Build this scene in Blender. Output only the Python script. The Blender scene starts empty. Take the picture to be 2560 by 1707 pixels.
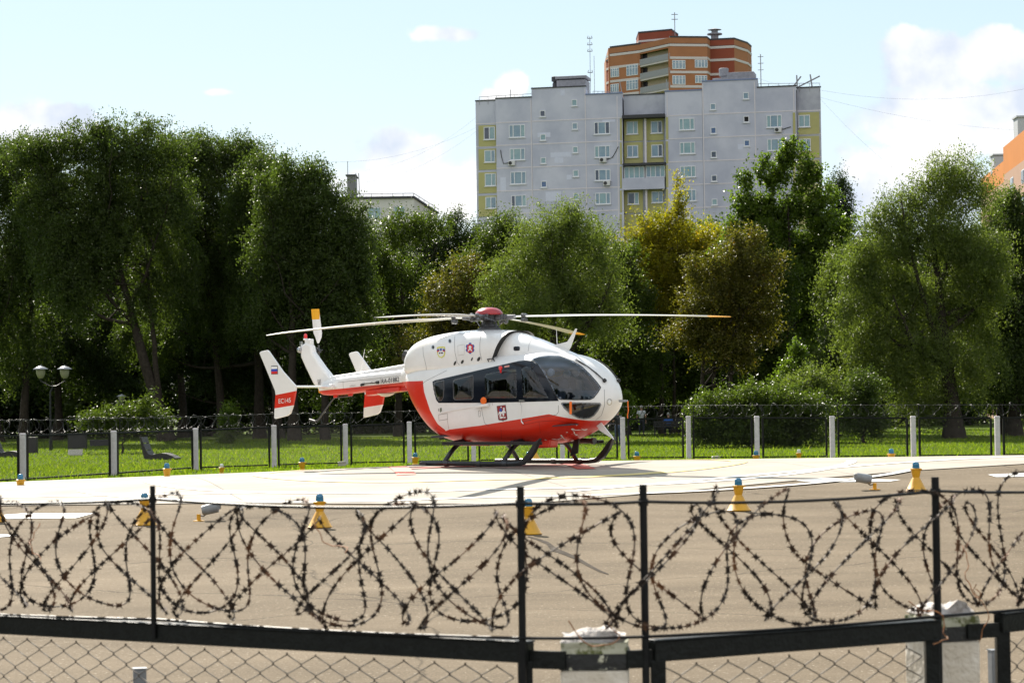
import bpy, bmesh, math, random
import numpy as np
from mathutils import Vector, Matrix
from mathutils.bvhtree import BVHTree
from mathutils.geometry import delaunay_2d_cdt

random.seed(7)
S = bpy.context.scene
COL = S.collection
R = math.radians

# ------------------------------------------------------------------ camera
F = 6044.0; CZ = 1.7; ROLL = R(0.8); PITCH = math.atan((1041 - 853.5) / F)
cam_d = bpy.data.cameras.new('camera'); cam = bpy.data.objects.new('camera', cam_d); COL.objects.link(cam)
cam_d.sensor_width = 36.0; cam_d.lens = F / 2560 * 36.0
cam_d.clip_start = 0.1; cam_d.clip_end = 5000
_r0 = Vector((1, 0, 0)); _u0 = Vector((0, -math.sin(PITCH), math.cos(PITCH))); _f = Vector((0, math.cos(PITCH), math.sin(PITCH)))
_r = _r0 * math.cos(ROLL) - _u0 * math.sin(ROLL); _u = _r0 * math.sin(ROLL) + _u0 * math.cos(ROLL)
M = Matrix((( _r.x, _u.x, -_f.x, 0), (_r.y, _u.y, -_f.y, 0), (_r.z, _u.z, -_f.z, CZ), (0, 0, 0, 1)))
cam.matrix_world = M
cam_d.dof.use_dof = True; cam_d.dof.focus_distance = 51.0; cam_d.dof.aperture_fstop = 9.0
S.camera = cam
# ------------------------------------------------------------------ sun, sky, exposure
SUN_EL = R(39); SUN_AZ = R(-22)          # azimuth measured from +Y towards +X
to_sun = Vector((math.sin(SUN_AZ) * math.cos(SUN_EL), math.cos(SUN_AZ) * math.cos(SUN_EL), math.sin(SUN_EL)))
sd = bpy.data.lights.new('sun', 'SUN'); sd.energy = 4.2; sd.angle = R(0.5); sd.color = (1.0, 0.93, 0.82)
sun = bpy.data.objects.new('sun', sd); COL.objects.link(sun)
sun.rotation_euler = to_sun.to_track_quat('Z', 'Y').to_euler()
W = bpy.data.worlds.new('World'); S.world = W; W.use_nodes = True
S.view_settings.view_transform = 'Standard'; S.view_settings.look = 'None'
S.view_settings.exposure = 1.35; S.view_settings.gamma = 1.0


def build_world():
    nt = W.node_tree; nt.nodes.clear(); N = nt.nodes.new; L = nt.links.new
    out = N('ShaderNodeOutputWorld'); bg = N('ShaderNodeBackground'); bg.inputs['Strength'].default_value = 0.075
    sky = N('ShaderNodeTexSky'); sky.sky_type = 'NISHITA'; sky.sun_disc = False
    sky.sun_elevation = SUN_EL; sky.sun_rotation = SUN_AZ
    sky.air_density = 1.0; sky.dust_density = 0.6; sky.ozone_density = 1.6
    tc = N('ShaderNodeTexCoord'); sep = N('ShaderNodeSeparateXYZ'); L(tc.outputs['Generated'], sep.inputs[0])

    def mth(op, a, b=None, c=None, clamp=False):
        n = N('ShaderNodeMath'); n.operation = op; n.use_clamp = clamp
        for i, v in enumerate((a, b, c)):
            if v is None: continue
            if isinstance(v, (int, float)): n.inputs[i].default_value = v
            else: L(v, n.inputs[i])
        return n.outputs[0]
    y = mth('MAXIMUM', sep.outputs[1], 0.02)
    u = mth('DIVIDE', sep.outputs[0], y); v = mth('DIVIDE', sep.outputs[2], y)
    comb = N('ShaderNodeCombineXYZ'); L(u, comb.inputs[0]); L(v, comb.inputs[1])
    nz = N('ShaderNodeTexNoise'); nz.inputs['Scale'].default_value = 34; nz.inputs['Detail'].default_value = 9; nz.inputs['Roughness'].default_value = 0.58
    L(comb.outputs[0], nz.inputs['Vector'])
    nn = mth('SUBTRACT', nz.outputs[0], 0.5)
    total = None
    # (photo x, photo y, half width, half height, strength) of the cloud banks, as directions
    for (px, py, rx, ry, st) in [(90, 330, 200, 75, 1.1), (10, 300, 120, 60, .9), (180, 300, 90, 50, .8), (1010, 390, 130, 85, 1.0), (1120, 470, 190, 90, 1.1), (900, 470, 140, 70, .8),
                                 (1290, 210, 46, 40, 1.0), (1250, 240, 60, 22, .8), (1130, 82, 130, 22, .8), (560, 228, 50, 11, .75),
                                 (2350, 160, 140, 95, 1.5), (2290, 110, 65, 50, 1.2), (2520, 130, 120, 80, 1.4), (2380, 310, 240, 120, 1.5), (2300, 440, 210, 120, 1.4), (2550, 330, 160, 130, 1.1), (2180, 520, 120, 90, 1.0)]:
        u0 = (px - 1280) / F; v0 = (1041 - py + (px - 1280) * -0.014) / F
        a = mth('DIVIDE', mth('SUBTRACT', u, u0), rx / F); b = mth('DIVIDE', mth('SUBTRACT', v, v0), ry / F)
        d = mth('SQRT', mth('ADD', mth('MULTIPLY', a, a), mth('MULTIPLY', b, b)))
        m = mth('MULTIPLY', mth('SUBTRACT', 1.15, d), st)
        total = m if total is None else mth('SMOOTH_MAX' if False else 'MAXIMUM', total, m)
    t = mth('ADD', total, mth('MULTIPLY', nn, 2.6))
    mr = N('ShaderNodeMapRange'); mr.interpolation_type = 'SMOOTHSTEP'; mr.inputs['From Min'].default_value = 0.12; mr.inputs['From Max'].default_value = 0.62
    L(t, mr.inputs['Value'])
    front = mth('GREATER_THAN', sep.outputs[1], 0.3)
    mask = mth('MULTIPLY', mth('MULTIPLY', mr.outputs[0], front), 0.98)
    # grey modelling inside the clouds
    nz2 = N('ShaderNodeTexNoise'); nz2.inputs['Scale'].default_value = 22; nz2.inputs['Detail'].default_value = 5
    mp = N('ShaderNodeMapping'); mp.inputs['Location'].default_value = (3.3, 1.7, 0); L(comb.outputs[0], mp.inputs[0]); L(mp.outputs[0], nz2.inputs['Vector'])
    mr2 = N('ShaderNodeMapRange'); mr2.inputs['From Min'].default_value = 0.40; mr2.inputs['From Max'].default_value = 0.62; L(nz2.outputs[0], mr2.inputs['Value'])
    ccol = N('ShaderNodeMixRGB'); ccol.inputs[1].default_value = (4.0, 4.4, 5.1, 1); ccol.inputs[2].default_value = (6.6, 6.5, 6.3, 1); L(mr2.outputs[0], ccol.inputs[0])
    # thin white veil over the blue
    veil = N('ShaderNodeMixRGB'); vc = N('ShaderNodeMixRGB'); vc.inputs[1].default_value = (3.45, 4.35, 4.85, 1); vc.inputs[2].default_value = (4.5, 4.9, 5.05, 1); vg = N('ShaderNodeMapRange'); vg.inputs['From Min'].default_value = .17; vg.inputs['From Max'].default_value = .03; L(v, vg.inputs['Value']); L(vg.outputs[0], vc.inputs[0]); L(vc.outputs[0], veil.inputs[2])
    mv = N('ShaderNodeMapRange'); mv.inputs['From Min'].default_value = 0.2; mv.inputs['From Max'].default_value = -0.02; mv.inputs['To Min'].default_value = 0.8; mv.inputs['To Max'].default_value = 0.86
    L(v, mv.inputs['Value']); L(mv.outputs[0], veil.inputs[0]); L(sky.outputs[0], veil.inputs[1])
    mix = N('ShaderNodeMixRGB'); L(mask, mix.inputs[0]); L(veil.outputs[0], mix.inputs[1]); L(ccol.outputs[0], mix.inputs[2])
    back = N('ShaderNodeMapRange'); back.inputs['From Min'].default_value = .1; back.inputs['From Max'].default_value = -.25; L(sep.outputs[1], back.inputs['Value'])  # unseen white cloud added behind the camera, neutral fill for near faces
    nz3 = N('ShaderNodeTexNoise'); nz3.inputs['Scale'].default_value = 2.6; nz3.inputs['Detail'].default_value = 7; L(tc.outputs['Generated'], nz3.inputs['Vector'])
    mr3 = N('ShaderNodeMapRange'); mr3.inputs['From Min'].default_value = .36; mr3.inputs['From Max'].default_value = .56; L(nz3.outputs[0], mr3.inputs['Value'])
    mix2 = N('ShaderNodeMixRGB'); mix2.inputs[2].default_value = (6.9, 6.85, 7.0, 1); L(mth('MULTIPLY', mth('MULTIPLY', back.outputs[0], mr3.outputs[0]), .9), mix2.inputs[0]); L(mix.outputs[0], mix2.inputs[1]); mix = mix2
    L(mix.outputs[0], bg.inputs['Color']); L(bg.outputs[0], out.inputs['Surface'])


build_world()


# ------------------------------------------------------------------ pixel -> direction helpers (photo is 2560 x 1707)
def ray(px, py):
    u = (px - 1280) / F; v = (853.5 - py) / F
    a = u * math.cos(ROLL) + v * math.sin(ROLL); b = -u * math.sin(ROLL) + v * math.cos(ROLL)
    c, s = math.cos(PITCH), math.sin(PITCH)
    return Vector((a, c - b * s, s + b * c))


def proj(p):
    x, y, z = p[0], p[1], p[2] - CZ
    c, s = math.cos(PITCH), math.sin(PITCH)
    dep = y * c + z * s; b = (-y * s + z * c) / dep; a = x / dep
    return 1280 + (a * math.cos(ROLL) - b * math.sin(ROLL)) * F, 853.5 - (a * math.sin(ROLL) + b * math.cos(ROLL)) * F


def at(px, py, Y):
    d = ray(px, py); t = Y / d.y
    return Vector((d.x * t, Y, CZ + d.z * t))


def on_plane(px, py, P, n):
    d = ray(px, py); o = Vector((0, 0, CZ)); t = (P - o).dot(n) / d.dot(n)
    return o + d * t


_pd = np.array([-60, 0, 20, 30, 37, 42, 47, 50.5, 52.5, 55.5, 58, 61, 65, 75, 91, 97, 121, 143, 165, 400, 3000.])
_pz = np.array([-.55, -.55, -.5, -.37, -.12, .14, .40, .59, .62, .62, .58, .45, .24, .06, 0, .02, .22, .47, .6, .6, .6])


def _tilt(x, y):
    xx = np.minimum(x, 0) * .025; xx = np.maximum(xx, -.4)
    w = np.clip((y - 22) / 14, 0, 1) * np.clip((84 - y) / 22, 0, 1)
    near = np.exp(-((x + .5) ** 2 / 9 + (y - 52.8) ** 2 / 9))
    return xx * w * (1 - near) * np.clip((-x) / 2, 0, 1)


_fd = np.arange(-60, 3000, .5); _fz = np.interp(_fd, _pd, _pz)
_k = np.exp(-np.arange(-6, 7) ** 2 / 8.); _k /= _k.sum(); _fzs = np.convolve(np.pad(_fz, 6, mode='edge'), _k, mode='valid')


def gz(x, y):
    x = np.asarray(x, float); y = np.asarray(y, float)
    return np.interp(y, _fd, _fzs) + _tilt(x, y)


def ground_hit(px, py, dmin=12, dmax=200):
    d = ray(px, py); Y = dmin
    while Y < dmax:
        t = Y / d.y; p = (d.x * t, Y, CZ + d.z * t)
        if p[2] <= float(gz(p[0], Y)): return Vector(p)
        Y += .05
    return Vector((d.x * dmax, dmax, float(gz(d.x * dmax, dmax))))


# ------------------------------------------------------------------ materials
MATS = {}


def mat(name, col, rough=.6, metal=0., spec=.5, var=.0, scale=4., bump=0., bscale=40., coat=0., col2=None, thr=None, emis=None):
    if name in MATS: return MATS[name]
    m = bpy.data.materials.new(name); m.use_nodes = True; nt = m.node_tree; b = nt.nodes['Principled BSDF']
    b.inputs['Roughness'].default_value = rough; b.inputs['Metallic'].default_value = metal; b.inputs['Specular IOR Level'].default_value = spec
    if coat: b.inputs['Coat Weight'].default_value = coat; b.inputs['Coat Roughness'].default_value = .04
    tc = nt.nodes.new('ShaderNodeTexCoord')
    n = nt.nodes.new('ShaderNodeTexNoise'); n.inputs['Scale'].default_value = scale; n.inputs['Detail'].default_value = 6; n.inputs['Roughness'].default_value = .6
    nt.links.new(tc.outputs['Object'], n.inputs['Vector'])
    cr = nt.nodes.new('ShaderNodeValToRGB'); e = cr.color_ramp.elements
    c = Vector(col[:3])
    if col2 is not None:
        t0, t1 = thr or (.42, .6)
        e[0].position = t0; e[1].position = t1; e[0].color = (*c, 1); e[1].color = (*col2[:3], 1)
    else:
        v = var if var else .06
        e[0].position = .3; e[1].position = .7; e[0].color = (*(c * (1 - v)), 1); e[1].color = (*[min(1, x * (1 + v)) for x in c], 1)
    nt.links.new(n.outputs[0], cr.inputs[0]); nt.links.new(cr.outputs[0], b.inputs['Base Color'])
    if bump:
        n2 = nt.nodes.new('ShaderNodeTexNoise'); n2.inputs['Scale'].default_value = bscale; n2.inputs['Detail'].default_value = 4
        nt.links.new(tc.outputs['Object'], n2.inputs['Vector'])
        bp = nt.nodes.new('ShaderNodeBump'); bp.inputs['Strength'].default_value = bump; bp.inputs['Distance'].default_value = .02
        nt.links.new(n2.outputs[0], bp.inputs['Height']); nt.links.new(bp.outputs[0], b.inputs['Normal'])
    MATS[name] = m; return m


def leaf_mat(name, c1, c2, trans=.4, rough=.38, c3=None):
    m = bpy.data.materials.new(name); m.use_nodes = True; nt = m.node_tree; N = nt.nodes.new; L = nt.links.new
    b = nt.nodes['Principled BSDF']; out = nt.nodes['Material Output']
    at_ = N('ShaderNodeAttribute'); at_.attribute_name = 'tint'
    cr = N('ShaderNodeValToRGB'); e = cr.color_ramp.elements; e[0].color = (*c1, 1); e[1].color = (*c2, 1)
    if c3: el = cr.color_ramp.elements.new(.93); el.color = (*c2, 1); e[-1].color = (*c3, 1); 
    L(at_.outputs['Fac'], cr.inputs[0]); L(cr.outputs[0], b.inputs['Base Color'])
    b.inputs['Roughness'].default_value = rough + .1; b.inputs['Specular IOR Level'].default_value = .22
    tr = N('ShaderNodeBsdfTranslucent'); mc = N('ShaderNodeMixRGB'); mc.blend_type = 'MULTIPLY'; mc.inputs[0].default_value = 1
    mc.inputs[2].default_value = (2.3, 2.5, 1.0, 1); L(cr.outputs[0], mc.inputs[1]); L(mc.outputs[0], tr.inputs[0])
    mx = N('ShaderNodeMixShader'); mx.inputs[0].default_value = trans; L(b.outputs[0], mx.inputs[1]); L(tr.outputs[0], mx.inputs[2])
    L(mx.outputs[0], out.inputs['Surface']); return m


def glass_mat(name, tint=(.35, .38, .42), refl_boost=1.0, rough=.0, base_refl=.0):
    m = bpy.data.materials.new(name); m.use_nodes = True; nt = m.node_tree; N = nt.nodes.new; L = nt.links.new
    nt.nodes.remove(nt.nodes['Principled BSDF']); out = nt.nodes['Material Output']
    t = N('ShaderNodeBsdfTransparent'); t.inputs[0].default_value = (*tint, 1)
    g = N('ShaderNodeBsdfGlossy'); g.inputs['Roughness'].default_value = rough; g.inputs[0].default_value = (1, 1, 1, 1)
    fr = N('ShaderNodeFresnel'); fr.inputs[0].default_value = 1.52
    ma = N('ShaderNodeMath'); ma.operation = 'MULTIPLY_ADD'; ma.inputs[1].default_value = refl_boost; ma.inputs[2].default_value = base_refl; ma.use_clamp = True
    L(fr.outputs[0], ma.inputs[0])
    mx = N('ShaderNodeMixShader'); L(ma.outputs[0], mx.inputs[0]); L(t.outputs[0], mx.inputs[1]); L(g.outputs[0], mx.inputs[2]); L(mx.outputs[0], out.inputs['Surface'])
    return m


# ------------------------------------------------------------------ mesh builder
class MB:
    def __init__(s): s.v = []; s.f = []; s.mi = []

    def add(s, vs, fs, mi=0):
        o = len(s.v); s.v += [tuple(v) for v in vs]; s.f += [tuple(i + o for i in f) for f in fs]; s.mi += [mi] * len(fs); return s

    def box(s, c, d, rz=0, mi=0, rot=None):
        hx, hy, hz = d[0] / 2, d[1] / 2, d[2] / 2
        m = rot if rot is not None else Matrix.Rotation(rz, 3, 'Z')
        vs = [Vector(c) + m @ Vector((x, y, z)) for x in (-hx, hx) for y in (-hy, hy) for z in (-hz, hz)]
        return s.add(vs, [(0, 1, 3, 2), (4, 6, 7, 5), (0, 4, 5, 1), (2, 3, 7, 6), (0, 2, 6, 4), (1, 5, 7, 3)], mi)

    def bar(s, a, b, w, t, up=(0, 0, 1), mi=0):
        a = Vector(a); b = Vector(b); d = (b - a); L = d.length; d.normalize()
        u = Vector(up); sd_ = d.cross(u)
        if sd_.length < 1e-4: sd_ = d.cross(Vector((1, 0, 0)))
        sd_.normalize(); u = sd_.cross(d)
        m = Matrix((d, sd_, u)).transposed()
        return s.box((a + b) / 2, (L, w, t), rot=m, mi=mi)

    def tube(s, pts, r, n=8, cap=True, mi=0, sc=None):
        pts = [Vector(p) for p in pts]; k = len(pts)
        rs = r if isinstance(r, (list, tuple)) else [r] * k
        vs = []; prev = None
        for i, p in enumerate(pts):
            d = (pts[min(i + 1, k - 1)] - pts[max(i - 1, 0)])
            if d.length < 1e-9: d = Vector((0, 0, 1))
            d.normalize()
            if prev is None:
                a = d.cross(Vector((0, 0, 1)));
                if a.length < .05: a = d.cross(Vector((1, 0, 0)))
            else:
                a = prev - d * prev.dot(d)
                if a.length < 1e-6: a = d.orthogonal()
            a.normalize(); prev = a; b = d.cross(a)
            for j in range(n):
                t = 2 * math.pi * j / n
                vs.append(p + (a * math.cos(t) + b * math.sin(t)) * rs[i])
        fs = [(i * n + j, i * n + (j + 1) % n, (i + 1) * n + (j + 1) % n, (i + 1) * n + j) for i in range(k - 1) for j in range(n)]
        if cap: fs += [tuple(range(n))[::-1], tuple((k - 1) * n + j for j in range(n))]
        return s.add(vs, fs, mi)

    def lathe(s, prof, c=(0, 0, 0), n=20, axis=None, mi=0):
        m = Matrix.Identity(3) if axis is None else Vector(axis).to_track_quat('Z', 'Y').to_matrix()
        vs = []
        for (r, z) in prof:
            for j in range(n):
                t = 2 * math.pi * j / n; vs.append(Vector(c) + m @ Vector((r * math.cos(t), r * math.sin(t), z)))
        k = len(prof)
        fs = [(i * n + j, i * n + (j + 1) % n, (i + 1) * n + (j + 1) % n, (i + 1) * n + j) for i in range(k - 1) for j in range(n)]
        fs += [tuple(range(n))[::-1], tuple((k - 1) * n + j for j in range(n))]
        return s.add(vs, fs, mi)

    def prism(s, pts, f0, f1, mi=0):
        """pts 2-D; f0/f1 map (a,b)->3-D for the two faces"""
        n = len(pts); vs = [f0(*p) for p in pts] + [f1(*p) for p in pts]
        fs = [tuple(range(n))[::-1], tuple(range(n, 2 * n))] + [(i, (i + 1) % n, n + (i + 1) % n, n + i) for i in range(n)]
        return s.add(vs, fs, mi)

    def build(s, name, m=None, parent=None, smooth=False, angle=None, bevel=0):
        me = bpy.data.meshes.new(name); me.from_pydata(s.v, [], s.f); me.update()
        bm = bmesh.new(); bm.from_mesh(me); bmesh.ops.recalc_face_normals(bm, faces=bm.faces); bm.to_mesh(me); bm.free()
        ms = m if isinstance(m, (list, tuple)) else [m]
        for x in ms: me.materials.append(x)
        if len(ms) > 1: me.polygons.foreach_set('material_index', s.mi)
        o = bpy.data.objects.new(name, me); COL.objects.link(o)
        if parent: o.parent = parent
        if smooth:
            me.polygons.foreach_set('use_smooth', [True] * len(me.polygons))
            try: me.set_sharp_from_angle(angle=angle or R(40))
            except Exception: pass
        if bevel:
            b = o.modifiers.new('bevel', 'BEVEL'); b.width = bevel; b.segments = 2; b.limit_method = 'ANGLE'
        return o


def tag(o, label=None, cat=None, group=None, kind=None):
    if label: o['label'] = label
    if cat: o['category'] = cat
    if group: o['group'] = group
    if kind: o['kind'] = kind
    return o


def empty(name, loc=(0, 0, 0), rz=0, label=None, cat=None, group=None):
    o = bpy.data.objects.new(name, None); COL.objects.link(o); o.location = loc; o.rotation_euler = (0, 0, rz); o.empty_display_size = .2
    return tag(o, label, cat, group)


def copy_tree(o, parent=None):
    c = o.copy(); COL.objects.link(c); c.parent = parent
    for ch in [x for x in bpy.data.objects if x.parent == o]: copy_tree(ch, c)
    return c


def np_mesh(name, V, Fc, m, parent=None, tint=None, smooth=False):
    """V (n,3), Fc (k,4) or (k,3)"""
    me = bpy.data.meshes.new(name); k = Fc.shape[1]
    me.vertices.add(len(V)); me.vertices.foreach_set('co', V.astype(np.float32).ravel())
    me.loops.add(Fc.size); me.loops.foreach_set('vertex_index', Fc.astype(np.int32).ravel())
    me.polygons.add(len(Fc)); me.polygons.foreach_set('loop_start', np.arange(0, Fc.size, k, dtype=np.int32))
    if tint is not None:
        a = me.attributes.new('tint', 'FLOAT', 'FACE'); a.data.foreach_set('value', tint.astype(np.float32))
    me.update(calc_edges=True); me.materials.append(m)
    if smooth: me.polygons.foreach_set('use_smooth', [True] * len(Fc))
    o = bpy.data.objects.new(name, me); COL.objects.link(o)
    if parent: o.parent = parent
    return o


# ================================================================== GROUND
def inside(poly, x, y):
    r = False; n = len(poly); j = n - 1
    for i in range(n):
        xi, yi = poly[i]; xj, yj = poly[j]
        if (yi > y) != (yj > y) and x < (xj - xi) * (y - yi) / (yj - yi) + xi: r = not r
        j = i
    return r


def densify(poly, step, closed=True):
    o = []; n = len(poly)
    for i in range(n if closed else n - 1):
        a = Vector(poly[i]); b = Vector(poly[(i + 1) % n]); k = max(1, int((b - a).length / step))
        for q in range(k): o.append(a.lerp(b, q / k))
    if not closed: o.append(Vector(poly[-1]))
    return [tuple(p) for p in o]


def cdt(poly, holes=(), step=.5, edge=None, jitter=0):
    edge = edge or step
    loops = [densify(poly, edge)] + [densify(h, edge) for h in holes]
    pts = []; ed = []
    for lp in loops:
        b = len(pts); n = len(lp); pts += lp; ed += [(b + i, b + (i + 1) % n) for i in range(n)]
    xs = [p[0] for p in poly]; ys = [p[1] for p in poly]
    gx = np.arange(min(xs) + step / 2, max(xs), step); gy = np.arange(min(ys) + step / 2, max(ys), step)
    for x in gx:
        for y in gy:
            if inside(poly, x, y) and not any(inside(h, x, y) for h in holes): pts.append((float(x), float(y)))
    v, e, f, *_ = delaunay_2d_cdt([Vector(p) for p in pts], ed, [], 0, 1e-5)
    fo = []
    for t in f:
        cx = sum(v[i][0] for i in t) / len(t); cy = sum(v[i][1] for i in t) / len(t)
        if inside(poly, cx, cy) and not any(inside(h, cx, cy) for h in holes): fo.append(tuple(t))
    return [(p[0], p[1]) for p in v], fo


def sheet(name, poly, off, m, kind='structure', step=1.0, edge=.5, parent=None, holes=()):
    v, f = cdt(poly, holes, step, edge)
    z = gz([p[0] for p in v], [p[1] for p in v])
    mb = MB(); mb.add([(p[0], p[1], float(q) + off) for p, q in zip(v, z)], f)
    o = mb.build(name, m, parent, smooth=True); return tag(o, kind=kind) if kind else o


def ground_mats():
    g = mat('grass_ground', (.045, .070, .007), rough=.95, spec=.05, bump=.6, bscale=30, scale=1.3, col2=(.075, .11, .010), thr=(.35, .65))
    # tan apron: aggregate grain, sparkle painted as pale specks + long cracks + stains
    m = bpy.data.materials.new('tan_asphalt'); m.use_nodes = True; nt = m.node_tree; N = nt.nodes.new; L = nt.links.new; b = nt.nodes['Principled BSDF']
    tc = N('ShaderNodeTexCoord')
    n1 = N('ShaderNodeTexNoise'); n1.inputs['Scale'].default_value = .35; n1.inputs['Detail'].default_value = 8; n1.inputs['Roughness'].default_value = .62
    mp = N('ShaderNodeMapping'); mp.inputs['Scale'].default_value = (.5, 1.2, 1); L(tc.outputs['Object'], mp.inputs[0]); L(mp.outputs[0], n1.inputs['Vector'])
    cr = N('ShaderNodeValToRGB'); e = cr.color_ramp.elements; e[0].position = .34; e[1].position = .68; e[0].color = (.128, .101, .070, 1); e[1].color = (.178, .141, .099, 1)
    L(n1.outputs[0], cr.inputs[0])
    n2 = N('ShaderNodeTexNoise'); n2.inputs['Scale'].default_value = 55; n2.inputs['Detail'].default_value = 3; L(tc.outputs['Object'], n2.inputs['Vector'])
    sp = N('ShaderNodeMapRange'); sp.inputs['From Min'].default_value = .3; sp.inputs['From Max'].default_value = .75; sp.inputs['To Min'].default_value = .72; sp.inputs['To Max'].default_value = 1.35; L(n2.outputs[0], sp.inputs['Value'])
    mu = N('ShaderNodeMixRGB'); mu.blend_type = 'MULTIPLY'; mu.inputs[0].default_value = 1; L(cr.outputs[0], mu.inputs[1]); L(sp.outputs[0], mu.inputs[2])
    vo = N('ShaderNodeTexVoronoi'); vo.feature = 'DISTANCE_TO_EDGE'; vo.inputs['Scale'].default_value = .11; 
    nd = N('ShaderNodeTexNoise'); nd.inputs['Scale'].default_value = .5; nd.inputs['Detail'].default_value = 6; L(tc.outputs['Object'], nd.inputs['Vector'])
    ma = N('ShaderNodeMixRGB'); ma.blend_type = 'ADD'; ma.inputs[0].default_value = 1.2; L(tc.outputs['Object'], ma.inputs[1]); L(nd.outputs['Color'], ma.inputs[2]); L(ma.outputs[0], vo.inputs['Vector'])
    ck = N('ShaderNodeMapRange'); ck.inputs['From Min'].default_value = 0; ck.inputs['From Max'].default_value = .0035; ck.inputs['To Min'].default_value = .55; ck.inputs['To Max'].default_value = 1; L(vo.outputs[0], ck.inputs['Value'])
    mu2 = N('ShaderNodeMixRGB'); mu2.blend_type = 'MULTIPLY'; mu2.inputs[0].default_value = 1; L(mu.outputs[0], mu2.inputs[1]); L(ck.outputs[0], mu2.inputs[2])
    ns = N('ShaderNodeTexNoise'); ns.inputs['Scale'].default_value = 26; ns.inputs['Detail'].default_value = 2; L(tc.outputs['Object'], ns.inputs['Vector'])
    ss_ = N('ShaderNodeMapRange'); ss_.inputs['From Min'].default_value = .66; ss_.inputs['From Max'].default_value = .72; L(ns.outputs[0], ss_.inputs['Value'])
    m4 = N('ShaderNodeMixRGB'); m4.inputs[2].default_value = (.36, .31, .24, 1); L(ss_.outputs[0], m4.inputs[0]); L(mu2.outputs[0], m4.inputs[1])
    nst = N('ShaderNodeTexNoise'); nst.inputs['Scale'].default_value = 1.1; nst.inputs['Detail'].default_value = 7; nst.inputs['Roughness'].default_value = .7; mps = N('ShaderNodeMapping'); mps.inputs['Scale'].default_value = (.45, .8, 1); mps.inputs['Rotation'].default_value = (0, 0, .12); L(tc.outputs['Object'], mps.inputs[0]); L(mps.outputs[0], nst.inputs['Vector'])
    st = N('ShaderNodeMapRange'); st.inputs['From Min'].default_value = .32; st.inputs['From Max'].default_value = .66; st.inputs['To Min'].default_value = .86; st.inputs['To Max'].default_value = 1.10; L(nst.outputs[0], st.inputs['Value'])
    m5 = N('ShaderNodeMixRGB'); m5.blend_type = 'MULTIPLY'; m5.inputs[0].default_value = 1; L(m4.outputs[0], m5.inputs[1]); L(st.outputs[0], m5.inputs[2])
    L(m5.outputs[0], b.inputs['Base Color']); b.inputs['Roughness'].default_value = .9; b.inputs['Specular IOR Level'].default_value = .06
    bp = N('ShaderNodeBump'); bp.inputs['Strength'].default_value = .7; bp.inputs['Distance'].default_value = .012; L(n2.outputs[0], bp.inputs['Height']); L(bp.outputs[0], b.inputs['Normal'])
    a = m
    # pale concrete slabs with joints
    m = bpy.data.materials.new('pale_concrete'); m.use_nodes = True; nt = m.node_tree; N = nt.nodes.new; L = nt.links.new; b = nt.nodes['Principled BSDF']
    tc = N('ShaderNodeTexCoord'); br = N('ShaderNodeTexBrick'); br.offset = 0; br.inputs['Scale'].default_value = 1; br.inputs['Mortar Size'].default_value = .018; br.inputs['Brick Width'].default_value = 6; br.inputs['Row Height'].default_value = 3
    br.inputs['Color1'].default_value = (.40, .355, .30, 1); br.inputs['Color2'].default_value = (.37, .33, .28, 1); br.inputs['Mortar'].default_value = (.2, .18, .16, 1)
    mp = N('ShaderNodeMapping'); mp.inputs['Rotation'].default_value = (0, 0, R(-14)); L(tc.outputs['Object'], mp.inputs[0]); L(mp.outputs[0], br.inputs['Vector'])
    n1 = N('ShaderNodeTexNoise'); n1.inputs['Scale'].default_value = .6; n1.inputs['Detail'].default_value = 8; L(tc.outputs['Object'], n1.inputs['Vector'])
    mr = N('ShaderNodeMapRange'); mr.inputs['From Min'].default_value = .3; mr.inputs['From Max'].default_value = .7; mr.inputs['To Min'].default_value = .74; mr.inputs['To Max'].default_value = 1.06; L(n1.outputs[0], mr.inputs['Value'])
    mu = N('ShaderNodeMixRGB'); mu.blend_type = 'MULTIPLY'; mu.inputs[0].default_value = 1; L(br.outputs[0], mu.inputs[1]); L(mr.outputs[0], mu.inputs[2]); L(mu.outputs[0], b.inputs['Base Color'])
    b.inputs['Roughness'].default_value = .8; b.inputs['Specular IOR Level'].default_value = .12
    return g, a, m


MG, MA, MP = ground_mats()
M_LINE = mat('white_marking', (.72, .70, .66), .6, var=.1, scale=3)
M_YEL = mat('yellow_marking', (.60, .47, .16), .6, var=.2, scale=2)
M_REDL = mat('red_marking', (.5, .09, .05), .6)


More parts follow.
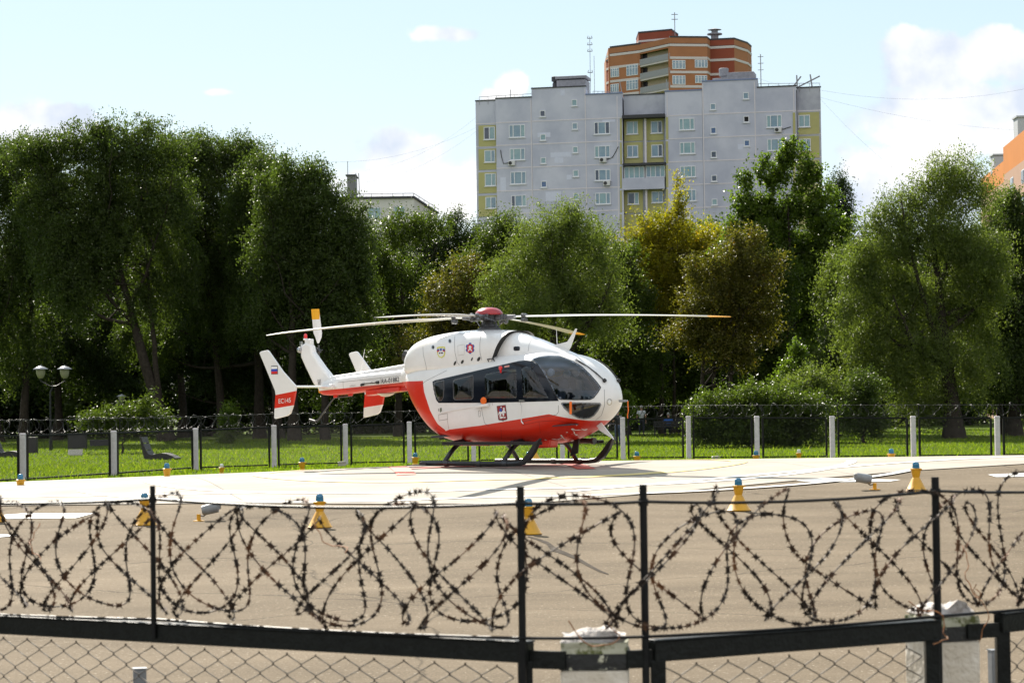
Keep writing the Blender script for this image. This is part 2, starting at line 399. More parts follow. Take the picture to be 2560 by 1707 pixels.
def build_ground():
    xs = np.concatenate([np.linspace(-1500, -60, 14), np.arange(-50, 50.1, 1.0), np.linspace(60, 1500, 14)])
    ys = np.concatenate([np.linspace(-300, -20, 6), np.arange(-10, 175, 1.0), np.linspace(190, 2500, 16)])
    X, Y = np.meshgrid(xs, ys); Z = gz(X, Y)
    V = np.stack([X, Y, Z], -1).reshape(-1, 3); nx = len(xs); ny = len(ys)
    i = np.arange(nx - 1)[None, :] + np.arange(ny - 1)[:, None] * nx; i = i.ravel()
    o = np_mesh('grass_ground', V, np.stack([i, i + 1, i + nx + 1, i + nx], 1), MG, smooth=True); tag(o, kind='structure')
    near = [ground_hit(*p, dmin=25) for p in [(0, 1268), (500, 1262), (900, 1263), (1290, 1266), (1500, 1248), (1725, 1230), (2032, 1201), (2266, 1181), (2560, 1163)]]
    nb = [(p.x, p.y) for p in near]
    nb = [(-19, nb[0][1] + 1.0)] + nb + [(17, nb[-1][1] + 4)]
    pad = nb + [(17, 59.5), (8, 61.0), (0, 61.2), (-8, 60.6), (-13, 58.4), (-19, 56.0)]
    apron = [(-24, 9.9), (24, 12.5), (24, 58), (17.5, 58.5), (10, 58), (-10, 58), (-18.5, 54), (-24, 52)]
    apron = [(-24, 12.8), (-2, 10.4), (0.1, 8.9), (1.7, 9.8), (6, 13), (24, 16), (24, 57), (-10, 57), (-24, 52)]
    sheet('apron', apron, .02, MA, step=.8, edge=.8)
    sheet('bounce_pavement', [(-24, -14), (24, -14), (24, 15.9), (6, 12.9), (1.7, 9.7), (.1, 8.8), (-2, 10.3), (-24, 12.7)], .016, mat('grey_bounce_paving', (.13, .125, .115), .9, spec=.1, var=.25, scale=3, bump=.3), step=1.2, edge=1.0)  # unseen paving added before the fence for neutral bounce light
    sheet('helipad', pad, .035, MP, step=.6, edge=.5)
    # markings on the pad and the apron
    def stripe(name, pts, w, m, off=.045):
        pts = [Vector(p) for p in densify(pts, .4, False)]; mb = MB(); vs = []; n = len(pts)
        for i, p in enumerate(pts):
            d = (pts[min(i + 1, n - 1)] - pts[max(i - 1, 0)]).normalized(); s_ = Vector((-d.y, d.x)) * w / 2
            for q in (p + s_, p - s_): vs.append((q.x, q.y, float(gz(q.x, q.y)) + off))
        mb.add(vs, [(2 * i, 2 * i + 1, 2 * i + 3, 2 * i + 2) for i in range(n - 1)])
        return tag(mb.build(name, m), kind='structure')
    c = Vector((-.3, 52.8))
    ring = lambda r, a0=0, a1=360: [(c.x + r * math.cos(R(a)), c.y + r * math.sin(R(a))) for a in np.arange(a0, a1 + .1, 3)]
    stripe('touchdown_circle', ring(5.2), .35, M_YEL)
    stripe('pad_ring', ring(7.6, 185, 358), .22, M_LINE)
    stripe('pad_ring', ring(9.3, 205, 335), .20, M_LINE)
    stripe('pad_line', [(-14, 49), (-4, 46.5)], .2, M_LINE)
    stripe('pad_line', [(1.0, 44.5), (13, 55)], .22, M_LINE)
    # H
    stripe('touchdown_letter', [(-2.2, 49.6), (-2.6, 53.6)], .4, M_REDL, .046); stripe('touchdown_letter', [(1.5, 50.0), (1.1, 54.2)], .4, M_REDL, .046); stripe('touchdown_letter', [(-2.2, 51.6), (1.1, 52.0)], .4, M_REDL, .05)
    for quad in ([(10, 1291), (60, 1287), (235, 1287), (190, 1299), (15, 1301)], [(1990, 1205), (2030, 1198), (2252, 1203), (2225, 1207), (2040, 1209)], [(2470, 1190), (2560, 1186), (2640, 1184), (2640, 1194), (2490, 1196)],
                 [(-40, 1342), (15, 1340), (45, 1343), (0, 1347), (-40, 1349)]):
        pg = [ground_hit(*p, dmin=25) for p in quad]
        sheet('dash_marking', [(p.x, p.y) for p in pg], .032, M_LINE, step=.4, edge=.3)
    # patched crack behind the middle light
    crk = [(1320, 1345), (1345, 1352), (1370, 1362), (1385, 1378), (1410, 1386), (1440, 1400), (1470, 1417), (1500, 1432), (1520, 1440)]
    mb = MB(); vs = []
    rr = random.Random(3)
    for i, p in enumerate(crk):
        w = (1.5, 3, 5, 6, 5, 5, 4, 3, 1)[i]
        for sgn in (-1, 1):
            g = ground_hit(p[0] + sgn * w * .8 + rr.uniform(-2, 2), p[1] - sgn * w * .55, dmin=20); vs.append((g.x, g.y, float(gz(g.x, g.y)) + .026))
    mb.add(vs, [(2 * i, 2 * i + 1, 2 * i + 3, 2 * i + 2) for i in range(len(crk) - 1)])
    tag(mb.build('crack_repair', mat('crack_filler', (.06, .05, .04), .95, spec=.05, var=.5, scale=9)), kind='structure')
    # gravel path on the far left of the lawn
    sheet('path', [(-40, 118), (-24.5, 119), (-23.5, 120), (-24.5, 121), (-40, 120.5)], .03, mat('path_gravel', (.34, .29, .22), .9, var=.2), step=1)


build_ground()


# ================================================================== HELICOPTER
HA = R(42); HX, HY, HZ = -.49, 52.5, .625 + .035
HM = Matrix.Translation((HX, HY, HZ)) @ Matrix.Rotation(-HA, 4, 'Z'); HMI = HM.inverted()
c1 = lambda x, y: (640 + x * .2934, 740 + y * .2934)      # enlarged views of the photograph used for measuring
c2 = lambda x, y: (1000 + x * .28063, 760 + y * .28063)


def hray(px, py):
    o = HMI @ Vector((0, 0, CZ)); d = (HMI.to_3x3() @ ray(px, py)).normalized(); return o, d


def hp(px, py, Y):          # point of the heli's own frame seen at this place of the photo, on the plane y=Y
    o, d = hray(px, py); t = (Y - o.y) / d.y; return o + d * t


def hproj(p): return proj(HM @ Vector(p))


def pchip(xk, yk, x):
    xk = np.array(xk, float); yk = np.array(yk, float); h = np.diff(xk); dl = np.diff(yk) / h; d = np.zeros(len(xk))
    for i in range(1, len(xk) - 1):
        if dl[i - 1] * dl[i] > 0:
            w1 = 2 * h[i] + h[i - 1]; w2 = h[i] + 2 * h[i - 1]; d[i] = (w1 + w2) / (w1 / dl[i - 1] + w2 / dl[i])
    d[0] = dl[0]; d[-1] = dl[-1]
    x = np.clip(x, xk[0], xk[-1]); i = np.clip(np.searchsorted(xk, x) - 1, 0, len(h) - 1)
    t = (x - xk[i]) / h[i]; a = yk[i]; b = yk[i + 1]
    return a * (2 * t**3 - 3 * t**2 + 1) + h[i] * d[i] * (t**3 - 2 * t**2 + t) + b * (-2 * t**3 + 3 * t**2) + h[i] * d[i + 1] * (t**3 - t**2)


def loft(X, w, zb, zt, zc, nt_, nb_, nth=96, ends=True):
    """closed superellipse loft along X; arrays per station"""
    th = np.linspace(0, 2 * np.pi, nth, endpoint=False); c = np.cos(th); s = np.sin(th); vs = []
    for i in range(len(X)):
        n = np.where(s >= 0, nt_[i], nb_[i])
        y = w[i] * np.sign(c) * np.abs(c) ** (2 / n)
        hh = np.where(s >= 0, zt[i] - zc[i], zc[i] - zb[i]); z = zc[i] + hh * np.sign(s) * np.abs(s) ** (2 / n)
        vs += [(X[i], y[j], z[j]) for j in range(nth)]
    k = len(X); fs = [(i * nth + j, i * nth + (j + 1) % nth, (i + 1) * nth + (j + 1) % nth, (i + 1) * nth + j) for i in range(k - 1) for j in range(nth)]
    if ends: fs += [tuple(range(nth))[::-1], tuple((k - 1) * nth + j for j in range(nth))]
    return vs, fs


def curve_node(nt, pts, x0, x1, y0, y1, src):
    """piecewise-linear y(x) through a Float Curve node"""
    N = nt.nodes.new; L = nt.links.new
    mr = N('ShaderNodeMapRange'); mr.inputs['From Min'].default_value = x0; mr.inputs['From Max'].default_value = x1; L(src, mr.inputs['Value'])
    fc = N('ShaderNodeFloatCurve'); cv = fc.mapping.curves[0]
    P = [((a - x0) / (x1 - x0), (b - y0) / (y1 - y0)) for a, b in pts]
    cv.points[0].location = P[0]; cv.points[1].location = P[-1]
    for p in P[1:-1]: cv.points.new(*p)
    for p in cv.points: p.handle_type = 'VECTOR'
    fc.mapping.update(); L(mr.outputs[0], fc.inputs['Value'])
    ma = N('ShaderNodeMath'); ma.operation = 'MULTIPLY_ADD'; ma.inputs[1].default_value = y1 - y0; ma.inputs[2].default_value = y0; L(fc.outputs[0], ma.inputs[0])
    return ma.outputs[0]


WHITE = (.785, .775, .765); REDP = (.62, .024, .008)


def paint_mat(name, build_mask):
    m = bpy.data.materials.new(name); m.use_nodes = True; nt = m.node_tree; N = nt.nodes.new; L = nt.links.new; b = nt.nodes['Principled BSDF']
    tc = N('ShaderNodeTexCoord'); sep = N('ShaderNodeSeparateXYZ'); L(tc.outputs['Object'], sep.inputs[0])
    def mth(op, a, b_=None):
        n = N('ShaderNodeMath'); n.operation = op
        for i, v in enumerate((a, b_)):
            if v is None: continue
            if isinstance(v, (int, float)): n.inputs[i].default_value = v
            else: L(v, n.inputs[i])
        return n.outputs[0]
    nz = N('ShaderNodeTexNoise'); nz.inputs['Scale'].default_value = 2.2; nz.inputs['Detail'].default_value = 8; nz.inputs['Roughness'].default_value = .65; L(tc.outputs['Object'], nz.inputs['Vector'])
    mr = N('ShaderNodeMapRange'); mr.inputs['From Min'].default_value = .35; mr.inputs['From Max'].default_value = .75; mr.inputs['To Min'].default_value = 1.0; mr.inputs['To Max'].default_value = .9; L(nz.outputs[0], mr.inputs['Value'])
    mask = build_mask(nt, sep, mth)
    mx = N('ShaderNodeMixRGB'); mx.inputs[1].default_value = (*WHITE, 1); mx.inputs[2].default_value = (*REDP, 1)
    if isinstance(mask, (int, float)): mx.inputs[0].default_value = mask
    else: L(mask, mx.inputs[0])
    mu = N('ShaderNodeMixRGB'); mu.blend_type = 'MULTIPLY'; mu.inputs[0].default_value = 1; L(mx.outputs[0], mu.inputs[1]); L(mr.outputs[0], mu.inputs[2])
    geo = N('ShaderNodeNewGeometry'); m3 = N('ShaderNodeMixRGB'); m3.inputs[2].default_value = (.12, .12, .125, 1); L(geo.outputs['Backfacing'], m3.inputs[0]); L(mu.outputs[0], m3.inputs[1])
    L(m3.outputs[0], b.inputs['Base Color']); b.inputs['Roughness'].default_value = .28; b.inputs['Specular IOR Level'].default_value = .5
    b.inputs['Coat Weight'].default_value = .1; b.inputs['Coat Roughness'].default_value = .05; b.inputs['Specular IOR Level'].default_value = .3
    rr = N('ShaderNodeMapRange'); rr.inputs['To Min'].default_value = .2; rr.inputs['To Max'].default_value = .42; L(nz.outputs[0], rr.inputs['Value']); L(rr.outputs[0], b.inputs['Roughness'])
    return m


def body_mask(nt, sep, mth):
    x, z = sep.outputs[0], sep.outputs[2]
    zl = curve_node(nt, [(-2.4, .70), (-.62, .74), (-.45, .78), (.5, .86), (1.5, .97), (2.0, 1.03), (2.40, 1.08), (2.7, 1.01), (3.1, .93), (3.5, .93), (3.9, .93)], -2.5, 4.0, 0., 2., x)
    xl = curve_node(nt, [(.3, -.45), (.78, -.60), (.9, -.78), (1.2, -1.0), (1.6, -1.2), (1.86, -1.27), (2.4, -1.3)], .2, 2.5, -2., 0., z)
    lowm = mth('LESS_THAN', z, zl)
    bk = mth('MULTIPLY', mth('LESS_THAN', x, xl), mth('LESS_THAN', z, 1.845))
    return mth('MAXIMUM', lowm, bk)


def boom_mask(nt, sep, mth):
    x, z = sep.outputs[0], sep.outputs[2]
    return mth('LESS_THAN', z, mth('ADD', mth('MULTIPLY', x, .052), 1.965))


def patch(name, pts, bvh, off, m, parent, cc=c2, holes=(), step=14, edge=8, mirror=False, bulge=0.):
    v, f = cdt(pts, holes, step, edge); P = []
    for (x, y) in v:
        o, d = hray(*cc(x, y)); h, n, i, t = bvh.ray_cast(o, d)
        if h is None:
            h, n, i, t = bvh.find_nearest(o + d * 51.5)
        if n.dot(d) > 0: n = -n
        ob = 0
        if bulge:
            q = Vector((x, y)); dm = 1e9
            for a_ in range(len(pts)):
                A_, B_ = Vector(pts[a_]), Vector(pts[(a_ + 1) % len(pts)]); t_ = max(0, min(1, (q - A_).dot(B_ - A_) / (B_ - A_).length_squared)); dm = min(dm, (q - A_ - (B_ - A_) * t_).length)
            ob = bulge * math.sqrt(min(1, dm / 75))
        P.append(h + n * (off + ob))
    if mirror: P = [Vector((p.x, -p.y, p.z)) for p in P]
    mb = MB(); mb.add(P, f)
    me_o = mb.build(name, m, parent, smooth=True)
    # make the faces look outwards
    me = me_o.data; s = sum(p.normal.y for p in me.polygons)
    if (s > 0) != mirror: me.flip_normals()
    return me_o


def strip(name, pts, w, bvh, off, m, parent, cc=c2, mirror=False, closed=False):
    pts = densify(pts, 10, closed)
    if closed: pts = pts + [pts[0]]
    P = []
    for (x, y) in pts:
        o, d = hray(*cc(x, y)); h, n, i, t = bvh.ray_cast(o, d)
        if h is None: continue
        if n.dot(d) > 0: n = -n
        P.append((h + n * off, n))
    vs = []
    for i, (p, n) in enumerate(P):
        d = (P[min(i + 1, len(P) - 1)][0] - P[max(i - 1, 0)][0]).normalized(); s_ = d.cross(n).normalized() * w / 2
        vs += [p + s_, p - s_]
    if mirror: vs = [Vector((p.x, -p.y, p.z)) for p in vs]
    mb = MB(); mb.add(vs, [(2 * i, 2 * i + 1, 2 * i + 3, 2 * i + 2) for i in range(len(P) - 1)])
    return mb.build(name, m, parent)


def text_mesh(txt, size):
    cu = bpy.data.curves.new('t', 'FONT'); cu.body = txt; cu.size = size; cu.align_x = 'CENTER'; cu.align_y = 'CENTER'
    ob = bpy.data.objects.new('t', cu); COL.objects.link(ob); dg = bpy.context.evaluated_depsgraph_get(); dg.update()
    me = bpy.data.meshes.new_from_object(ob.evaluated_get(dg)); vs = [tuple(v.co) for v in me.vertices]; fs = [tuple(p.vertices) for p in me.polygons]
    bpy.data.objects.remove(ob); bpy.data.curves.remove(cu); bpy.data.meshes.remove(me); return vs, fs


def text_obj(name, txt, size, m, parent, org, xdir, ydir, off=.004, sx=1.0):
    vs, fs = text_mesh(txt, size); x = Vector(xdir).normalized(); y = Vector(ydir).normalized(); n = x.cross(y).normalized()
    mb = MB(); mb.add([Vector(org) + x * v[0] * sx + y * v[1] + n * off for v in vs], fs); return mb.build(name, m, parent)


BAND = [(290, 690), (310, 680), (480, 640), (720, 585), (960, 530), (1060, 508), (1120, 501), (1180, 511), (1224, 541), (1268, 606), (1328, 706), (1378, 798), (1416, 862), (1100, 872), (720, 879), (345, 880), (322, 850), (300, 760)]
W1 = [(304, 702), (330, 690), (392, 682), (393, 760), (387, 830), (370, 858), (347, 858), (326, 820), (308, 750)]
W2 = [(476, 688), (490, 673), (648, 636), (653, 650), (652, 830), (640, 846), (492, 850), (480, 838)]
W3 = [(755, 645), (768, 620), (1024, 570), (1037, 580), (1043, 820), (1034, 838), (776, 838), (762, 826)]
W4 = [(1082, 584), (1098, 563), (1130, 557), (1168, 568), (1200, 606), (1250, 696), (1296, 785), (1322, 835), (1112, 838), (1095, 825)]
WS = [(1172, 506), (1190, 480), (1240, 466), (1320, 458), (1420, 460), (1470, 480), (1545, 510), (1620, 558), (1690, 625), (1750, 692), (1788, 742), (1760, 790), (1722, 836), (1690, 850), (1560, 852), (1430, 848), (1408, 838), (1382, 800), (1332, 708), (1272, 606), (1226, 538), (1200, 514)]
CHIN = [(1436, 884), (1455, 878), (1620, 878), (1780, 882), (1790, 895), (1765, 945), (1730, 990), (1690, 1014), (1640, 1022), (1590, 1014), (1520, 978), (1462, 925)]


def build_heli():
    root = empty('helicopter', (HX, HY, HZ), -HA, 'white and red ambulance helicopter parked on the pale concrete pad', 'helicopter')
    blk = mat('gloss_black', (.004, .006, .012), .16, spec=.4); dark = mat('skid_black', (.012, .012, .014), .38, var=.3, scale=12); seam = mat('seam', (.05, .05, .055), .7)
    metal = mat('bare_metal', (.45, .45, .46), .32, metal=.9, var=.2, scale=20); gun = mat('dark_metal', (.07, .07, .075), .4, metal=.7, var=.3, scale=30)
    white = mat('white_paint', WHITE, .28, coat=.5, var=.04, scale=3); red = mat('red_paint', REDP, .28, coat=.5, var=.08, scale=3)
    orange = mat('orange_cover', (.85, .16, .01), .6); yel = mat('blade_yellow', (.80, .38, .01), .5)
    blade_m = mat('blade_paint', (.50, .49, .45), .35, var=.12, scale=2); rubber = mat('rubber', (.02, .02, .02), .6)
    M_body = paint_mat('body_paint', body_mask); M_boom = paint_mat('boom_paint', boom_mask)
    # --- main body
    X = np.concatenate([np.linspace(-2.15, 2.0, 110), 2.0 + 1.60 * np.sin(np.linspace(0.015, .5, 90) * np.pi)])
    X = np.unique(np.clip(X, None, 3.597))
    tn = np.clip((X - 2.2) / 1.4, 0, 1); bnn = np.clip((X - 1.8) / 1.8, 0, 1); wn = np.clip((X - 1.7) / 1.9, 0, 1)
    TIP = 1.37
    zt = np.where(X < 2.2, pchip([-2.15, -1.6, -1.2, -.6, .3, 1.2, 1.8, 2.2], [2.1, 2.2, 2.24, 2.30, 2.37, 2.40, 2.41, 2.35], X), TIP + (2.35 - TIP) * (1 - tn ** 1.75) ** (1 / 1.85))
    zb = np.where(X < 1.8, pchip([-2.15, -2.0, -1.8, -1.5, -1.2, -.9, -.5, 0, 1.0, 1.8], [1.62, 1.48, 1.24, .93, .70, .56, .48, .45, .45, .46], X), TIP - (TIP - .46) * (1 - bnn ** 1.65) ** (1 / 1.45))
    w = np.where(X < 1.7, pchip([-2.15, -2.0, -1.8, -1.5, -1.2, -.8, -.4, 1.7], [.42, .55, .66, .76, .82, .865, .875, .875], X), .875 * (1 - wn ** 2.3) ** (1 / 1.75))
    zc = pchip([-2.15, -1.5, -.8, 1.5, 2.5, 3.6], [1.9, 1.55, 1.25, 1.2, 1.27, TIP], X)
    n1 = pchip([-2.15, -1.2, 1.5, 2.4, 3.2, 3.6], [2.6, 3.3, 3.2, 2.8, 2.3, 2.0], X); n2 = pchip([-2.15, -1.2, 1.5, 2.4, 3.6], [2.6, 3.2, 3.3, 2.6, 2.0], X)
    vs, fs = loft(X, w, zb, zt, zc, n1, n2, 160)
    bvh = BVHTree.FromPolygons([Vector(v) for v in vs], fs)
    # remove skin under the glazed areas (both sides)
    def shrink(poly, k):
        out = []; n = len(poly); area = sum(poly[i][0] * poly[(i + 1) % n][1] - poly[(i + 1) % n][0] * poly[i][1] for i in range(n))
        sg = 1 if area > 0 else -1
        for i in range(n):
            a, b, c = Vector(poly[i - 1]), Vector(poly[i]), Vector(poly[(i + 1) % n]); d = ((b - a).normalized() + (c - b).normalized()).normalized()
            out.append(tuple(b + Vector((-d.y, d.x)) * k * sg))
        return out
    cut = [shrink(WS, 7), shrink(CHIN, 8), shrink(W1, -12), shrink(W2, -12), shrink(W3, -8), shrink(W4, -8)]
    keep = []
    for f in fs:
        if len(f) > 4: keep.append(f); continue
        c = sum((Vector(vs[i]) for i in f), Vector()) / 4
        if c.x > -1.2 and abs(c.y) > .02:
            px, py = hproj((c.x, -abs(c.y), c.z)); q = ((px - 1000) / .28063, (py - 760) / .28063)
            if any(inside(p, *q) for p in cut): continue
        keep.append(f)
    mb = MB(); mb.add(vs, keep); body = mb.build('fuselage', M_body, root, smooth=True, angle=R(60))
    # --- cowlings
    Xc = np.linspace(-2.12, .74, 60)
    cw = pchip([-2.12, -2.0, -1.6, -.8, 0, .74], [.50, .56, .64, .70, .70, .66], Xc); ct = pchip([-2.12, -2.05, -1.85, -1.25, -.6, 0, .74], [2.50, 2.60, 2.74, 2.87, 2.92, 2.93, 2.88], Xc)
    vs2, fs2 = loft(Xc, cw, np.full(60, 1.95), ct, np.full(60, 2.2), np.full(60, 3.0), np.full(60, 3.0), 96)
    for i in range(len(vs2)):                                   # slanted front lip of the air intake
        x, y, z = vs2[i]
        if x > .2: vs2[i] = (x + (z - 2.45) * .42 * (x - .2) / .54, y, z)
    bvc = BVHTree.FromPolygons([Vector(v) for v in vs2], fs2)
    mb = MB(); mb.add(vs2, fs2[:-1]); mb.build('engine_cowling', white, root, smooth=True, angle=R(50))
    mb = MB(); inner = [(x - .05, y * .96, 2.2 + (z - 2.2) * .96) for (x, y, z) in vs2[-96:]]; mb.add(inner, [tuple(range(96))]); mb.build('intake_shade', rubber, root)  # black sheet stands in for the shade inside the air intake
    Xf = np.concatenate([np.linspace(.3, 2.2, 44), 2.2 + .42 * np.sin(np.linspace(.05, .49, 12) * np.pi)])
    k = len(Xf); q = np.clip((Xf - 2.2) / .42, 0, 1)
    fw = np.where(Xf < 2.2, pchip([.3, .8, 1.2, 1.7, 2.2], [.47, .49, .50, .44, .30], Xf), .30 * np.sqrt(np.maximum(1 - q ** 2, .0004)))
    ft = pchip([.3, .8, 1.1, 1.5, 1.9, 2.2, 2.62], [2.90, 2.86, 2.78, 2.66, 2.52, 2.42, 2.27], Xf)
    vs3, fs3 = loft(Xf, fw, np.full(k, 2.0), ft, np.full(k, 2.12), np.full(k, 2.5), np.full(k, 2.5), 72)
    bvf = BVHTree.FromPolygons([Vector(v) for v in vs3], fs3)
    mb = MB(); mb.add(vs3, fs3); mb.build('forward_cowling', white, root, smooth=True, angle=R(50))
    # exhaust pipes and rear bulkhead
    for s_ in (-1, 1):
        mb = MB(); mb.lathe([(.10, 0), (.125, 0), (.125, .22), (.11, .22), (.11, .02)], (-2.06, .27 * s_, 2.38), 20, axis=(-1, .25 * s_, .25)); mb.build('exhaust_pipe', gun, root, smooth=True)
    # --- tail boom
    Xb = np.linspace(-5.35, -1.7, 50)
    bw = pchip([-5.35, -5.25, -4.8, -3, -1.7], [.04, .12, .17, .22, .30], Xb); bt = pchip([-5.35, -4.9, -2.5, -1.7], [1.86, 1.965, 2.13, 2.20], Xb)
    bb = pchip([-5.35, -5.2, -4.9, -2.5, -1.7], [1.68, 1.60, 1.585, 1.735, 1.72], Xb)
    vb, fb = loft(Xb, bw, bb, bt, (bt + bb) / 2, np.full(50, 3.2), np.full(50, 3.0), 48)
    bvb = BVHTree.FromPolygons([Vector(v) for v in vb], fb)
    mb = MB(); mb.add(vb, fb); mb.build('tail_boom', M_boom, root, smooth=True, angle=R(60))
    mb = MB()                                                     # drive shaft cover on top of the boom
    vsd = []; secs = [(-4.92, 1.94, 2.03), (-3.6, 2.03, 2.14), (-2.4, 2.12, 2.26), (-2.05, 2.14, 2.34)]
    for (x, z0, z1) in secs: vsd += [(x, -.11, z0), (x, -.085, z1 - .02), (x, -.05, z1), (x, .05, z1), (x, .085, z1 - .02), (x, .11, z0)]
    mb.add(vsd, [(i * 6 + j, i * 6 + j + 1, (i + 1) * 6 + j + 1, (i + 1) * 6 + j) for i in range(3) for j in range(5)] + [(0, 1, 2, 3, 4, 5), tuple(18 + j for j in range(6))]); mb.build('drive_shaft_cover', white, root, smooth=True, angle=R(30))
    # connecting neck between body and boom
    mb = MB(); mb.tube([(-1.9, 0, 1.98), (-2.15, 0, 1.97), (-2.38, 0, 1.95), (-2.5, 0, 1.94)], [.40, .37, .30, .24], 32); mb.build('boom_collar', M_body, root, smooth=True)
    # --- fin
    def foil(pts, y0, th0, th1, zlo, zhi, name, m, parent=root, bev=.02):
        mb = MB(); th = lambda z: th0 + (th1 - th0) * (z - zlo) / (zhi - zlo)
        mb.prism(pts, lambda x, z: (x, y0 - th(z) / 2, z), lambda x, z: (x, y0 + th(z) / 2, z)); return mb.build(name, m, parent, bevel=bev)
    fin = foil([(-4.80, 1.97), (-4.95, 2.03), (-5.20, 2.26), (-5.52, 2.60), (-5.56, 2.76), (-5.74, 2.84), (-5.93, 2.76), (-5.92, 2.50), (-5.72, 2.2), (-5.48, 1.86), (-5.30, 1.72), (-5.0, 1.75)], 0, .22, .15, 1.8, 2.9, 'tail_fin', white, bev=.05)
    mb = MB(); mb.box((-5.70, 0, 2.82), (.2, .12, .18)); mb.lathe([(.05, 0), (.055, .03), (.05, .05)], (-5.82, 0, 2.88), 14); mb.build('fin_tip_housing', white, root, bevel=.02)
    mb = MB(); mb.lathe([(.038, 0), (.04, .05), (.034, .09), (.015, .11)], (-5.82, 0, 2.93), 14)
    rg = mat('red_lens', (.75, .01, .01), .15, coat=.8); mb.build('beacon_lamp', rg, root, smooth=True)
    mb = MB(); mb.lathe([(.0, -.02), (.06, .0), (.075, .05), (.06, .11), (.0, .13)], (-5.93, -.02, 2.66), 14, axis=(0, -1, 0)); mb.box((-5.97, 0, 2.78), (.05, .06, .16)); mb.build('gearbox', metal, root, smooth=True)
    # tail rotor
    tr = MB(); tr.tube([(-5.77, .02, 2.64), (-5.77, .42, 2.64)], .03, 10); tr.tube([(-5.77, .30, 2.64), (-5.77, .36, 2.64)], .07, 12); tr.tube([(-5.77, .37, 2.5), (-5.77, .37, 2.78)], .022, 8)
    tr.tube([(-5.62, .30, 2.6), (-5.82, .32, 2.72)], .012, 6); tr.tube([(-5.60, .33, 2.66), (-5.86, .33, 2.58)], .012, 6); tr.build('tail_rotor_hub', gun, root, smooth=True)
    for sg in (1, -1):
        lean = -.115
        mb = MB(); pts = []
        for (r_, a, b) in [(.18, -.025, .025), (.32, -.06, .11), (.42, -.10, .13), (.98, -.10, .11)]:
            pts.append((r_, a, b))
        vv = []
        for (r_, a, b) in pts:
            for (x_, y_) in ((a, 0), ((a + b) / 2, .012), (b, 0), ((a + b) / 2, -.012)):
                cx = -5.77 + lean * r_ * sg + x_; vv.append((cx, .37 + y_ + (x_ * .25), 2.64 + r_ * sg))
        mb.add(vv, [(i * 4 + j, i * 4 + (j + 1) % 4, (i + 1) * 4 + (j + 1) % 4, (i + 1) * 4 + j) for i in range(3) for j in range(4)] + [(0, 1, 2, 3), (12, 13, 14, 15)], 0)
        for fi, f in enumerate(mb.f): pass
        bl = mb.build('tail_rotor_blade', white, root)
        t = MB(); vv2 = []
        for r_ in (.74, .985):
            for (x_, y_) in ((-.104, 0), (0.005, .017), (.114, 0), (.005, -.017)):
                vv2.append((-5.77 + lean * r_ * sg + x_, .37 + y_ + x_ * .25, 2.64 + r_ * sg))
        t.add(vv2, [(0, 1, 5, 4), (1, 2, 6, 5), (2, 3, 7, 6), (3, 0, 4, 7), (0, 1, 2, 3), (4, 5, 6, 7)]); t.build('blade_tip', yel, bl)
    # --- stabiliser and end plates
    mb = MB(); mb.prism([(-4.62, 0), (-4.66, .028), (-4.78, .035), (-5.0, .02), (-5.14, 0), (-5.0, -.015), (-4.78, -.02)], lambda x, z: (x, -1.4, 1.775 + z), lambda x, z: (x, 1.4, 1.775 + z)); mb.build('stabilizer', white, root)
    mb = MB()
    for s_ in (-1, 1): mb = MB(); mb.box((-4.72, .3 * s_ + .0, 1.79), (.26, .1, .1)); mb.build('stabilizer_bracket', white, root, bevel=.02)
    up = [(-5.83, 2.565), (-5.79, 2.60), (-5.56, 2.625), (-5.52, 2.60), (-4.62, 1.78), (-4.64, 1.69), (-5.28, 1.60), (-5.30, 1.69)]
    for s_ in (-1, 1):
        def th(z): return .022 if z > 2.0 else .028
        o = empty_part = None
        mb = MB(); mb.prism([(-5.83, 2.57), (-5.79, 2.605), (-5.56, 2.63), (-5.515, 2.60), (-5.05, 2.13), (-4.62, 1.79), (-4.64, 1.68), (-5.30, 1.60), (-5.32, 1.70)], lambda x, z: (x, 1.42 * s_ - .025, z), lambda x, z: (x, 1.42 * s_ + .025, z)); pl = mb.build('end_plate', white, root, bevel=.012)
        mb = MB(); mb.prism([(-4.64, 1.68), (-5.30, 1.60), (-5.335, 1.30), (-4.735, 1.36)], lambda x, z: (x, 1.42 * s_ - .025, z), lambda x, z: (x, 1.42 * s_ + .025, z)); mb.build('red_band', red, pl)
        mb = MB(); mb.prism([(-4.735, 1.36), (-5.335, 1.30), (-5.35, 1.085), (-5.32, 1.065), (-4.93, 1.13), (-4.83, 1.18)], lambda x, z: (x, 1.42 * s_ - .025, z), lambda x, z: (x, 1.42 * s_ + .025, z)); mb.build('plate_foot', white, pl)
    f0 = hp(*c1(157, 630), -1.45)
    fl = MB(); b0 = [f0 + Vector((a, -.002, b)) for a, b in ((-.12, .085), (.12, .085), (.12, -.095), (-.12, -.095))]
    tri = [((1, 0, 0), (0, 0))]
    for nm, cc_, z1, z0 in (('flag_stripe', mat('flag_white', (.8, .8, .8), .5), .08, .025), ('flag_stripe', mat('flag_blue', (.01, .05, .42), .5), .025, -.03), ('flag_stripe', mat('flag_red', (.6, .01, .01), .5), -.03, -.085)):
        mb = MB(); mb.box(f0 + Vector((0.0, -.003, (z1 + z0) / 2)), (.20, .004, z1 - z0)); mb.build(nm, cc_, root)
    mb = MB(); mb.box(f0 + Vector((0, -.0, 0)), (.22, .004, .19)); mb.build('flag_border', blk, root)
    p = hp(*c1(245, 893), -1.45); text_obj('model_lettering', 'EC145', .15, white, root, p, (1, 0, .05), (0, 0, 1), .004, 1.05)
    p = hp(*c1(1155, 720), -.2); h_, n_, i_, t_ = bvb.find_nearest(p)
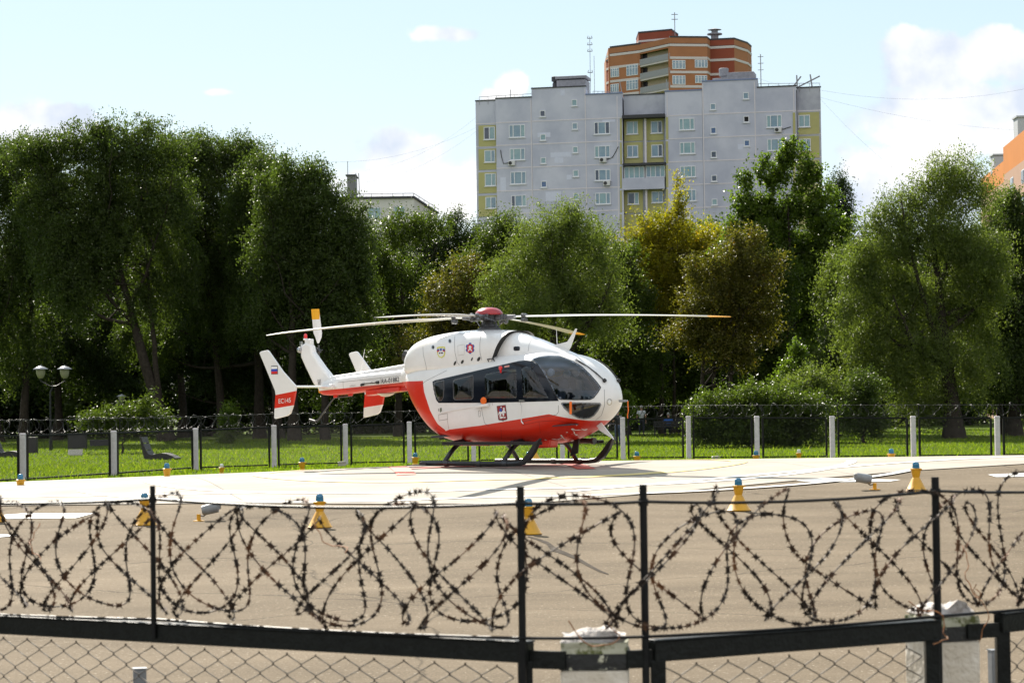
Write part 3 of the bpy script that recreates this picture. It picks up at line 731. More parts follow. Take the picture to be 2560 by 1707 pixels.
    text_obj('registration_lettering', 'RA-01882', .155, blk, root, (p.x, h_.y - .012, p.z), (1, -.018, .065), (0, 0, 1), .004, .92)
    p = hp(*c1(825, 765), -.2); h_, n_, i_, t_ = bvb.find_nearest(p); text_obj('maker_lettering', 'AIRBUS', .06, mat('faint_grey', (.35, .35, .35), .5), root, (p.x, h_.y - .012, p.z), (1, -.018, .065), (0, 0, 1), .004)
    p = hp(*c1(540, 738), -.12); text_obj('fin_lettering', 'W', .22, blk, root, (p.x, -.128, p.z), (.55, 0, 0), (0, 0, 1), .004, .5)
    # tail skid, boom handle, ventral fairing, antenna, nav lamp
    mb = MB(); pts = [hp(*c1(820, 850), 0), hp(*c1(670, 865), 0), hp(*c1(640, 900), 0), hp(*c1(570, 1000), 0), hp(*c1(530, 1055), 0), hp(*c1(505, 1068), 0), hp(*c1(455, 1052), 0)]
    mb.tube(pts, .017, 8); mb.tube([pts[-1], pts[-2]], .026, 8); mb.build('tail_bumper', gun, root, smooth=True)
    for q_ in ((680, 855), (805, 840)):
        mb = MB(); p = hp(*c1(*q_), 0); mb.box(p, (.12, .05, .06)); mb.build('bumper_mount', red, root, bevel=.01)
    mb = MB(); mb.prism([(-3.72, 1.68), (-2.62, 1.75), (-2.62, 1.64), (-3.72, 1.555)], lambda x, z: (x, -.14, z), lambda x, z: (x, .14, z)); mb.build('ventral_fairing', red, root, bevel=.02)
    mb = MB(); mb.lathe([(0, -.075), (.10, -.06), (.18, -.02), (.20, 0)], (-3.2, 0, 1.60), 18); mb.build('ventral_lamp', mat('cream_lens', (.6, .56, .45), .3), root, smooth=True)
    mb = MB(); pts = [hp(*c1(895, 752), -.24), hp(*c1(930, 742), -.26), hp(*c1(1000, 738), -.27), hp(*c1(1035, 735), -.24)]; mb.tube(pts, .016, 8); mb.tube([pts[0] - Vector((0, 0, .02)), pts[0] + Vector((.08, 0, 0))], .03, 8); mb.tube([pts[3] - Vector((.03, 0, 0)), pts[3] + Vector((.03, 0, 0))], .035, 8); mb.build('boom_handle', rubber, root, smooth=True)
    mb = MB(); mb.tube([(-4.0, .0, 2.10), (-3.86, 0, 2.62)], [.012, .005], 6); mb.build('whip_antenna', white, root)
    p = hp(*c1(575, 820), -.1); mb = MB(); mb.box((p.x, -.11, p.z), (.16, .03, .035)); mb.build('marker_strip', orange, root, bevel=.01)
    # --- glazing, black window band
    gls = glass_mat('cabin_glass', (.50, .52, .55), 1.0, .0, .0); wsg = glass_mat('windshield_glass', (.52, .60, .72), 1.5, .0, .0)
    for mir in (False, True):
        patch('window_band', BAND, bvh, .004, blk, root, holes=[W1, W2, W3, W4], step=16, edge=8, mirror=mir)
        for nm, wv in (('rear_quarter_window', W1), ('rear_cabin_window', W2), ('sliding_door_window', W3), ('cockpit_door_window', W4)):
            wobj = patch(nm, wv, bvh, .003, gls, root, step=10, edge=8, mirror=mir, bulge=.07 if 'rear' in nm else .045)
        patch('windshield', WS, bvh, .004, wsg, root, step=16, edge=8, mirror=mir)
        patch('chin_window', CHIN, bvh, .004, wsg, root, step=14, edge=8, mirror=mir)
        strip('windshield_seal', WS, .018, bvh, .006, rubber, root, closed=True, mirror=mir)
        strip('chin_seal', CHIN, .02, bvh, .006, mat('grey_seal', (.25, .25, .25), .5), root, closed=True, mirror=mir)
        for wv in (W1, W2): strip('window_rim', wv, .022, bvh, .007, mat('window_rim', (.12, .12, .125), .3), root, closed=True, mirror=mir)
    # door seams
    for pts in ([(728, 588), (722, 700), (722, 880), (735, 980), (755, 1060), (790, 1088)], [(1060, 512), (1066, 700), (1075, 878), (1080, 1000), (1095, 1060)], [(1080, 1050), (1250, 1008), (1395, 985), (1412, 960), (1412, 900)],
                [(330, 1090), (300, 1140), (420, 1230)], [(1820, 760), (1822, 900), (1795, 990), (1740, 1035)], [(190, 715), (240, 680), (420, 590)], [(345, 985), (422, 972), (424, 1025), (348, 1038), (345, 985)], [(700, 950), (716, 948), (718, 1000), (702, 1002), (700, 950)]):
        strip('panel_seam', pts, .007, bvh, .003, seam, root)
    strip('door_rail', [(372, 962), (520, 935), (670, 908)], .028, bvh, .02, white, root)
    mb = MB(); a = hp(*c2(668, 912), -.93); b = hp(*c2(788, 898), -.93); mb.bar(a, b, .05, .06); mb.build('rail_housing', white, root, bevel=.012)
    mb = MB(); a = hp(*c2(746, 861), -.92); mb.lathe([(.075, -.01), (.08, 0), (.075, .02), (.05, .03)], a, 24, axis=(0, -1, 0)); mb.bar(a + Vector((-.05, -.04, 0)), a + Vector((.06, -.04, .005)), .02, .015); mb.build('intake_cover', orange, root, smooth=True)
    mb = MB(); a = hp(*c2(900, 570), -.84); mb.lathe([(.045, 0), (.045, .03), (.02, .05)], a, 14, axis=(0, -1, 0)); mb.box(a + Vector((0.01, -.02, -.06)), (.03, .02, .08)); mb.build('red_cover', rg, root, smooth=True)
    mb = MB(); a = hp(*c2(952, 555), -.83); mb.box(a, (.14, .01, .035), rot=Matrix.Rotation(-.1, 3, 'Y')); mb.build('warning_tag', mat('tag_pink', (.6, .3, .28), .6), root)
    mb = MB(); a = hp(*c2(1078, 900), -.89); b = hp(*c2(1082, 1045), -.87); mb.tube([a, b], .01, 8); mb.tube([b, b + Vector((.06, -.01, -.05))], .012, 8); mb.build('door_handle', white, root)
    mb = MB(); a = hp(*c2(1080, 858), -.90); mb.bar(a + Vector((-.06, 0, 0)), a + Vector((.09, 0, -.005)), .015, .025); mb.build('door_latch', metal, root)
    mb = MB(); a = hp(*c2(790, 500), -.66); mb.tube([a + Vector((0, 0, -.03)), a + Vector((.0, -.04, .02)), a + Vector((.16, -.04, .03)), a + Vector((.17, 0, -.02))], .012, 8); mb.build('grab_handle', rubber, root, smooth=True)
    p = hp(*c2(338, 943), -.9); text_obj('exit_lettering', 'E', .08, seam, root, (p.x, -.872, p.z), (1, 0, 0), (0, 0, 1), .004)
    mb = MB(); p = hp(*c2(363, 943), -.88); mb.box((p.x, -.877, p.z), (.045, .006, .09)); mb.build('sticker', mat('sticker_green', (.09, .12, .07), .6), root)
    # cowling seams, vents, slots
    for pts in ([(490, 285), (485, 340), (490, 430), (510, 520), (530, 545)], [(722, 272), (712, 350), (712, 430), (730, 500)], [(205, 380), (208, 450), (235, 560), (240, 660)]): strip('cowling_seam', pts, .007, bvc, .003, seam, root)
    for pts in ([(1175, 310), (1150, 360), (1142, 420)], [(865, 470), (930, 465), (1050, 455)]): strip('cowling_seam', pts, .006, bvf, .003, seam, root)
    strip('access_panel', [(515, 370), (575, 360), (572, 450), (518, 458), (515, 370)], .008, bvc, .003, mat('panel_edge', (.5, .49, .47), .6), root)
    for (x, y, rx, ry) in ((490, 527, 10, 20), (556, 515, 12, 18), (641, 490, 7, 16), (702, 490, 14, 20), (295, 626, 10, 20)):
        pl = [(x + rx * math.cos(t) - (ry * math.sin(t)) * .35, y + ry * math.sin(t)) for t in np.linspace(0, 2 * math.pi, 13)[:-1]]
        patch('vent_slot', pl, bvc, .004, rubber, root, step=9, edge=5)
    for (x, y) in ((295, 385), (444, 330)):
        pl = [(x + 14 * math.cos(t), y + 19 * math.sin(t)) for t in np.linspace(0, 2 * math.pi, 15)[:-1]]
        vent = patch('round_vent', pl, bvc, .006, metal, root, step=9, edge=5)
        pl = [(x + 2 + 8 * math.cos(t), y + 14 * math.sin(t)) for t in np.linspace(0, 2 * math.pi, 15)[:-1]]
        patch('vent_mouth', pl, bvc, .009, rubber, vent, step=9, edge=5)
    patch('cowling_window', [(1012, 385), (1022, 378), (1060, 377), (1069, 385), (1068, 408), (1058, 416), (1020, 416), (1012, 408)], bvf, .004, blk, root, step=10, edge=5)
    for pts in ([(700, 735), (1000, 705), (1262, 672)], [(745, 800), (742, 722)], [(1068, 775), (1060, 700)], [(770, 802), (1000, 770), (1260, 738)]): strip('boom_seam', pts, .006, bvb, .003, seam, root, cc=c1)
    for pts in ([(420, 1020), (430, 1080), (440, 1130)], [(820, 880), (826, 900)], [(1100, 1075), (1240, 1045), (1400, 1035), (1560, 1075)], [(900, 1100), (905, 1200)], [(560, 1150), (565, 1230)], [(1240, 1050), (1250, 1150)]): strip('belly_seam', pts, .006, bvh, .003, mat('red_seam', (.16, .01, .005), .6), root)
    # --- emblems
    gold = mat('badge_yellow', (.62, .60, .08), .5); bwh = mat('badge_white', (.72, .72, .72), .5); bbl = mat('badge_blue', (.02, .07, .35), .5); brd = mat('badge_red', (.55, .02, .02), .5); dr = mat('shield_red', (.26, .012, .015), .5); bdk = mat('badge_dark', (.05, .04, .06), .5)
    def dec(nm, pl, bv, k, m, par, st=9): return patch(nm, pl, bv, .004 + .002 * k, m, par, step=st, edge=6)
    e1 = dec('shield_badge', [(330, 385), (350, 380), (385, 378), (402, 383), (404, 440), (395, 465), (370, 482), (345, 470), (332, 445)], bvc, 0, gold, root)
    dec('badge_field', [(339, 394), (394, 391), (396, 438), (388, 458), (369, 472), (349, 461), (340, 440)], bvc, 1, bwh, e1); 
    dec('badge_flag', [(331, 405), (352, 397), (352, 420), (332, 430)], bvc, 2, bbl, e1); dec('badge_flag', [(382, 397), (402, 402), (402, 426), (382, 420)], bvc, 2, bbl, e1)
    dec('badge_flag', [(331, 418), (352, 410), (352, 420), (332, 430)], bvc, 3, brd, e1); dec('badge_flag', [(382, 410), (402, 416), (402, 426), (382, 420)], bvc, 3, brd, e1); dec('badge_crest', [(358, 396), (375, 394), (374, 415), (367, 420), (359, 415)], bvc, 2, bbl, e1)
    dec('badge_words', [(349, 432), (362, 431), (361, 442), (349, 442)], bvc, 2, bdk, e1); dec('badge_words', [(366, 431), (386, 430), (385, 440), (367, 441)], bvc, 2, bdk, e1)
    star = []
    for i in range(6):
        a = math.pi / 6 + i * math.pi / 3
        for da, rr in ((-.2, 1), (.2, 1), (.5, .74)): star.append((625 + 41 * rr * math.cos(a + da), 394 + 50 * rr * math.sin(a + da)))
    e2 = dec('star_emblem', star, bvc, 0, bbl, root)
    dec('emblem_field', [(600, 372), (616, 358), (640, 358), (652, 375), (652, 412), (640, 432), (612, 434), (600, 415)], bvc, 1, brd, e2)
    dec('emblem_figure', [(620, 372), (632, 372), (640, 384), (634, 396), (646, 418), (636, 420), (626, 404), (614, 422), (606, 418), (618, 394), (612, 382)], bvc, 2, bwh, e2)
    e3 = dec('coat_of_arms', [(862, 907), (942, 897), (958, 1022), (948, 1030), (925, 1036), (920, 1043), (910, 1036), (885, 1034), (877, 1028)], bvh, 0, bdk, root)
    dec('shield_field', [(866, 911), (939, 901), (953, 1018), (945, 1025), (922, 1031), (890, 1029), (881, 1022)], bvh, 1, dr, e3)
    dec('horse_figure', [(878, 985), (884, 958), (898, 955), (912, 956), (922, 940), (918, 926), (930, 920), (936, 935), (934, 948), (944, 960), (940, 972), (926, 968), (932, 985), (925, 1000), (916, 990), (916, 975), (902, 978), (905, 992), (892, 1004), (886, 995), (895, 985), (888, 975), (886, 990)], bvh, 2, bwh, e3)
    dec('rider_figure', [(892, 932), (898, 925), (906, 930), (912, 945), (908, 960), (896, 958), (884, 945)], bvh, 3, bbl, e3); dec('rider_head', [(898, 912), (908, 911), (910, 922), (900, 924)], bvh, 3, bwh, e3)
    dec('dragon_figure', [(888, 1008), (905, 1000), (925, 1006), (944, 1002), (940, 1016), (920, 1012), (905, 1020), (892, 1018)], bvh, 2, bwh, e3)
    # landing light on the nose
    q = [(1865 + 24 * math.cos(t), 871 + 30 * math.sin(t)) for t in np.linspace(0, 2 * math.pi, 21)[:-1]]
    ll = patch('landing_light', q, bvh, .006, metal, root, step=9, edge=5); q = [(1864 + 15 * math.cos(t), 871 + 20 * math.sin(t)) for t in np.linspace(0, 2 * math.pi, 17)[:-1]]
    patch('lamp_lens', q, bvh, .012, mat('lamp_lens', (.75, .78, .8), .08, coat=1), ll, step=9, edge=5)
    # chin ribbon, pitot, nose ribbon
    mb = MB(); a = hp(*c2(1520, 868), -.80); b = hp(*c2(1520, 980), -.82); mb.bar(a, b, .06, .006, up=(0, 1, 0)); mb.build('ribbon', orange, root)
    mb = MB(); a = hp(*c2(1950, 862), -.05); b = hp(*c2(2030, 862), -.05); mb.tube([a, b], .014, 8); mb.bar(a, a.lerp(b, .8), .02, .05); mb.build('pitot_tube', metal, root)
    mb = MB(); mb.tube([b, b + Vector((.0, 0, -.1)), b + Vector((.01, 0, -.2)), b + Vector((-.02, 0, -.3)), b + Vector((-.01, 0, -.36))], .011, 5); mb.build('ribbon', orange, root)
    # wire cutters, upper antennas
    mb = MB(); mb.prism([(2.10, 2.44), (2.24, 2.38), (2.33, 2.50), (2.50, 2.86), (2.47, 2.87), (2.24, 2.60), (1.76, 2.525), (1.75, 2.50)], lambda x, z: (x, -.012, z), lambda x, z: (x, .012, z)); mb.build('upper_wire_cutter', white, root)
    mb = MB(); mb.tube([(1.95, .0, 2.45), (1.93, 0, 2.88)], [.01, .004], 6); mb.build('whip_antenna', white, root)
    mb = MB(); mb.prism([(2.92, .93), (3.02, 1.0), (3.42, .60), (3.46, .54), (3.1, .72)], lambda x, z: (x, -.014, z), lambda x, z: (x, .014, z)); mb.build('lower_wire_cutter', white, root)
    for dy in (-.0,):
        a = (2.95, 0, .95); mb = MB(); mb.tube([(2.2, 0, .62), (2.6, 0, .72), a], .012, 6); mb.build('cutter_brace', white, root)
    # wipers
    for s_ in (-1, 1):
        mb = MB(); pth = []
        for (x, y) in ((1815, 690), (1740, 620), (1660, 560), (1560, 498)):
            o, d = hray(*c2(x, y)); h, n, i, t = bvh.ray_cast(o, d)
            if h is None: h, n, i, t = bvh.find_nearest(o + d * 51.3)
            pth.append(Vector((h.x, h.y * (1 if s_ < 0 else -1), h.z)) + Vector((.02, 0, .02)))
        mb.tube(pth, .011, 6); mid = pth[2]; mb.tube([mid + Vector((-.28, .06 * s_, .13)), mid, mid + Vector((.32, -.06 * s_, -.24))], .009, 5)
        mb.lathe([(.04, -.02), (.04, .03), (.02, .04)], pth[0], 12, axis=(1, 0, .6)); mb.build('wiper', rubber, root)
    # belly bits
    mb = MB(); mb.prism([(1.6, .50), (2.15, .55), (2.12, .38), (1.65, .36)], lambda x, z: (x, -.5, z), lambda x, z: (x, -.22, z)); mb.build('belly_box', red, root, bevel=.03)
    mb = MB(); mb.tube([(1.75, .62, .52), (2.35, .62, .50)], .055, 16); mb.tube([(2.35, .62, .50), (2.42, .62, .50)], .07, 16); mb.bar((1.8, .3, .5), (1.8, .62, .5), .06, .06); mb.build('searchlight', gun, root, smooth=True)
    mb = MB(); mb.prism([(2.2, .52), (2.34, .56), (2.30, .25), (2.08, .18)], lambda x, z: (x, .2, z), lambda x, z: (x, .225, z)); mb.build('blade_antenna', dark, root)
    mb = MB(); mb.box((-.2, .0, .45), (.9, .7, .06)); mb.build('belly_panel', red, root, bevel=.02)
    text_pl = []
    for (ch, xx) in (('М', 2.72), ('А', 2.30), ('Ц', 1.90)):     # large white letters under the nose
        vsx, fsx = text_mesh(ch, .50); P = []
        for v in vsx:
            X_ = xx + v[0] * .9; Y_ = -.34 + v[1] * .9; h, n, i, t = bvh.ray_cast(Vector((X_, Y_, -1)), Vector((0, 0, 1)))
            P.append((h + Vector((0, 0, -.004))) if h else Vector((X_, Y_, .7)))
        mb = MB(); mb.add(P, fsx); mb.build('belly_lettering', mat('letter_white', (.75, .74, .72), .4), root)
    # --- landing gear
    for s_ in (-1, 1):
        y = 1.2 * s_
        mb = MB(); pts = [(-.95, y, .055), (1.75, y, .055), (1.95, y, .075), (2.12, y, .16), (2.27, y, .30), (2.40, y, .46), (2.48, y, .58)]
        mb.tube(pts, [.052, .052, .055, .055, .048, .035, .015], 12); skid = mb.build('skid', dark, root, smooth=True)
        mb = MB(); mb.prism([(1.80, .05), (2.0, .03), (2.20, .14), (2.36, .32), (2.50, .58), (2.36, .50), (2.18, .30), (2.0, .14)], lambda x, z: (x, y - .05, z), lambda x, z: (x, y + .05, z)); mb.build('skid_shoe', dark, skid, bevel=.01)
        mb = MB(); mb.box((-.95, y, .02 + .0), (.55, .34, .022)); mb.box((-.85, y, .05), (.2, .12, .07)); mb.build('snow_pad', gun, skid)
        for xx in (-.25, .7, 1.45):
            mb = MB(); mb.lathe([(.06, 0), (.06, .12)], (xx, y, .055), 12, axis=(1, 0, 0)); mb.build('skid_clamp', gun, skid, smooth=True)
        mb = MB(); x0_, x1_ = (-.42, 2.28) if s_ < 0 else (.2, 2.28); xm, xl_ = (x0_ + x1_) / 2, x1_ - x0_; mb.box((xm, 1.0 * s_, .50), (xl_, .2, .03)); mb.box((xm, .91 * s_, .475), (xl_, .02, .06)); mb.box((xm, 1.09 * s_, .475), (xl_, .02, .06)); mb.build('boarding_step', dark, root, bevel=.006)
    for xx in (-.22, 1.48):
        mb = MB(); pts = []
        for t in np.linspace(-1, 1, 25):
            yy = 1.2 * t; a = abs(t); z = .53 if a < .42 else .53 - (.53 - .06) * (1 - math.cos(min(1, (a - .42) / .58) * math.pi / 2)) ** 1.1
            pts.append((xx - (a ** 2) * .06, yy, z))
        mb.tube(pts, .05, 12); mb.build('cross_tube', dark, root, smooth=True)
        for s_ in (-1, 1):
            mb = MB(); mb.tube([(xx, .55 * s_, .55), (xx + .02, 1.0 * s_, .50)], .04, 10); mb.box((xx, .52 * s_, .50), (.18, .14, .14)); mb.build('gear_fitting', dark, root, bevel=.02)
    # --- rotor head
    mb = MB(); mb.lathe([(.26, 2.88), (.25, 2.96), (.17, 2.99), (.15, 3.05), (.11, 3.06), (.11, 3.12), (.14, 3.14), (.10, 3.18), (.09, 3.30)], (0, 0, 0), 28); mb.build('mast', mat('mast_grey', (.06, .06, .065), .5, var=.3, scale=14), root, smooth=True, angle=R(30))
    mb = MB()
    for k_ in range(6):
        a = k_ * math.pi / 3 + .3; mb.tube([(.20 * math.cos(a), .20 * math.sin(a), 2.96), (.15 * math.cos(a + .3), .15 * math.sin(a + .3), 3.20)], .014, 6)
    mb.build('control_rods', gun, root)
    mb = MB(); mb.lathe([(.30, 3.25), (.305, 3.27), (.29, 3.31), (.24, 3.36), (.17, 3.395), (.08, 3.412), (.01, 3.416)], (0, 0, 0), 36)
    mb.build('rotor_dome', mat('dome_red', (.38, .018, .025), .3, coat=.3, var=.1), root, smooth=True)
    mb = MB(); mb.lathe([(.16, 3.10), (.2, 3.13), (.2, 3.25), (.12, 3.27)], (0, 0, 0), 20)
    rh = mb.build('rotor_hub', gun, root, smooth=True, angle=R(30))
    tips = {20: (5.5, hp_at_tip(1835, 791, 20)), 110: (5.5, hp_at_tip(1439, 836, 110)), 200: (5.5, hp_at_tip(661, 837, 200)), 290: (5.5, hp_at_tip(958, 792, 290))}
    rr = random.Random(5)
    for ang in (20, 110, 200, 290):
        a = R(ang); er = Vector((math.cos(a), math.sin(a), 0)); et = Vector((-er.y, er.x, 0)); ztip = tips[ang][1]
        z0 = 3.19
        mb = MB(); mb.bar(er * .1 + Vector((0, 0, 3.19)), er * .42 + Vector((0, 0, 3.19)), .16, .12)
        mb.tube([er * .3 + Vector((0, 0, z0)), er * .62 + Vector((0, 0, z0 + .01))], [.06, .045], 10)
        for sg in (-1, 1):
            mb.tube([er * .34 + et * .09 * sg + Vector((0, 0, z0 - .06)), er * .34 + et * .09 * sg + Vector((0, 0, z0 + .07))], .032, 8)
            for zz in (-.045, .045): mb.lathe([(.0, -.05), (.045, -.035), (.052, 0), (.045, .035), (0, .05)], er * .82 + et * .06 * sg + Vector((0, 0, z0 + zz - .02)), 10)
        mb.tube([er * .55 + et * .12 + Vector((0, 0, z0 - .02)), er * .2 + et * .22 + Vector((0, 0, z0 - .08)), er * .12 + et * .24 + Vector((0, 0, 3.0))], .013, 6)
        mb.build('blade_grip', metal if False else mat('grip_metal', (.16, .16, .17), .35, metal=.8, var=.4, scale=25), root, smooth=True, angle=R(35))
        # blade
        n = 40; vv = []; chordf = lambda r_: .12 if r_ < .75 else (.12 + (.32 - .12) * min(1, (r_ - .75) / .9) if r_ < 1.65 else (.32 if r_ < 4.9 else .32 - .20 * ((r_ - 4.9) / .6) ** 1.6))
        rs = np.linspace(.6, 5.5, n)
        dz = ztip - (z0 + .02)
        for r_ in rs:
            t = (r_ - .6) / 4.9; z = z0 + .01 + .02 * math.sin(t * math.pi) + dz * t ** 1.35; ch = chordf(r_); tw = R(10 - 12 * t)
            sweep = 0 if r_ < 4.9 else -.12 * ((r_ - 4.9) / .6) ** 1.5
            c_ = er * r_ + Vector((0, 0, z)) + et * sweep; ax = et * math.cos(tw) + Vector((0, 0, 1)) * math.sin(tw); nz_ = Vector((0, 0, 1)) * math.cos(tw) - et * math.sin(tw)
            th = ch * .11 if r_ > 1.2 else .035
            for (q1, q2) in ((.35, 0), (.22, .45), (0, .5), (-.35, .22), (-.65, 0), (-.35, -.2), (0, -.4), (.22, -.4)): vv.append(c_ + ax * q1 * ch + nz_ * q2 * th)
        fsb = [(i * 8 + j, i * 8 + (j + 1) % 8, (i + 1) * 8 + (j + 1) % 8, (i + 1) * 8 + j) for i in range(n - 1) for j in range(8)]
        nb = n - 5 if ang in (20, 110) else n - 1
        mb = MB(); mb.add(vv[:(nb + 1) * 8], fsb[:nb * 8] + [tuple(range(8)), tuple(nb * 8 + j for j in range(8))]); bl = mb.build('rotor_blade', blade_m, root, smooth=True, angle=R(50))
        if nb < n - 1:
            t_ = MB(); sub = vv[nb * 8:]; k2 = len(sub) // 8
            t_.add(sub, [(i * 8 + j, i * 8 + (j + 1) % 8, (i + 1) * 8 + (j + 1) % 8, (i + 1) * 8 + j) for i in range(k2 - 1) for j in range(8)] + [tuple((k2 - 1) * 8 + j for j in range(8))]); t_.build('blade_tip', yel, bl, smooth=True, angle=R(50))
    # --- interior
    grey = mat('cabin_grey', (.035, .038, .05), .8); seatm = mat('seat_fabric', (.09, .10, .13), .85, var=.2); pan = mat('panel_black', (.008, .010, .018), .5); cream = mat('headset', (.55, .54, .5), .6)
    mb = MB(); mb.prism([(-1.1, .6), (2.9, .85), (2.9, .87), (-1.1, .64)], lambda x, z: (x, -.72, z), lambda x, z: (x, .72, z)); mb.build('cabin_floor', grey, root)
    mb = MB(); mb.box((-1.15, 0, 1.5), (.05, 1.3, 1.4)); mb.build('rear_bulkhead', grey, root)
    mb = MB(); mb.prism([(2.35, .9), (3.0, .95), (3.02, 1.35), (2.88, 1.56), (2.55, 1.54), (2.45, 1.1)], lambda x, z: (x, -.45, z), lambda x, z: (x, .45, z)); ip = mb.build('instrument_panel', pan, root, bevel=.03)
    def seat(x, y, face=1, h=.72, m=seatm):
        mb = MB(); mb.box((x, y, 1.0), (.48, .46, .12)); mb.box((x - .22 * face, y, 1.32), (.10, .44, .62), rot=Matrix.Rotation(-.12 * face, 3, 'Y')); mb.box((x - .27 * face, y, 1.72), (.08, .24, .18)); mb.box((x, y, .82), (.3, .3, .3)); mb.build('seat', m, root, bevel=.04)
    seat(2.05, -.40); seat(2.05, .40); seat(.95, -.42, -1); seat(.95, .42, -1); seat(-.1, -.42); seat(-.1, .42)
    for y in (-.4, .4):
        mb = MB(); mb.lathe([(0, -.05), (.08, -.03), (.09, 0), (.08, .03), (0, .05)], (1.95, y - .1, 1.93), 14, axis=(0, 1, 0)); mb.lathe([(0, -.05), (.08, -.03), (.09, 0), (.08, .03), (0, .05)], (2.2, y - .1, 1.95), 14, axis=(0, 1, 0)); mb.build('headset', cream, root, smooth=True)
    mb = MB(); mb.box((2.62, -.1, 1.68), (.03, .14, .22)); mb.build('cockpit_screen', mat('screen_brown', (.12, .09, .06), .4), root)
    mb = MB(); mb.bar((1.55, -.80, 1.75), (2.3, -.80, 1.75), .02, .03); mb.bar((1.62, -.81, 1.53), (2.4, -.81, 1.53), .02, .02); mb.tube([(1.95, -.80, 1.45), (1.9, -.78, 2.15)], .012, 6); mb.build('window_bars', pan, root)
    mb = MB(); mb.box((.5, .1, .95), (1.5, .5, .12)); mb.box((.35, .1, 1.06), (1.2, .42, .1)); mb.build('stretcher', mat('stretcher_yellow', (.55, .30, .05), .7), root, bevel=.03)


def hp_at_tip(px, py, ang):
    a = R(ang); p = HM @ Vector((5.5 * math.cos(a), 5.5 * math.sin(a), 3))
    d = ray(px, py); t = p.y / d.y; return CZ + d.z * t - HZ


build_heli()


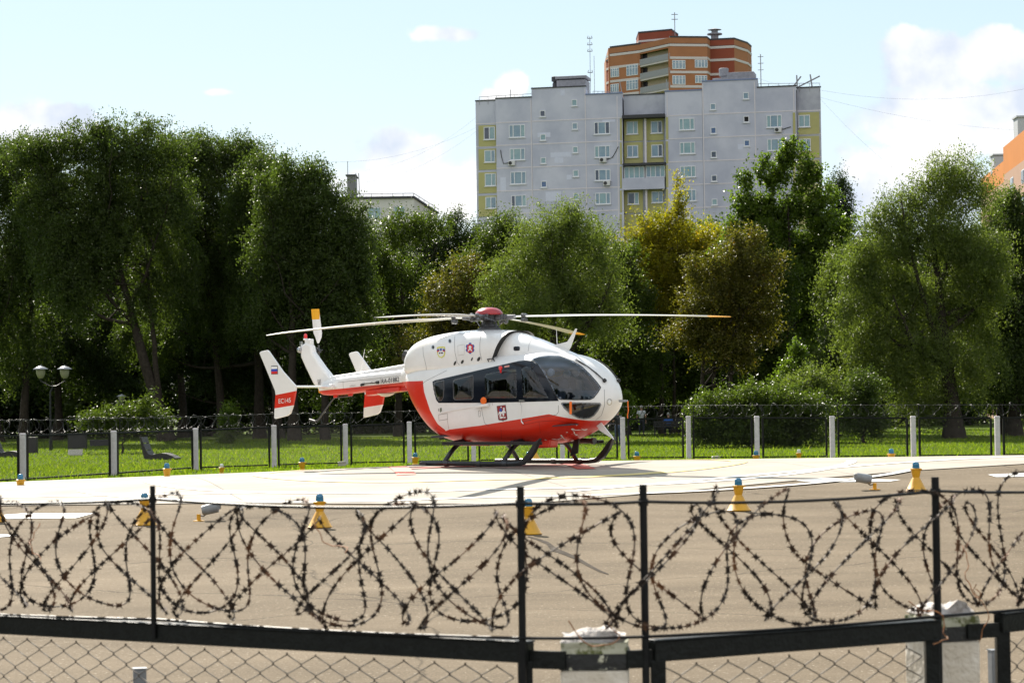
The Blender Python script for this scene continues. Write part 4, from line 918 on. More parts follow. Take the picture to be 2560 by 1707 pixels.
# ================================================================== PAD LIGHTS
def pad_lights():
    yel = mat('fixture_yellow', (.62, .31, .006), .45, var=.12, scale=8, coat=.15); blu = bpy.data.materials.new('blue_lens'); blu.use_nodes = True
    b = blu.node_tree.nodes['Principled BSDF']; b.inputs['Base Color'].default_value = (.01, .19, .36, 1); b.inputs['Roughness'].default_value = .12; b.inputs['Transmission Weight'].default_value = .35; b.inputs['Coat Weight'].default_value = .5
    clr = mat('clear_lens', (.65, .65, .6), .12, coat=.6); gr = mat('fixture_steel', (.2, .2, .19), .5, metal=.4, var=.2)

    def make(clear=False, small=1.0):
        t = empty('pad_light')
        s = MB(); s.lathe([(.20, .0), (.205, .012), (.19, .02), (.075, .245), (.062, .262)], n=24); s.build('cone_base', yel, t, smooth=True, angle=R(35))
        s = MB(); s.lathe([(.062, .262), (.078, .33), (.088, .40), (.095, .402), (.098, .42), (.088, .425)], n=24)
        for k in range(3): a = k * 2.1 + .4; s.tube([(.095 * math.cos(a), .095 * math.sin(a), .40), (.12 * math.cos(a), .12 * math.sin(a), .405)], .012, 6)
        s.build('collar', yel, t, smooth=True, angle=R(35))
        s = MB(); s.lathe([(.064, .425), (.066, .45), (.062, .47), (.064, .475), (.058, .51), (.044, .535), (.03, .542)], n=20); s.build('lens', clr if clear else blu, t, smooth=True, angle=R(50))
        return t
    a = make(); c = make(True)
    # photo positions of the foot (near ones) / of the collar foot (far ones, whose cone the crest of the pad hides)
    near = [(362, 1315, 'yellow cone light partly hidden behind the leftmost thin fence rod'), (800, 1321, 'yellow cone light with blue lens in the left half of the near row'), (1322, 1338, 'yellow cone light with blue lens nearest to the camera, beside the cracked patch'),
            (1847, 1279, 'yellow cone light with blue lens left of the grey floodlight on the right apron'), (2291, 1232, 'yellow cone light with blue lens right of the grey floodlight, by the pad edge'), (-12, 1307, 'yellow cone light cut off by the left edge of the photo')]
    used = False; first = True
    for i, (px, py, lb) in enumerate(near):
        o = a if i == 0 else copy_tree(a)
        p = ground_hit(px, py, dmin=25); o.location = (p.x, p.y, p.z + (.02)); o.rotation_euler.z = i * 1.3
        tag(o, lb, 'pad light', 'yellow perimeter lights around the helipad')
    far = [(51, 1184, 52, 'small blue-topped yellow light at the foot of the leftmost white fence post'), (417, 1157, 55, 'blue-topped yellow light below the dark reclining bench'), (755, 1143, 62, 'blue-topped yellow light on the far pad edge below the red tail plates'),
           (1038, 1131, 64, 'blue-topped yellow light just behind the tail end of the skids'), (1321, 1128, 65, 'blue-topped yellow light seen between the legs of the landing gear'), (1592, 1128, 64.5, 'blue-topped yellow light right of the helicopter nose and skid tip'),
           (1890, 1126, 63, 'blue-topped yellow light at the foot of a white post below the hedge'), (2228, 1121, 58.5, 'blue-topped yellow light at the right far edge of the pad')]
    for px, py, Y, lb in far:
        top = at(px, py, Y)
        o = copy_tree(a); sc = 1.0; o.location = (top.x, Y, top.z - .545 * 1.0); tag(o, lb, 'pad light', 'yellow perimeter lights around the helipad')
    for px, py, Y, lb, i in [(554, 1159, 68, 'small yellow light with clear lens between two white posts on the left lawn edge', 0), (1997, 1123, 68, 'small yellow light with clear lens in front of the hedge, right of the helicopter', 1), (1338, 1112, 72, 'small yellow light with clear lens farthest back behind the landing gear', 2)]:
        top = at(px, py, Y); o = c if i == 0 else copy_tree(c); o.scale = (.85, .85, .85); o.location = (top.x, Y, top.z - .46); tag(o, lb, 'pad light', 'clear lens lights beyond the helipad')
    # floodlights
    gray = mat('flood_grey', (.22, .23, .24), .5, var=.2, scale=10); dk = mat('flood_glass', (.04, .045, .05), .2)

    def flood(px, py, face, lb, Y=None, s=1.0):
        p = ground_hit(px, py, dmin=25) if Y is None else at(px, py, Y)
        t = empty('floodlight', (p.x, p.y, p.z), 0, lb, 'floodlight', 'grey floodlights around the helipad'); t.scale = (s, s, s)
        m = MB(); m.lathe([(.10, 0.015), (.10, .03), (.035, .035), (.035, .14)], n=14); m.build('stand', yel, t, smooth=True, angle=R(30))
        m = MB(); m.tube([(0, 0, .12), (-.08 * face, .0, .10), (-.13 * face, 0, .14)], .014, 6); m.build('bracket', gr, t)
        m = MB(); m.tube([(-.06 * face, 0, .20), (-.14 * face, 0, .215), (-.22 * face, 0, .23), (-.33 * face, 0, .25)], [.078, .088, .088, .084], 16); m.build('housing', gray, t, smooth=True, angle=R(40))
        m = MB(); m.box((-.345 * face, 0, .265), (.05, .15, .10)); m.build('visor', gray, t, bevel=.01)
        m = MB(); m.box((-.372 * face, 0, .262), (.012, .12, .07)); m.build('glass', dk, t)
    flood(497, 1305, -1, 'grey floodlight facing right between the two left cone lights'); flood(2187, 1226, 1, 'grey floodlight facing left on a yellow stand by the white dash')
    bx = mat('box_beige', (.34, .32, .28), .6, var=.15)
    for i, (px, py, Y, lb) in enumerate([(855, 1165, 62, 'small beige ground box on the lawn edge below the tail'), (1790, 1151, 63, 'small beige ground box on the pad edge under the hedge')]):
        p = at(px, py, Y); t = empty('ground_box', p, .1, lb, 'ground box')
        m = MB(); m.box((0, 0, .05), (.20, .14, .09)); m.build('housing', bx, t, bevel=.015); m = MB(); m.prism([(-.11, .095), (.11, .095), (.07, .125), (-.09, .115)], lambda x, z: (x, -.08, z), lambda x, z: (x, .08, z)); m.build('lid', bx, t)


pad_lights()


# ================================================================== FAR FENCE
def tube_np(P, r, n=3):
    """P (k,3) -> verts, faces of a tube, vectorised"""
    P = np.asarray(P, float); d = np.gradient(P, axis=0); d /= np.linalg.norm(d, axis=1)[:, None] + 1e-9
    ref = np.tile(np.array([.13, .21, 1.0]), (len(P), 1)); bad = np.abs((d * ref).sum(1)) > .95; ref[bad] = (1, .2, 0)
    a = np.cross(d, ref); a /= np.linalg.norm(a, axis=1)[:, None]; b = np.cross(d, a); t = np.arange(n) * 2 * np.pi / n
    V = P[:, None, :] + (a[:, None, :] * np.cos(t)[None, :, None] + b[:, None, :] * np.sin(t)[None, :, None]) * (r if np.isscalar(r) else np.asarray(r)[:, None, None])
    k = len(P); i = np.arange(k - 1)[:, None] * n; j = np.arange(n)[None, :]; jn = (j + 1) % n
    Fc = np.stack([i + j, i + jn, i + n + jn, i + n + j], -1).reshape(-1, 4); return V.reshape(-1, 3), Fc


class NB:
    def __init__(s): s.V = []; s.F = []; s.o = 0

    def add(s, V, Fc): s.V.append(V); s.F.append(Fc + s.o); s.o += len(V)

    def build(s, name, m, parent=None, smooth=False): return np_mesh(name, np.concatenate(s.V), np.concatenate(s.F), m, parent, smooth=smooth)


def razor(nb, P0, P1, rad, pitch, phase, hand, wire, barb, step, rs, axis_z, jit=.02, flat=1.0, osc=.05, path=None):
    """one concertina coil from P0 to P1"""
    if path is not None:
        PP = np.array(path, float); sl = np.concatenate([[0], np.cumsum(np.linalg.norm(np.diff(PP, axis=0), axis=1))]); P0, P1 = PP[0], PP[-1]; L = sl[-1]; ax = (P1 - P0) / np.linalg.norm(P1 - P0)
    else: P0 = np.array(P0, float); P1 = np.array(P1, float); L = np.linalg.norm(P1 - P0); ax = (P1 - P0) / L
    up = np.array([0, 0, 1.]); sd_ = np.cross(ax, up); sd_ /= np.linalg.norm(sd_)
    turns = L / pitch; n = int(turns * 60); t = np.linspace(0, turns * 2 * np.pi, n)
    w1 = np.interp(np.arange(n), np.arange(0, n + 30, 30), rs.normal(0, 1, len(np.arange(0, n + 30, 30)))); w2 = np.interp(np.arange(n), np.arange(0, n + 22, 22), rs.normal(0, 1, len(np.arange(0, n + 22, 22))))
    s = np.linspace(0, L, n) + w1 * jit * 1.5 + osc * np.cos(hand * t * 2 + phase * 1.7)
    r = rad * (1 + w2 * jit * 1.6)
    base_ = P0 + ax * s[:, None] if path is None else np.stack([np.interp(s, sl, PP[:, k]) for k in range(3)], 1)
    P = base_ + up * (np.sin(hand * t + phase) * r + w2 * jit)[:, None] + sd_ * (np.cos(hand * t + phase) * r * flat)[:, None]
    nb.add(*tube_np(P, wire, 4))
    seg = np.linalg.norm(np.diff(P, axis=0), axis=1); cum = np.concatenate([[0], np.cumsum(seg)]); ss = np.arange(.01, cum[-1], step)
    ss = ss + rs.uniform(-.34, .34, len(ss)) * step
    B = np.stack([np.interp(ss, cum, P[:, k]) for k in range(3)], 1); B2 = np.stack([np.interp(ss + .004, cum, P[:, k]) for k in range(3)], 1)
    D = B2 - B; D /= np.linalg.norm(D, axis=1)[:, None] + 1e-9
    A = rs.normal(0, 1, D.shape); A -= D * (A * D).sum(1)[:, None]; A /= np.linalg.norm(A, axis=1)[:, None]; N_ = np.cross(D, A)
    # barb: a small bow-tie plate with four points
    l0, w0 = barb; l = l0 * rs.uniform(.7, 1.35, (len(B), 1)); w = w0 * rs.uniform(.7, 1.3, (len(B), 1))
    prof = [(-l, -w * 1.0), (-l * .5, -w * .5), (l * .5, -w * .5), (l * .9, -w * 1.0), (l * .75, 0), (l, w), (l * .5, w * .5), (-l * .5, w * .5), (-l * .9, w), (-l * .75, 0)]
    V = []
    for (p, q) in prof: V.append(B + D * p + A * q + N_ * .0006)
    for (p, q) in prof: V.append(B + D * p + A * q - N_ * .0006)
    V = np.stack(V, 1); m = len(B); base = np.arange(m)[:, None] * 20
    quads = [(0, 1, 8, 9), (1, 2, 6, 7), (2, 3, 4, 5), (1, 7, 8, 9), (2, 4, 5, 6), (1, 1, 7, 9)]
    quads = [(0, 1, 9, 9), (9, 1, 7, 8), (1, 2, 6, 7), (2, 3, 4, 4), (2, 4, 5, 6)]
    Q = []
    for q in quads: Q.append(base + np.array(q)[None, :]); Q.append(base + (np.array(q)[::-1] + 10)[None, :])
    nb.add(V.reshape(-1, 3), np.concatenate(Q))
    V = []
    for (p, q) in prof: V.append(B + D * p + N_ * q * .9 + A * .0006)
    for (p, q) in prof: V.append(B + D * p + N_ * q * .9 - A * .0006)
    V = np.stack(V, 1); nb.add(V.reshape(-1, 3), np.concatenate(Q))


def clean(o):
    bm = bmesh.new(); bm.from_mesh(o.data); bmesh.ops.dissolve_degenerate(bm, dist=1e-6, edges=bm.edges); bm.to_mesh(o.data); bm.free(); return o


M_CONC = mat('post_concrete', (.60, .55, .57), .75, var=.12, scale=9, bump=.4); M_BLK = mat('fence_black', (.008, .008, .008), .55, spec=.2, var=.3, scale=20); M_WIRE = mat('razor_steel', (.06, .055, .05), .5, metal=.5, col2=(.13, .07, .035), thr=(.5, .62), scale=9)


def far_fence():
    root = empty('perimeter_fence', (0, 91, 0), 0, 'far fence of white concrete posts and black mesh panels with razor wire behind the helipad', 'fence')
    root.location = (0, 0, 0)
    px = [-190, 52, 261, 449, 629, 793, 940, 1087, 1291, 1430, 1581, 1738, 1911, 2097, 2290, 2500]
    hh = [120, 113, 107, 101, 98, 95, 94, 93, 92, 92, 93, 95, 96, 97, 98, 99]
    tops = [1000, 997, 991, 985, 978, 975, 970, 966, 962, 960, 957, 957, 957, 957, 957, 956]
    pts = []; rs = np.random.RandomState(4)
    for x, h, t in zip(px, hh, tops):
        Y = F * 1.5 / (h * 1.0884); p = at(x * 1.0884, t * 1.0884, Y); g = float(gz(p.x, p.y)); pts.append((p, g))
    for i, (p, g) in enumerate(pts):
        m = MB(); z1 = p.z
        m.prism([(-.085, -.085), (.085, -.085), (.085, .085), (-.085, .085)], lambda a, b: (p.x + a, p.y + b, g - .05), lambda a, b: (p.x + a, p.y + b, z1 - .03)); m.prism([(-.097, -.097), (.097, -.097), (.097, .097), (-.097, .097)], lambda a, b: (p.x + a, p.y + b, z1 - .03), lambda a, b: (p.x + a * .8, p.y + b * .8, z1 + .03)); m.build('post', M_CONC, root, bevel=.012)
    nbw = NB()
    for i in range(len(pts) - 1):
        (a, ga), (b, gb) = pts[i], pts[i + 1]; d = (Vector((b.x, b.y, 0)) - Vector((a.x, a.y, 0))); L = d.length; d.normalize()
        q0 = Vector((a.x, a.y, 0)) + d * .22; q1 = Vector((b.x, b.y, 0)) - d * .22; za, zb_ = a.z - .04, b.z - .04; ga_, gb_ = ga + .10, gb + .10
        fr = MB(); f_ = lambda q, z: (q.x, q.y, z)
        fr.bar(f_(q0, za), f_(q1, zb_), .06, .06); fr.bar(f_(q0, ga_), f_(q1, gb_), .05, .05); fr.bar(f_(q0, ga - .02), f_(q0, za - .03), .07, .07, up=(1, 0, 0)); fr.bar(f_(q1, gb - .02), f_(q1, zb_ - .03), .07, .07, up=(1, 0, 0))
        fo = fr.build('panel_frame', M_BLK, root)
        # mesh of the panel: crossing wires
        nb = NB(); W_ = (q1 - q0).length; H_ = za - ga_; s_ = .075; k = int((W_ + H_) / s_); VV = []; FF = []; o = 0
        for j in range(k):
            for sg in (1, -1):
                u0, u1 = j * s_ - H_, j * s_; lo = max(0, -u0); hi = min(H_, W_ - u0)
                if hi <= lo: continue
                ua, ub = u0 + lo, u0 + hi; va, vb = lo, hi
                if sg < 0: va, vb = H_ - lo, H_ - hi
                A_ = q0 + d * ua; B_ = q0 + d * ub; fa = ua / W_; fb = ub / W_
                A_ = np.array((A_.x, A_.y, ga_ + (gb_ - ga_) * fa + va)); B_ = np.array((B_.x, B_.y, ga_ + (gb_ - ga_) * fb + vb))
                V_, F_ = tube_np(np.stack([A_, B_]), .0028, 3); nb.add(V_, F_)
        nb.build('chain_mesh', M_BLK, root)
        rz = NB(); up = .24
        P0 = (a.x, a.y, a.z + up); P1 = (b.x, b.y, b.z + up)
        razor(rz, P0, P1, .20, .55, rs.uniform(0, 6), 1, .0045, (.024, .018), .10, rs, 0, .03); razor(rz, P0, P1, .20, .6, rs.uniform(0, 6), -1, .0045, (.024, .018), .10, rs, 0, .03)
        V_, F_ = tube_np(np.array([(a.x, a.y, a.z + .42), (b.x, b.y, b.z + .42)]), .006, 4); rz.add(V_, F_)
        clean(rz.build('razor_coil', mat('razor_far', (.05, .048, .045), .45, metal=.5, var=.4, scale=5), root))
        m = MB(); m.bar((a.x + .2, a.y, a.z - .02), (a.x + .2, a.y, a.z + .46), .03, .03, up=(1, 0, 0)); m.build('wire_bracket', M_BLK, root)
    return root


far_fence()


# ================================================================== NEAR FENCE
def near_fence():
    rs = np.random.RandomState(11)
    root = empty('security_fence', (0, 0, 0), 0, 'near fence of black steel panels and white concrete posts topped with rusty razor wire', 'fence')
    Aa, Bb = Vector((-4.6, 11.60, 0)), Vector((.05, 8.42, 0)); Cc, Dd = Vector((.47, 8.40, 0)), Vector((1.57, 9.06, 0)); Ee, Ff = Vector((1.85, 9.30, 0)), Vector((3.6, 11.0, 0))
    blk = mat('near_black_paint', (.006, .007, .006), .45, spec=.2, var=.5, scale=25, bump=.25, bscale=60)
    wire = mat('chain_steel', (.045, .038, .03), .55, metal=.4, var=.3, scale=30)
    z_r = .885; gp = lambda p, z: (p.x, p.y, z)
    for k, (a, b) in enumerate(((Aa, Bb), (Cc, Dd), (Ee, Ff))):
        d = (b - a).normalized(); n = Vector((-d.y, d.x, 0)); L = (b - a).length
        m = MB(); m.bar(gp(a, z_r - .004), gp(b, z_r - .004), .045, .070); m.bar(gp(a, z_r + .0345), gp(b, z_r + .034), .062, .006); m.build('top_rail', blk, root, bevel=.004)
        m = MB(); m.bar(gp(a, -.42), gp(b, -.42), .045, .05); m.build('bottom_rail', blk, root)
        for q, sg in ((a, 1), (b, -1)):
            qq = q + d * .024 * sg; m = MB(); m.bar(gp(qq, -.6), gp(qq, z_r - .033), .052, .052, up=(1, 0, 0)); m.build('stile', blk, root, bevel=.004)
        # woven chain link: zig-zag wires, neighbours hooked together
        nb = NB(); w = .068; h = .078; z0, z1 = -.38, z_r - .035; nz = int((z1 - z0) / (h / 2)); cols = int((L - .1) / w * 1.0)
        zz = z0 + np.arange(nz + 1) * h / 2
        for c in range(cols):
            off = .05 + (c + .5) * w; amp = w * .54; sgn = 1 if c % 2 == 0 else -1
            u = off + amp * sgn * np.where(np.arange(nz + 1) % 2 == 0, 1, -1) + rs.normal(0, .0012, nz + 1)
            # round the bends
            uu = []; vv = []; dd = []
            for i in range(nz + 1):
                e = sgn if i % 2 == 0 else -sgn
                uu += [u[i] - e * .004, u[i], u[i] - e * .004]; vv += [zz[i] - .004, zz[i], zz[i] + .004]; dd += [-.003 * e, 0, .003 * e]
            uu = np.array(uu); vv = np.array(vv); dd = np.array(dd)
            P = np.stack([a.x + d.x * uu + n.x * dd, a.y + d.y * uu + n.y * dd, vv], 1); nb.add(*tube_np(P, .0022, 4))
        nb.build('chain_link', wire, root)
    # rods and stretched wires
    rod = mat('rod_paint', (.007, .007, .007), .5, spec=.2, var=.4, scale=30)
    def rod_at(p, r, z0=.86, z1=1.452):
        m = MB(); m.tube([gp(p, z0), gp(p, z1)], r, 10); m.tube([gp(p, 1.385), gp(p, 1.41)], r * 1.35, 10); m.build('support_rod', rod, root, smooth=True, angle=R(40))
    dA = (Bb - Aa); t1 = (-1.40 - Aa.x) / dA.x; r1 = Aa + dA * t1; r2 = Vector((.022, 8.40, 0)); r3 = Vector((.447, 8.39, 0)); r4 = Vector((1.576, 9.06, 0)); r5 = Vector((3.0, 10.4, 0)); r0 = Aa + dA * ((-3.0 - Aa.x) / dA.x)
    rod_at(r1 + Vector((0, -.035, 0)), .0105, .865); rod_at(r2, .0135, .2, 1.458); rod_at(r3, .0135, .2, 1.458); rod_at(r4, .0145, .2, 1.452); rod_at(r5, .013); rod_at(r0, .0105)
    line = [r0, r1, r2, r3, r4, r5]
    def sagw(z, sag, r):
        for i in range(len(line) - 1):
            a, b = line[i], line[i + 1]; P = []
            for t in np.linspace(0, 1, 12): q = a.lerp(b, t); P.append((q.x + .002, q.y - .016, z - sag * 4 * t * (1 - t) * (b - a).length))
            m = MB(); m.tube(P, r, 8); m.build('tension_wire', rod, root, smooth=True)
    sagw(1.400, .014, .0055); sagw(.935, .006, .0055)
    # concertina coils between the two stretched wires
    wm = mat('rusty_razor', (.030, .019, .012), .65, metal=.2, col2=(.20, .085, .032), thr=(.50, .68), scale=7)
    p0 = rs.uniform(0, 6)
    for hand, ph, pit in ((1, p0, .66), (-1, p0 + 1.0, .70), (1, p0 + 3.3, .78), (-1, p0 + 4.3, .62), (1, p0 + 1.9, .84)):
        nbz = NB(); razor(nbz, None, None, rs.uniform(.202, .220), pit, ph, hand, .0027, (.0130, .0145), .043, rs, 0, .024, .5, .08, path=[gp(q, 1.172) for q in line])
        clean(nbz.build('razor_coil', wm, root))
    # loose ends of wire
    for (px, Y, z) in ((-1.9, 9.7, 1.30), (-.72, 8.9, 1.36), (1.66, 9.0, 1.2), (1.72, 9.05, 1.05), (.18, 8.3, 1.0), (1.45, 8.95, 1.0)):
        P = []; q = np.array((px, Y, z)); dr = rs.normal(0, 1, 3); dr[2] = -.8; dr /= np.linalg.norm(dr)
        for k in range(22):
            P.append(q.copy()); dr = dr + rs.normal(0, .28, 3); dr /= np.linalg.norm(dr); q = q + dr * .017
        P = np.array(P); nbz = NB(); nbz.add(*tube_np(P, .0022, 4)); nbz.build('loose_wire', mat('orange_rust', (.28, .11, .035), .7, var=.4, scale=40), root)
    # concrete posts: rough broken top, painted black band, moss
    cm = mat('old_whitewash', (.62, .54, .43), .8, bump=.8, bscale=35, scale=7, col2=(.72, .65, .55), thr=(.4, .6)); moss = mat('mossy_paint', (.10, .11, .03), .9, col2=(.45, .44, .33), thr=(.42, .52), scale=22, bump=.5)
    dirty = mat('chipped_black', (.014, .014, .013), .6, col2=(.50, .48, .36), thr=(.60, .64), scale=26, bump=.4)
    for (x, y, rz, wd) in ((.275, 8.50, -.06, .235), (1.640, 9.34, .35, .21)):
        rot = Matrix.Rotation(rz, 3, 'Z'); hw = wd / 2
        def ring(w_, z, jit=0): return [Vector((x, y, z)) + rot @ Vector((sx * w_ + rs.normal(0, jit), sy * w_ + rs.normal(0, jit), rs.normal(0, jit))) for sx, sy in ((-1, -1), (-.33, -1), (.33, -1), (1, -1), (1, -.33), (1, .33), (1, 1), (.33, 1), (-.33, 1), (-1, 1), (-1, .33), (-1, -.33))]
        def stack(rings):
            m = MB(); vs = [v for r_ in rings for v in r_]; n = 12; k = len(rings)
            m.add(vs, [(i * n + j, i * n + (j + 1) % n, (i + 1) * n + (j + 1) % n, (i + 1) * n + j) for i in range(k - 1) for j in range(n)] + [tuple(range(n))[::-1], tuple((k - 1) * n + j for j in range(n))]); return m
        po = stack([ring(hw, -.6), ring(hw, .821)]).build('post', cm, root, bevel=.008)
        stack([ring(hw + .002, .822), ring(hw + .003, .85, .002), ring(hw + .002, .876, .002)]).build('painted_band', dirty, po)
        stack([ring(hw + .001, .877), ring(hw - .002, .895, .003), ring(hw - .004, .913, .004)]).build('mossy_edge', moss, po)
        cp = stack([ring(hw - .016, .914, .004), ring(hw - .008, .923, .008), ring(hw - .03, .936, .010), ring(hw * .6, .950, .010), ring(hw * .3, .956, .008)]); cp.build('broken_cap', mat('fresh_concrete', (.50, .46, .43), .9, var=.3, scale=18, bump=1., bscale=50), po, smooth=True, angle=R(28))
    m = MB()
    for (a, b) in ((Bb, Vector((.17, 8.37, 0))), (Vector((.38, 8.37, 0)), Cc)): m = MB(); m.bar(gp(a, .858), gp(b, .858), .016, .062); m.build('hinge_strap', blk, root)
    for (a, b) in ((Dd, Vector((1.6, 9.22, 0))), (Vector((1.72, 9.25, 0)), Ee)): m = MB(); m.bar(gp(a, .858), gp(b, .858), .016, .055); m.build('hinge_strap', blk, root)
    # grey stub posts just behind the mesh
    gm = mat('stub_grey', (.16, .17, .18), .55, var=.2, scale=15)
    for (px, py, Y, lb) in ((349, 1671, 11.6, 'short grey steel stub post behind the chain link at bottom left'), (2489, 1625, 11.8, 'short grey steel stub post behind the fence at bottom right')):
        p = at(px, py, Y); g = float(gz(p.x, p.y)); t = empty('stub_post', (p.x, p.y, g), .2, lb, 'post', 'grey stub posts behind the near fence')
        m = MB(); m.box((0, 0, (p.z - g) / 2), (.062, .062, p.z - g)); m.build('tube', gm, t, bevel=.006); m = MB(); m.box((0, 0, p.z - g + .003), (.068, .068, .005)); m.build('cap', gm, t)


near_fence()


# ================================================================== BUILDINGS
cb = lambda x, y: (1150 + x / 2.476, 50 + y / 2.476)           # enlarged view of the blocks


def pane_mat(name, c1, c2):
    return mat(name, c1, .08, spec=.8, col2=c2, thr=(.35, .65), scale=.9)


def grey_block():
    A = at(1186, 900, 296); B = at(2050, 900, 287); d = Vector((B.x - A.x, B.y - A.y, 0)).normalized(); n = Vector((d.y, -d.x, 0)); O = Vector((A.x, A.y, 0))
    ang = math.atan2(d.y, d.x); root = empty('apartment_block', (O.x, O.y, .6), ang, 'long pale grey concrete panel apartment block with green balcony bays', 'building')
    Rm = Matrix.Translation((O.x, O.y, .6)) @ Matrix.Rotation(ang, 4, 'Z'); Ri = Rm.inverted()
    def uz(x, y, dep=0.):
        p = on_plane(*cb(x, y), O - n * dep, n); q = Ri @ p; return q.x, q.z
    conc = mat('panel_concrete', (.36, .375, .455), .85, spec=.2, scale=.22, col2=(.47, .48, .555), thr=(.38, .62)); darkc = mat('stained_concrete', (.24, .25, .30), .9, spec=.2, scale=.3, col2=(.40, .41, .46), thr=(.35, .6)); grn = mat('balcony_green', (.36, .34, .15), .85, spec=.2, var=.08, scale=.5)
    seam = mat('panel_joint', (.55, .52, .55), .85, spec=.2); patchm = mat('repair_patch', (.50, .52, .62), .9, spec=.2); tar = mat('roof_tar', (.03, .03, .035), .7); trim = mat('roof_trim', (.13, .17, .30), .6)
    fr = mat('window_frame', (.60, .61, .64), .5, spec=.3); panes = [pane_mat('pane_blue', (.12, .19, .26), (.20, .28, .33)), pane_mat('pane_teal', (.15, .25, .28), (.24, .34, .35)), pane_mat('pane_dark', (.025, .03, .045), (.05, .06, .1)), pane_mat('pane_deep', (.03, .06, .16), (.05, .1, .22))]
    hole = mat('open_dark', (.006, .006, .008), .9)
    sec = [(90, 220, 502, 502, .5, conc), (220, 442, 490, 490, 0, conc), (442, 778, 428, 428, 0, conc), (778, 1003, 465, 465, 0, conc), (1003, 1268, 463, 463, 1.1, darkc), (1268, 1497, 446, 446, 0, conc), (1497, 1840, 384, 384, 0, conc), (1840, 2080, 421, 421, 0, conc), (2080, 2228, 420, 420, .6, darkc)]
    us = []
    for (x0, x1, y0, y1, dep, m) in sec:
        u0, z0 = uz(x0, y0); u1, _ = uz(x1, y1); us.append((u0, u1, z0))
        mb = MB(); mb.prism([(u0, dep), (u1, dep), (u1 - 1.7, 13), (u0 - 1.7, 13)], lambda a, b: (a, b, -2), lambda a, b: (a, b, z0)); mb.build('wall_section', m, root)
        mb = MB(); mb.prism([(u0 - .05, dep - .08), (u1 + .05, dep - .08), (u1 + .05, dep + .35), (u0 - .05, dep + .35)], lambda a, b: (a, b, z0 + .002), lambda a, b: (a, b, z0 + .14)); mb.build('roof_edge', trim if x0 in (778, 1268, 1497) else tar, root)
    # storey heights: joints between the panels
    zt = uz(600, 622)[1]; levels = [zt - 2.8 * k for k in range(0, 8)]
    def joint(u0, u1, z, dep): mb = MB(); mb.box(((u0 + u1) / 2, dep - .012, z), (u1 - u0 - .02, .03, .13)); mb.build('panel_joint', seam, root)
    for i in (0, 1, 2, 3, 5, 6, 7, 8):
        for z in levels: joint(us[i][0], us[i][1], z, sec[i][4])
    for x in (442, 778, 975, 1285, 1507, 1828, 2070):
        u, _ = uz(x, 700); mb = MB(); mb.box((u, -.018, (zt - 10) ), (.12, .03, 30)); 
        top = [s_[2] for s_ in us if s_[0] <= u <= s_[1]]; top = (top[0] if top else zt) - .3
        mb = MB(); mb.prism([(u - .06, -.028), (u + .06, -.028), (u + .06, .0), (u - .06, .0)], lambda a, b: (a, b, 0), lambda a, b: (a, b, top)); mb.build('panel_joint', seam, root)
    # green infill
    def slab(x0, y0, x1, y1, dep, m, nm, th=.06):
        u0, z1 = uz(x0, y0, dep); u1, z0 = uz(x1, y1, dep); mb = MB(); mb.prism([(u0, dep - th), (u1, dep - th), (u1, dep), (u0, dep)], lambda a, b: (a, b, z0), lambda a, b: (a, b, z1)); return mb.build(nm, m, root)
    for k in range(4): slab(115, 655 + k * 145, 236, 780 + k * 145, .5, grn, 'green_panel')
    for k in range(6): slab(2095, 575 + k * 147, 2226, 705 + k * 147, .6, grn, 'green_panel')
    for k in range(5):
        slab(990, 612 + 148 * k, 1003, 746 + 148 * k, .0, grn, 'green_panel'); slab(1274, 604 + 148 * k, 1290, 740 + 148 * k, .0, grn, 'green_panel')
        slab(2060, 575 + 148 * k, 2077, 705 + 148 * k, .0, grn, 'green_panel')
    for k in (0, 1, 3, 4):
        y = 612 + k * 148; slab(1016, y, 1134, y + 136, 1.1, grn, 'green_panel'); slab(1152, y - 3, 1262, y + 132, 1.1, grn, 'green_panel')
    slab(1006, 985, 1270, 1046, .35, conc, 'balcony_front', .5)
    for (x0, y0, x1, y1) in ((1006, 588, 1270, 602), (1010, 886, 1272, 896)):
        u0, z1 = uz(x0, y0); u1, z0 = uz(x1, y1); mb = MB(); mb.prism([(u0, -.45), (u1, -.45), (u1, 1.1), (u0, 1.1)], lambda a, b: (a, b, z0), lambda a, b: (a, b, z1 - .1)); mb.build('balcony_roof', tar, root)
    # column between the balconies
    u, z1 = uz(1142, 606); mb = MB(); mb.box((u, .55, z1 - 9), (.22, .22, 18)); mb.build('balcony_column', seam, root)
    # pale repair patches
    for (x0, y0, x1, y1) in ((585, 850, 640, 885), (660, 960, 695, 988), (530, 1065, 625, 1120), (480, 700, 560, 725), (250, 975, 285, 1065), (560, 822, 690, 848), (1720, 770, 1790, 800), (622, 436, 648, 468), (880, 620, 960, 632)): slab(x0, y0, x1, y1, 0., patchm, 'repair_patch', .012)
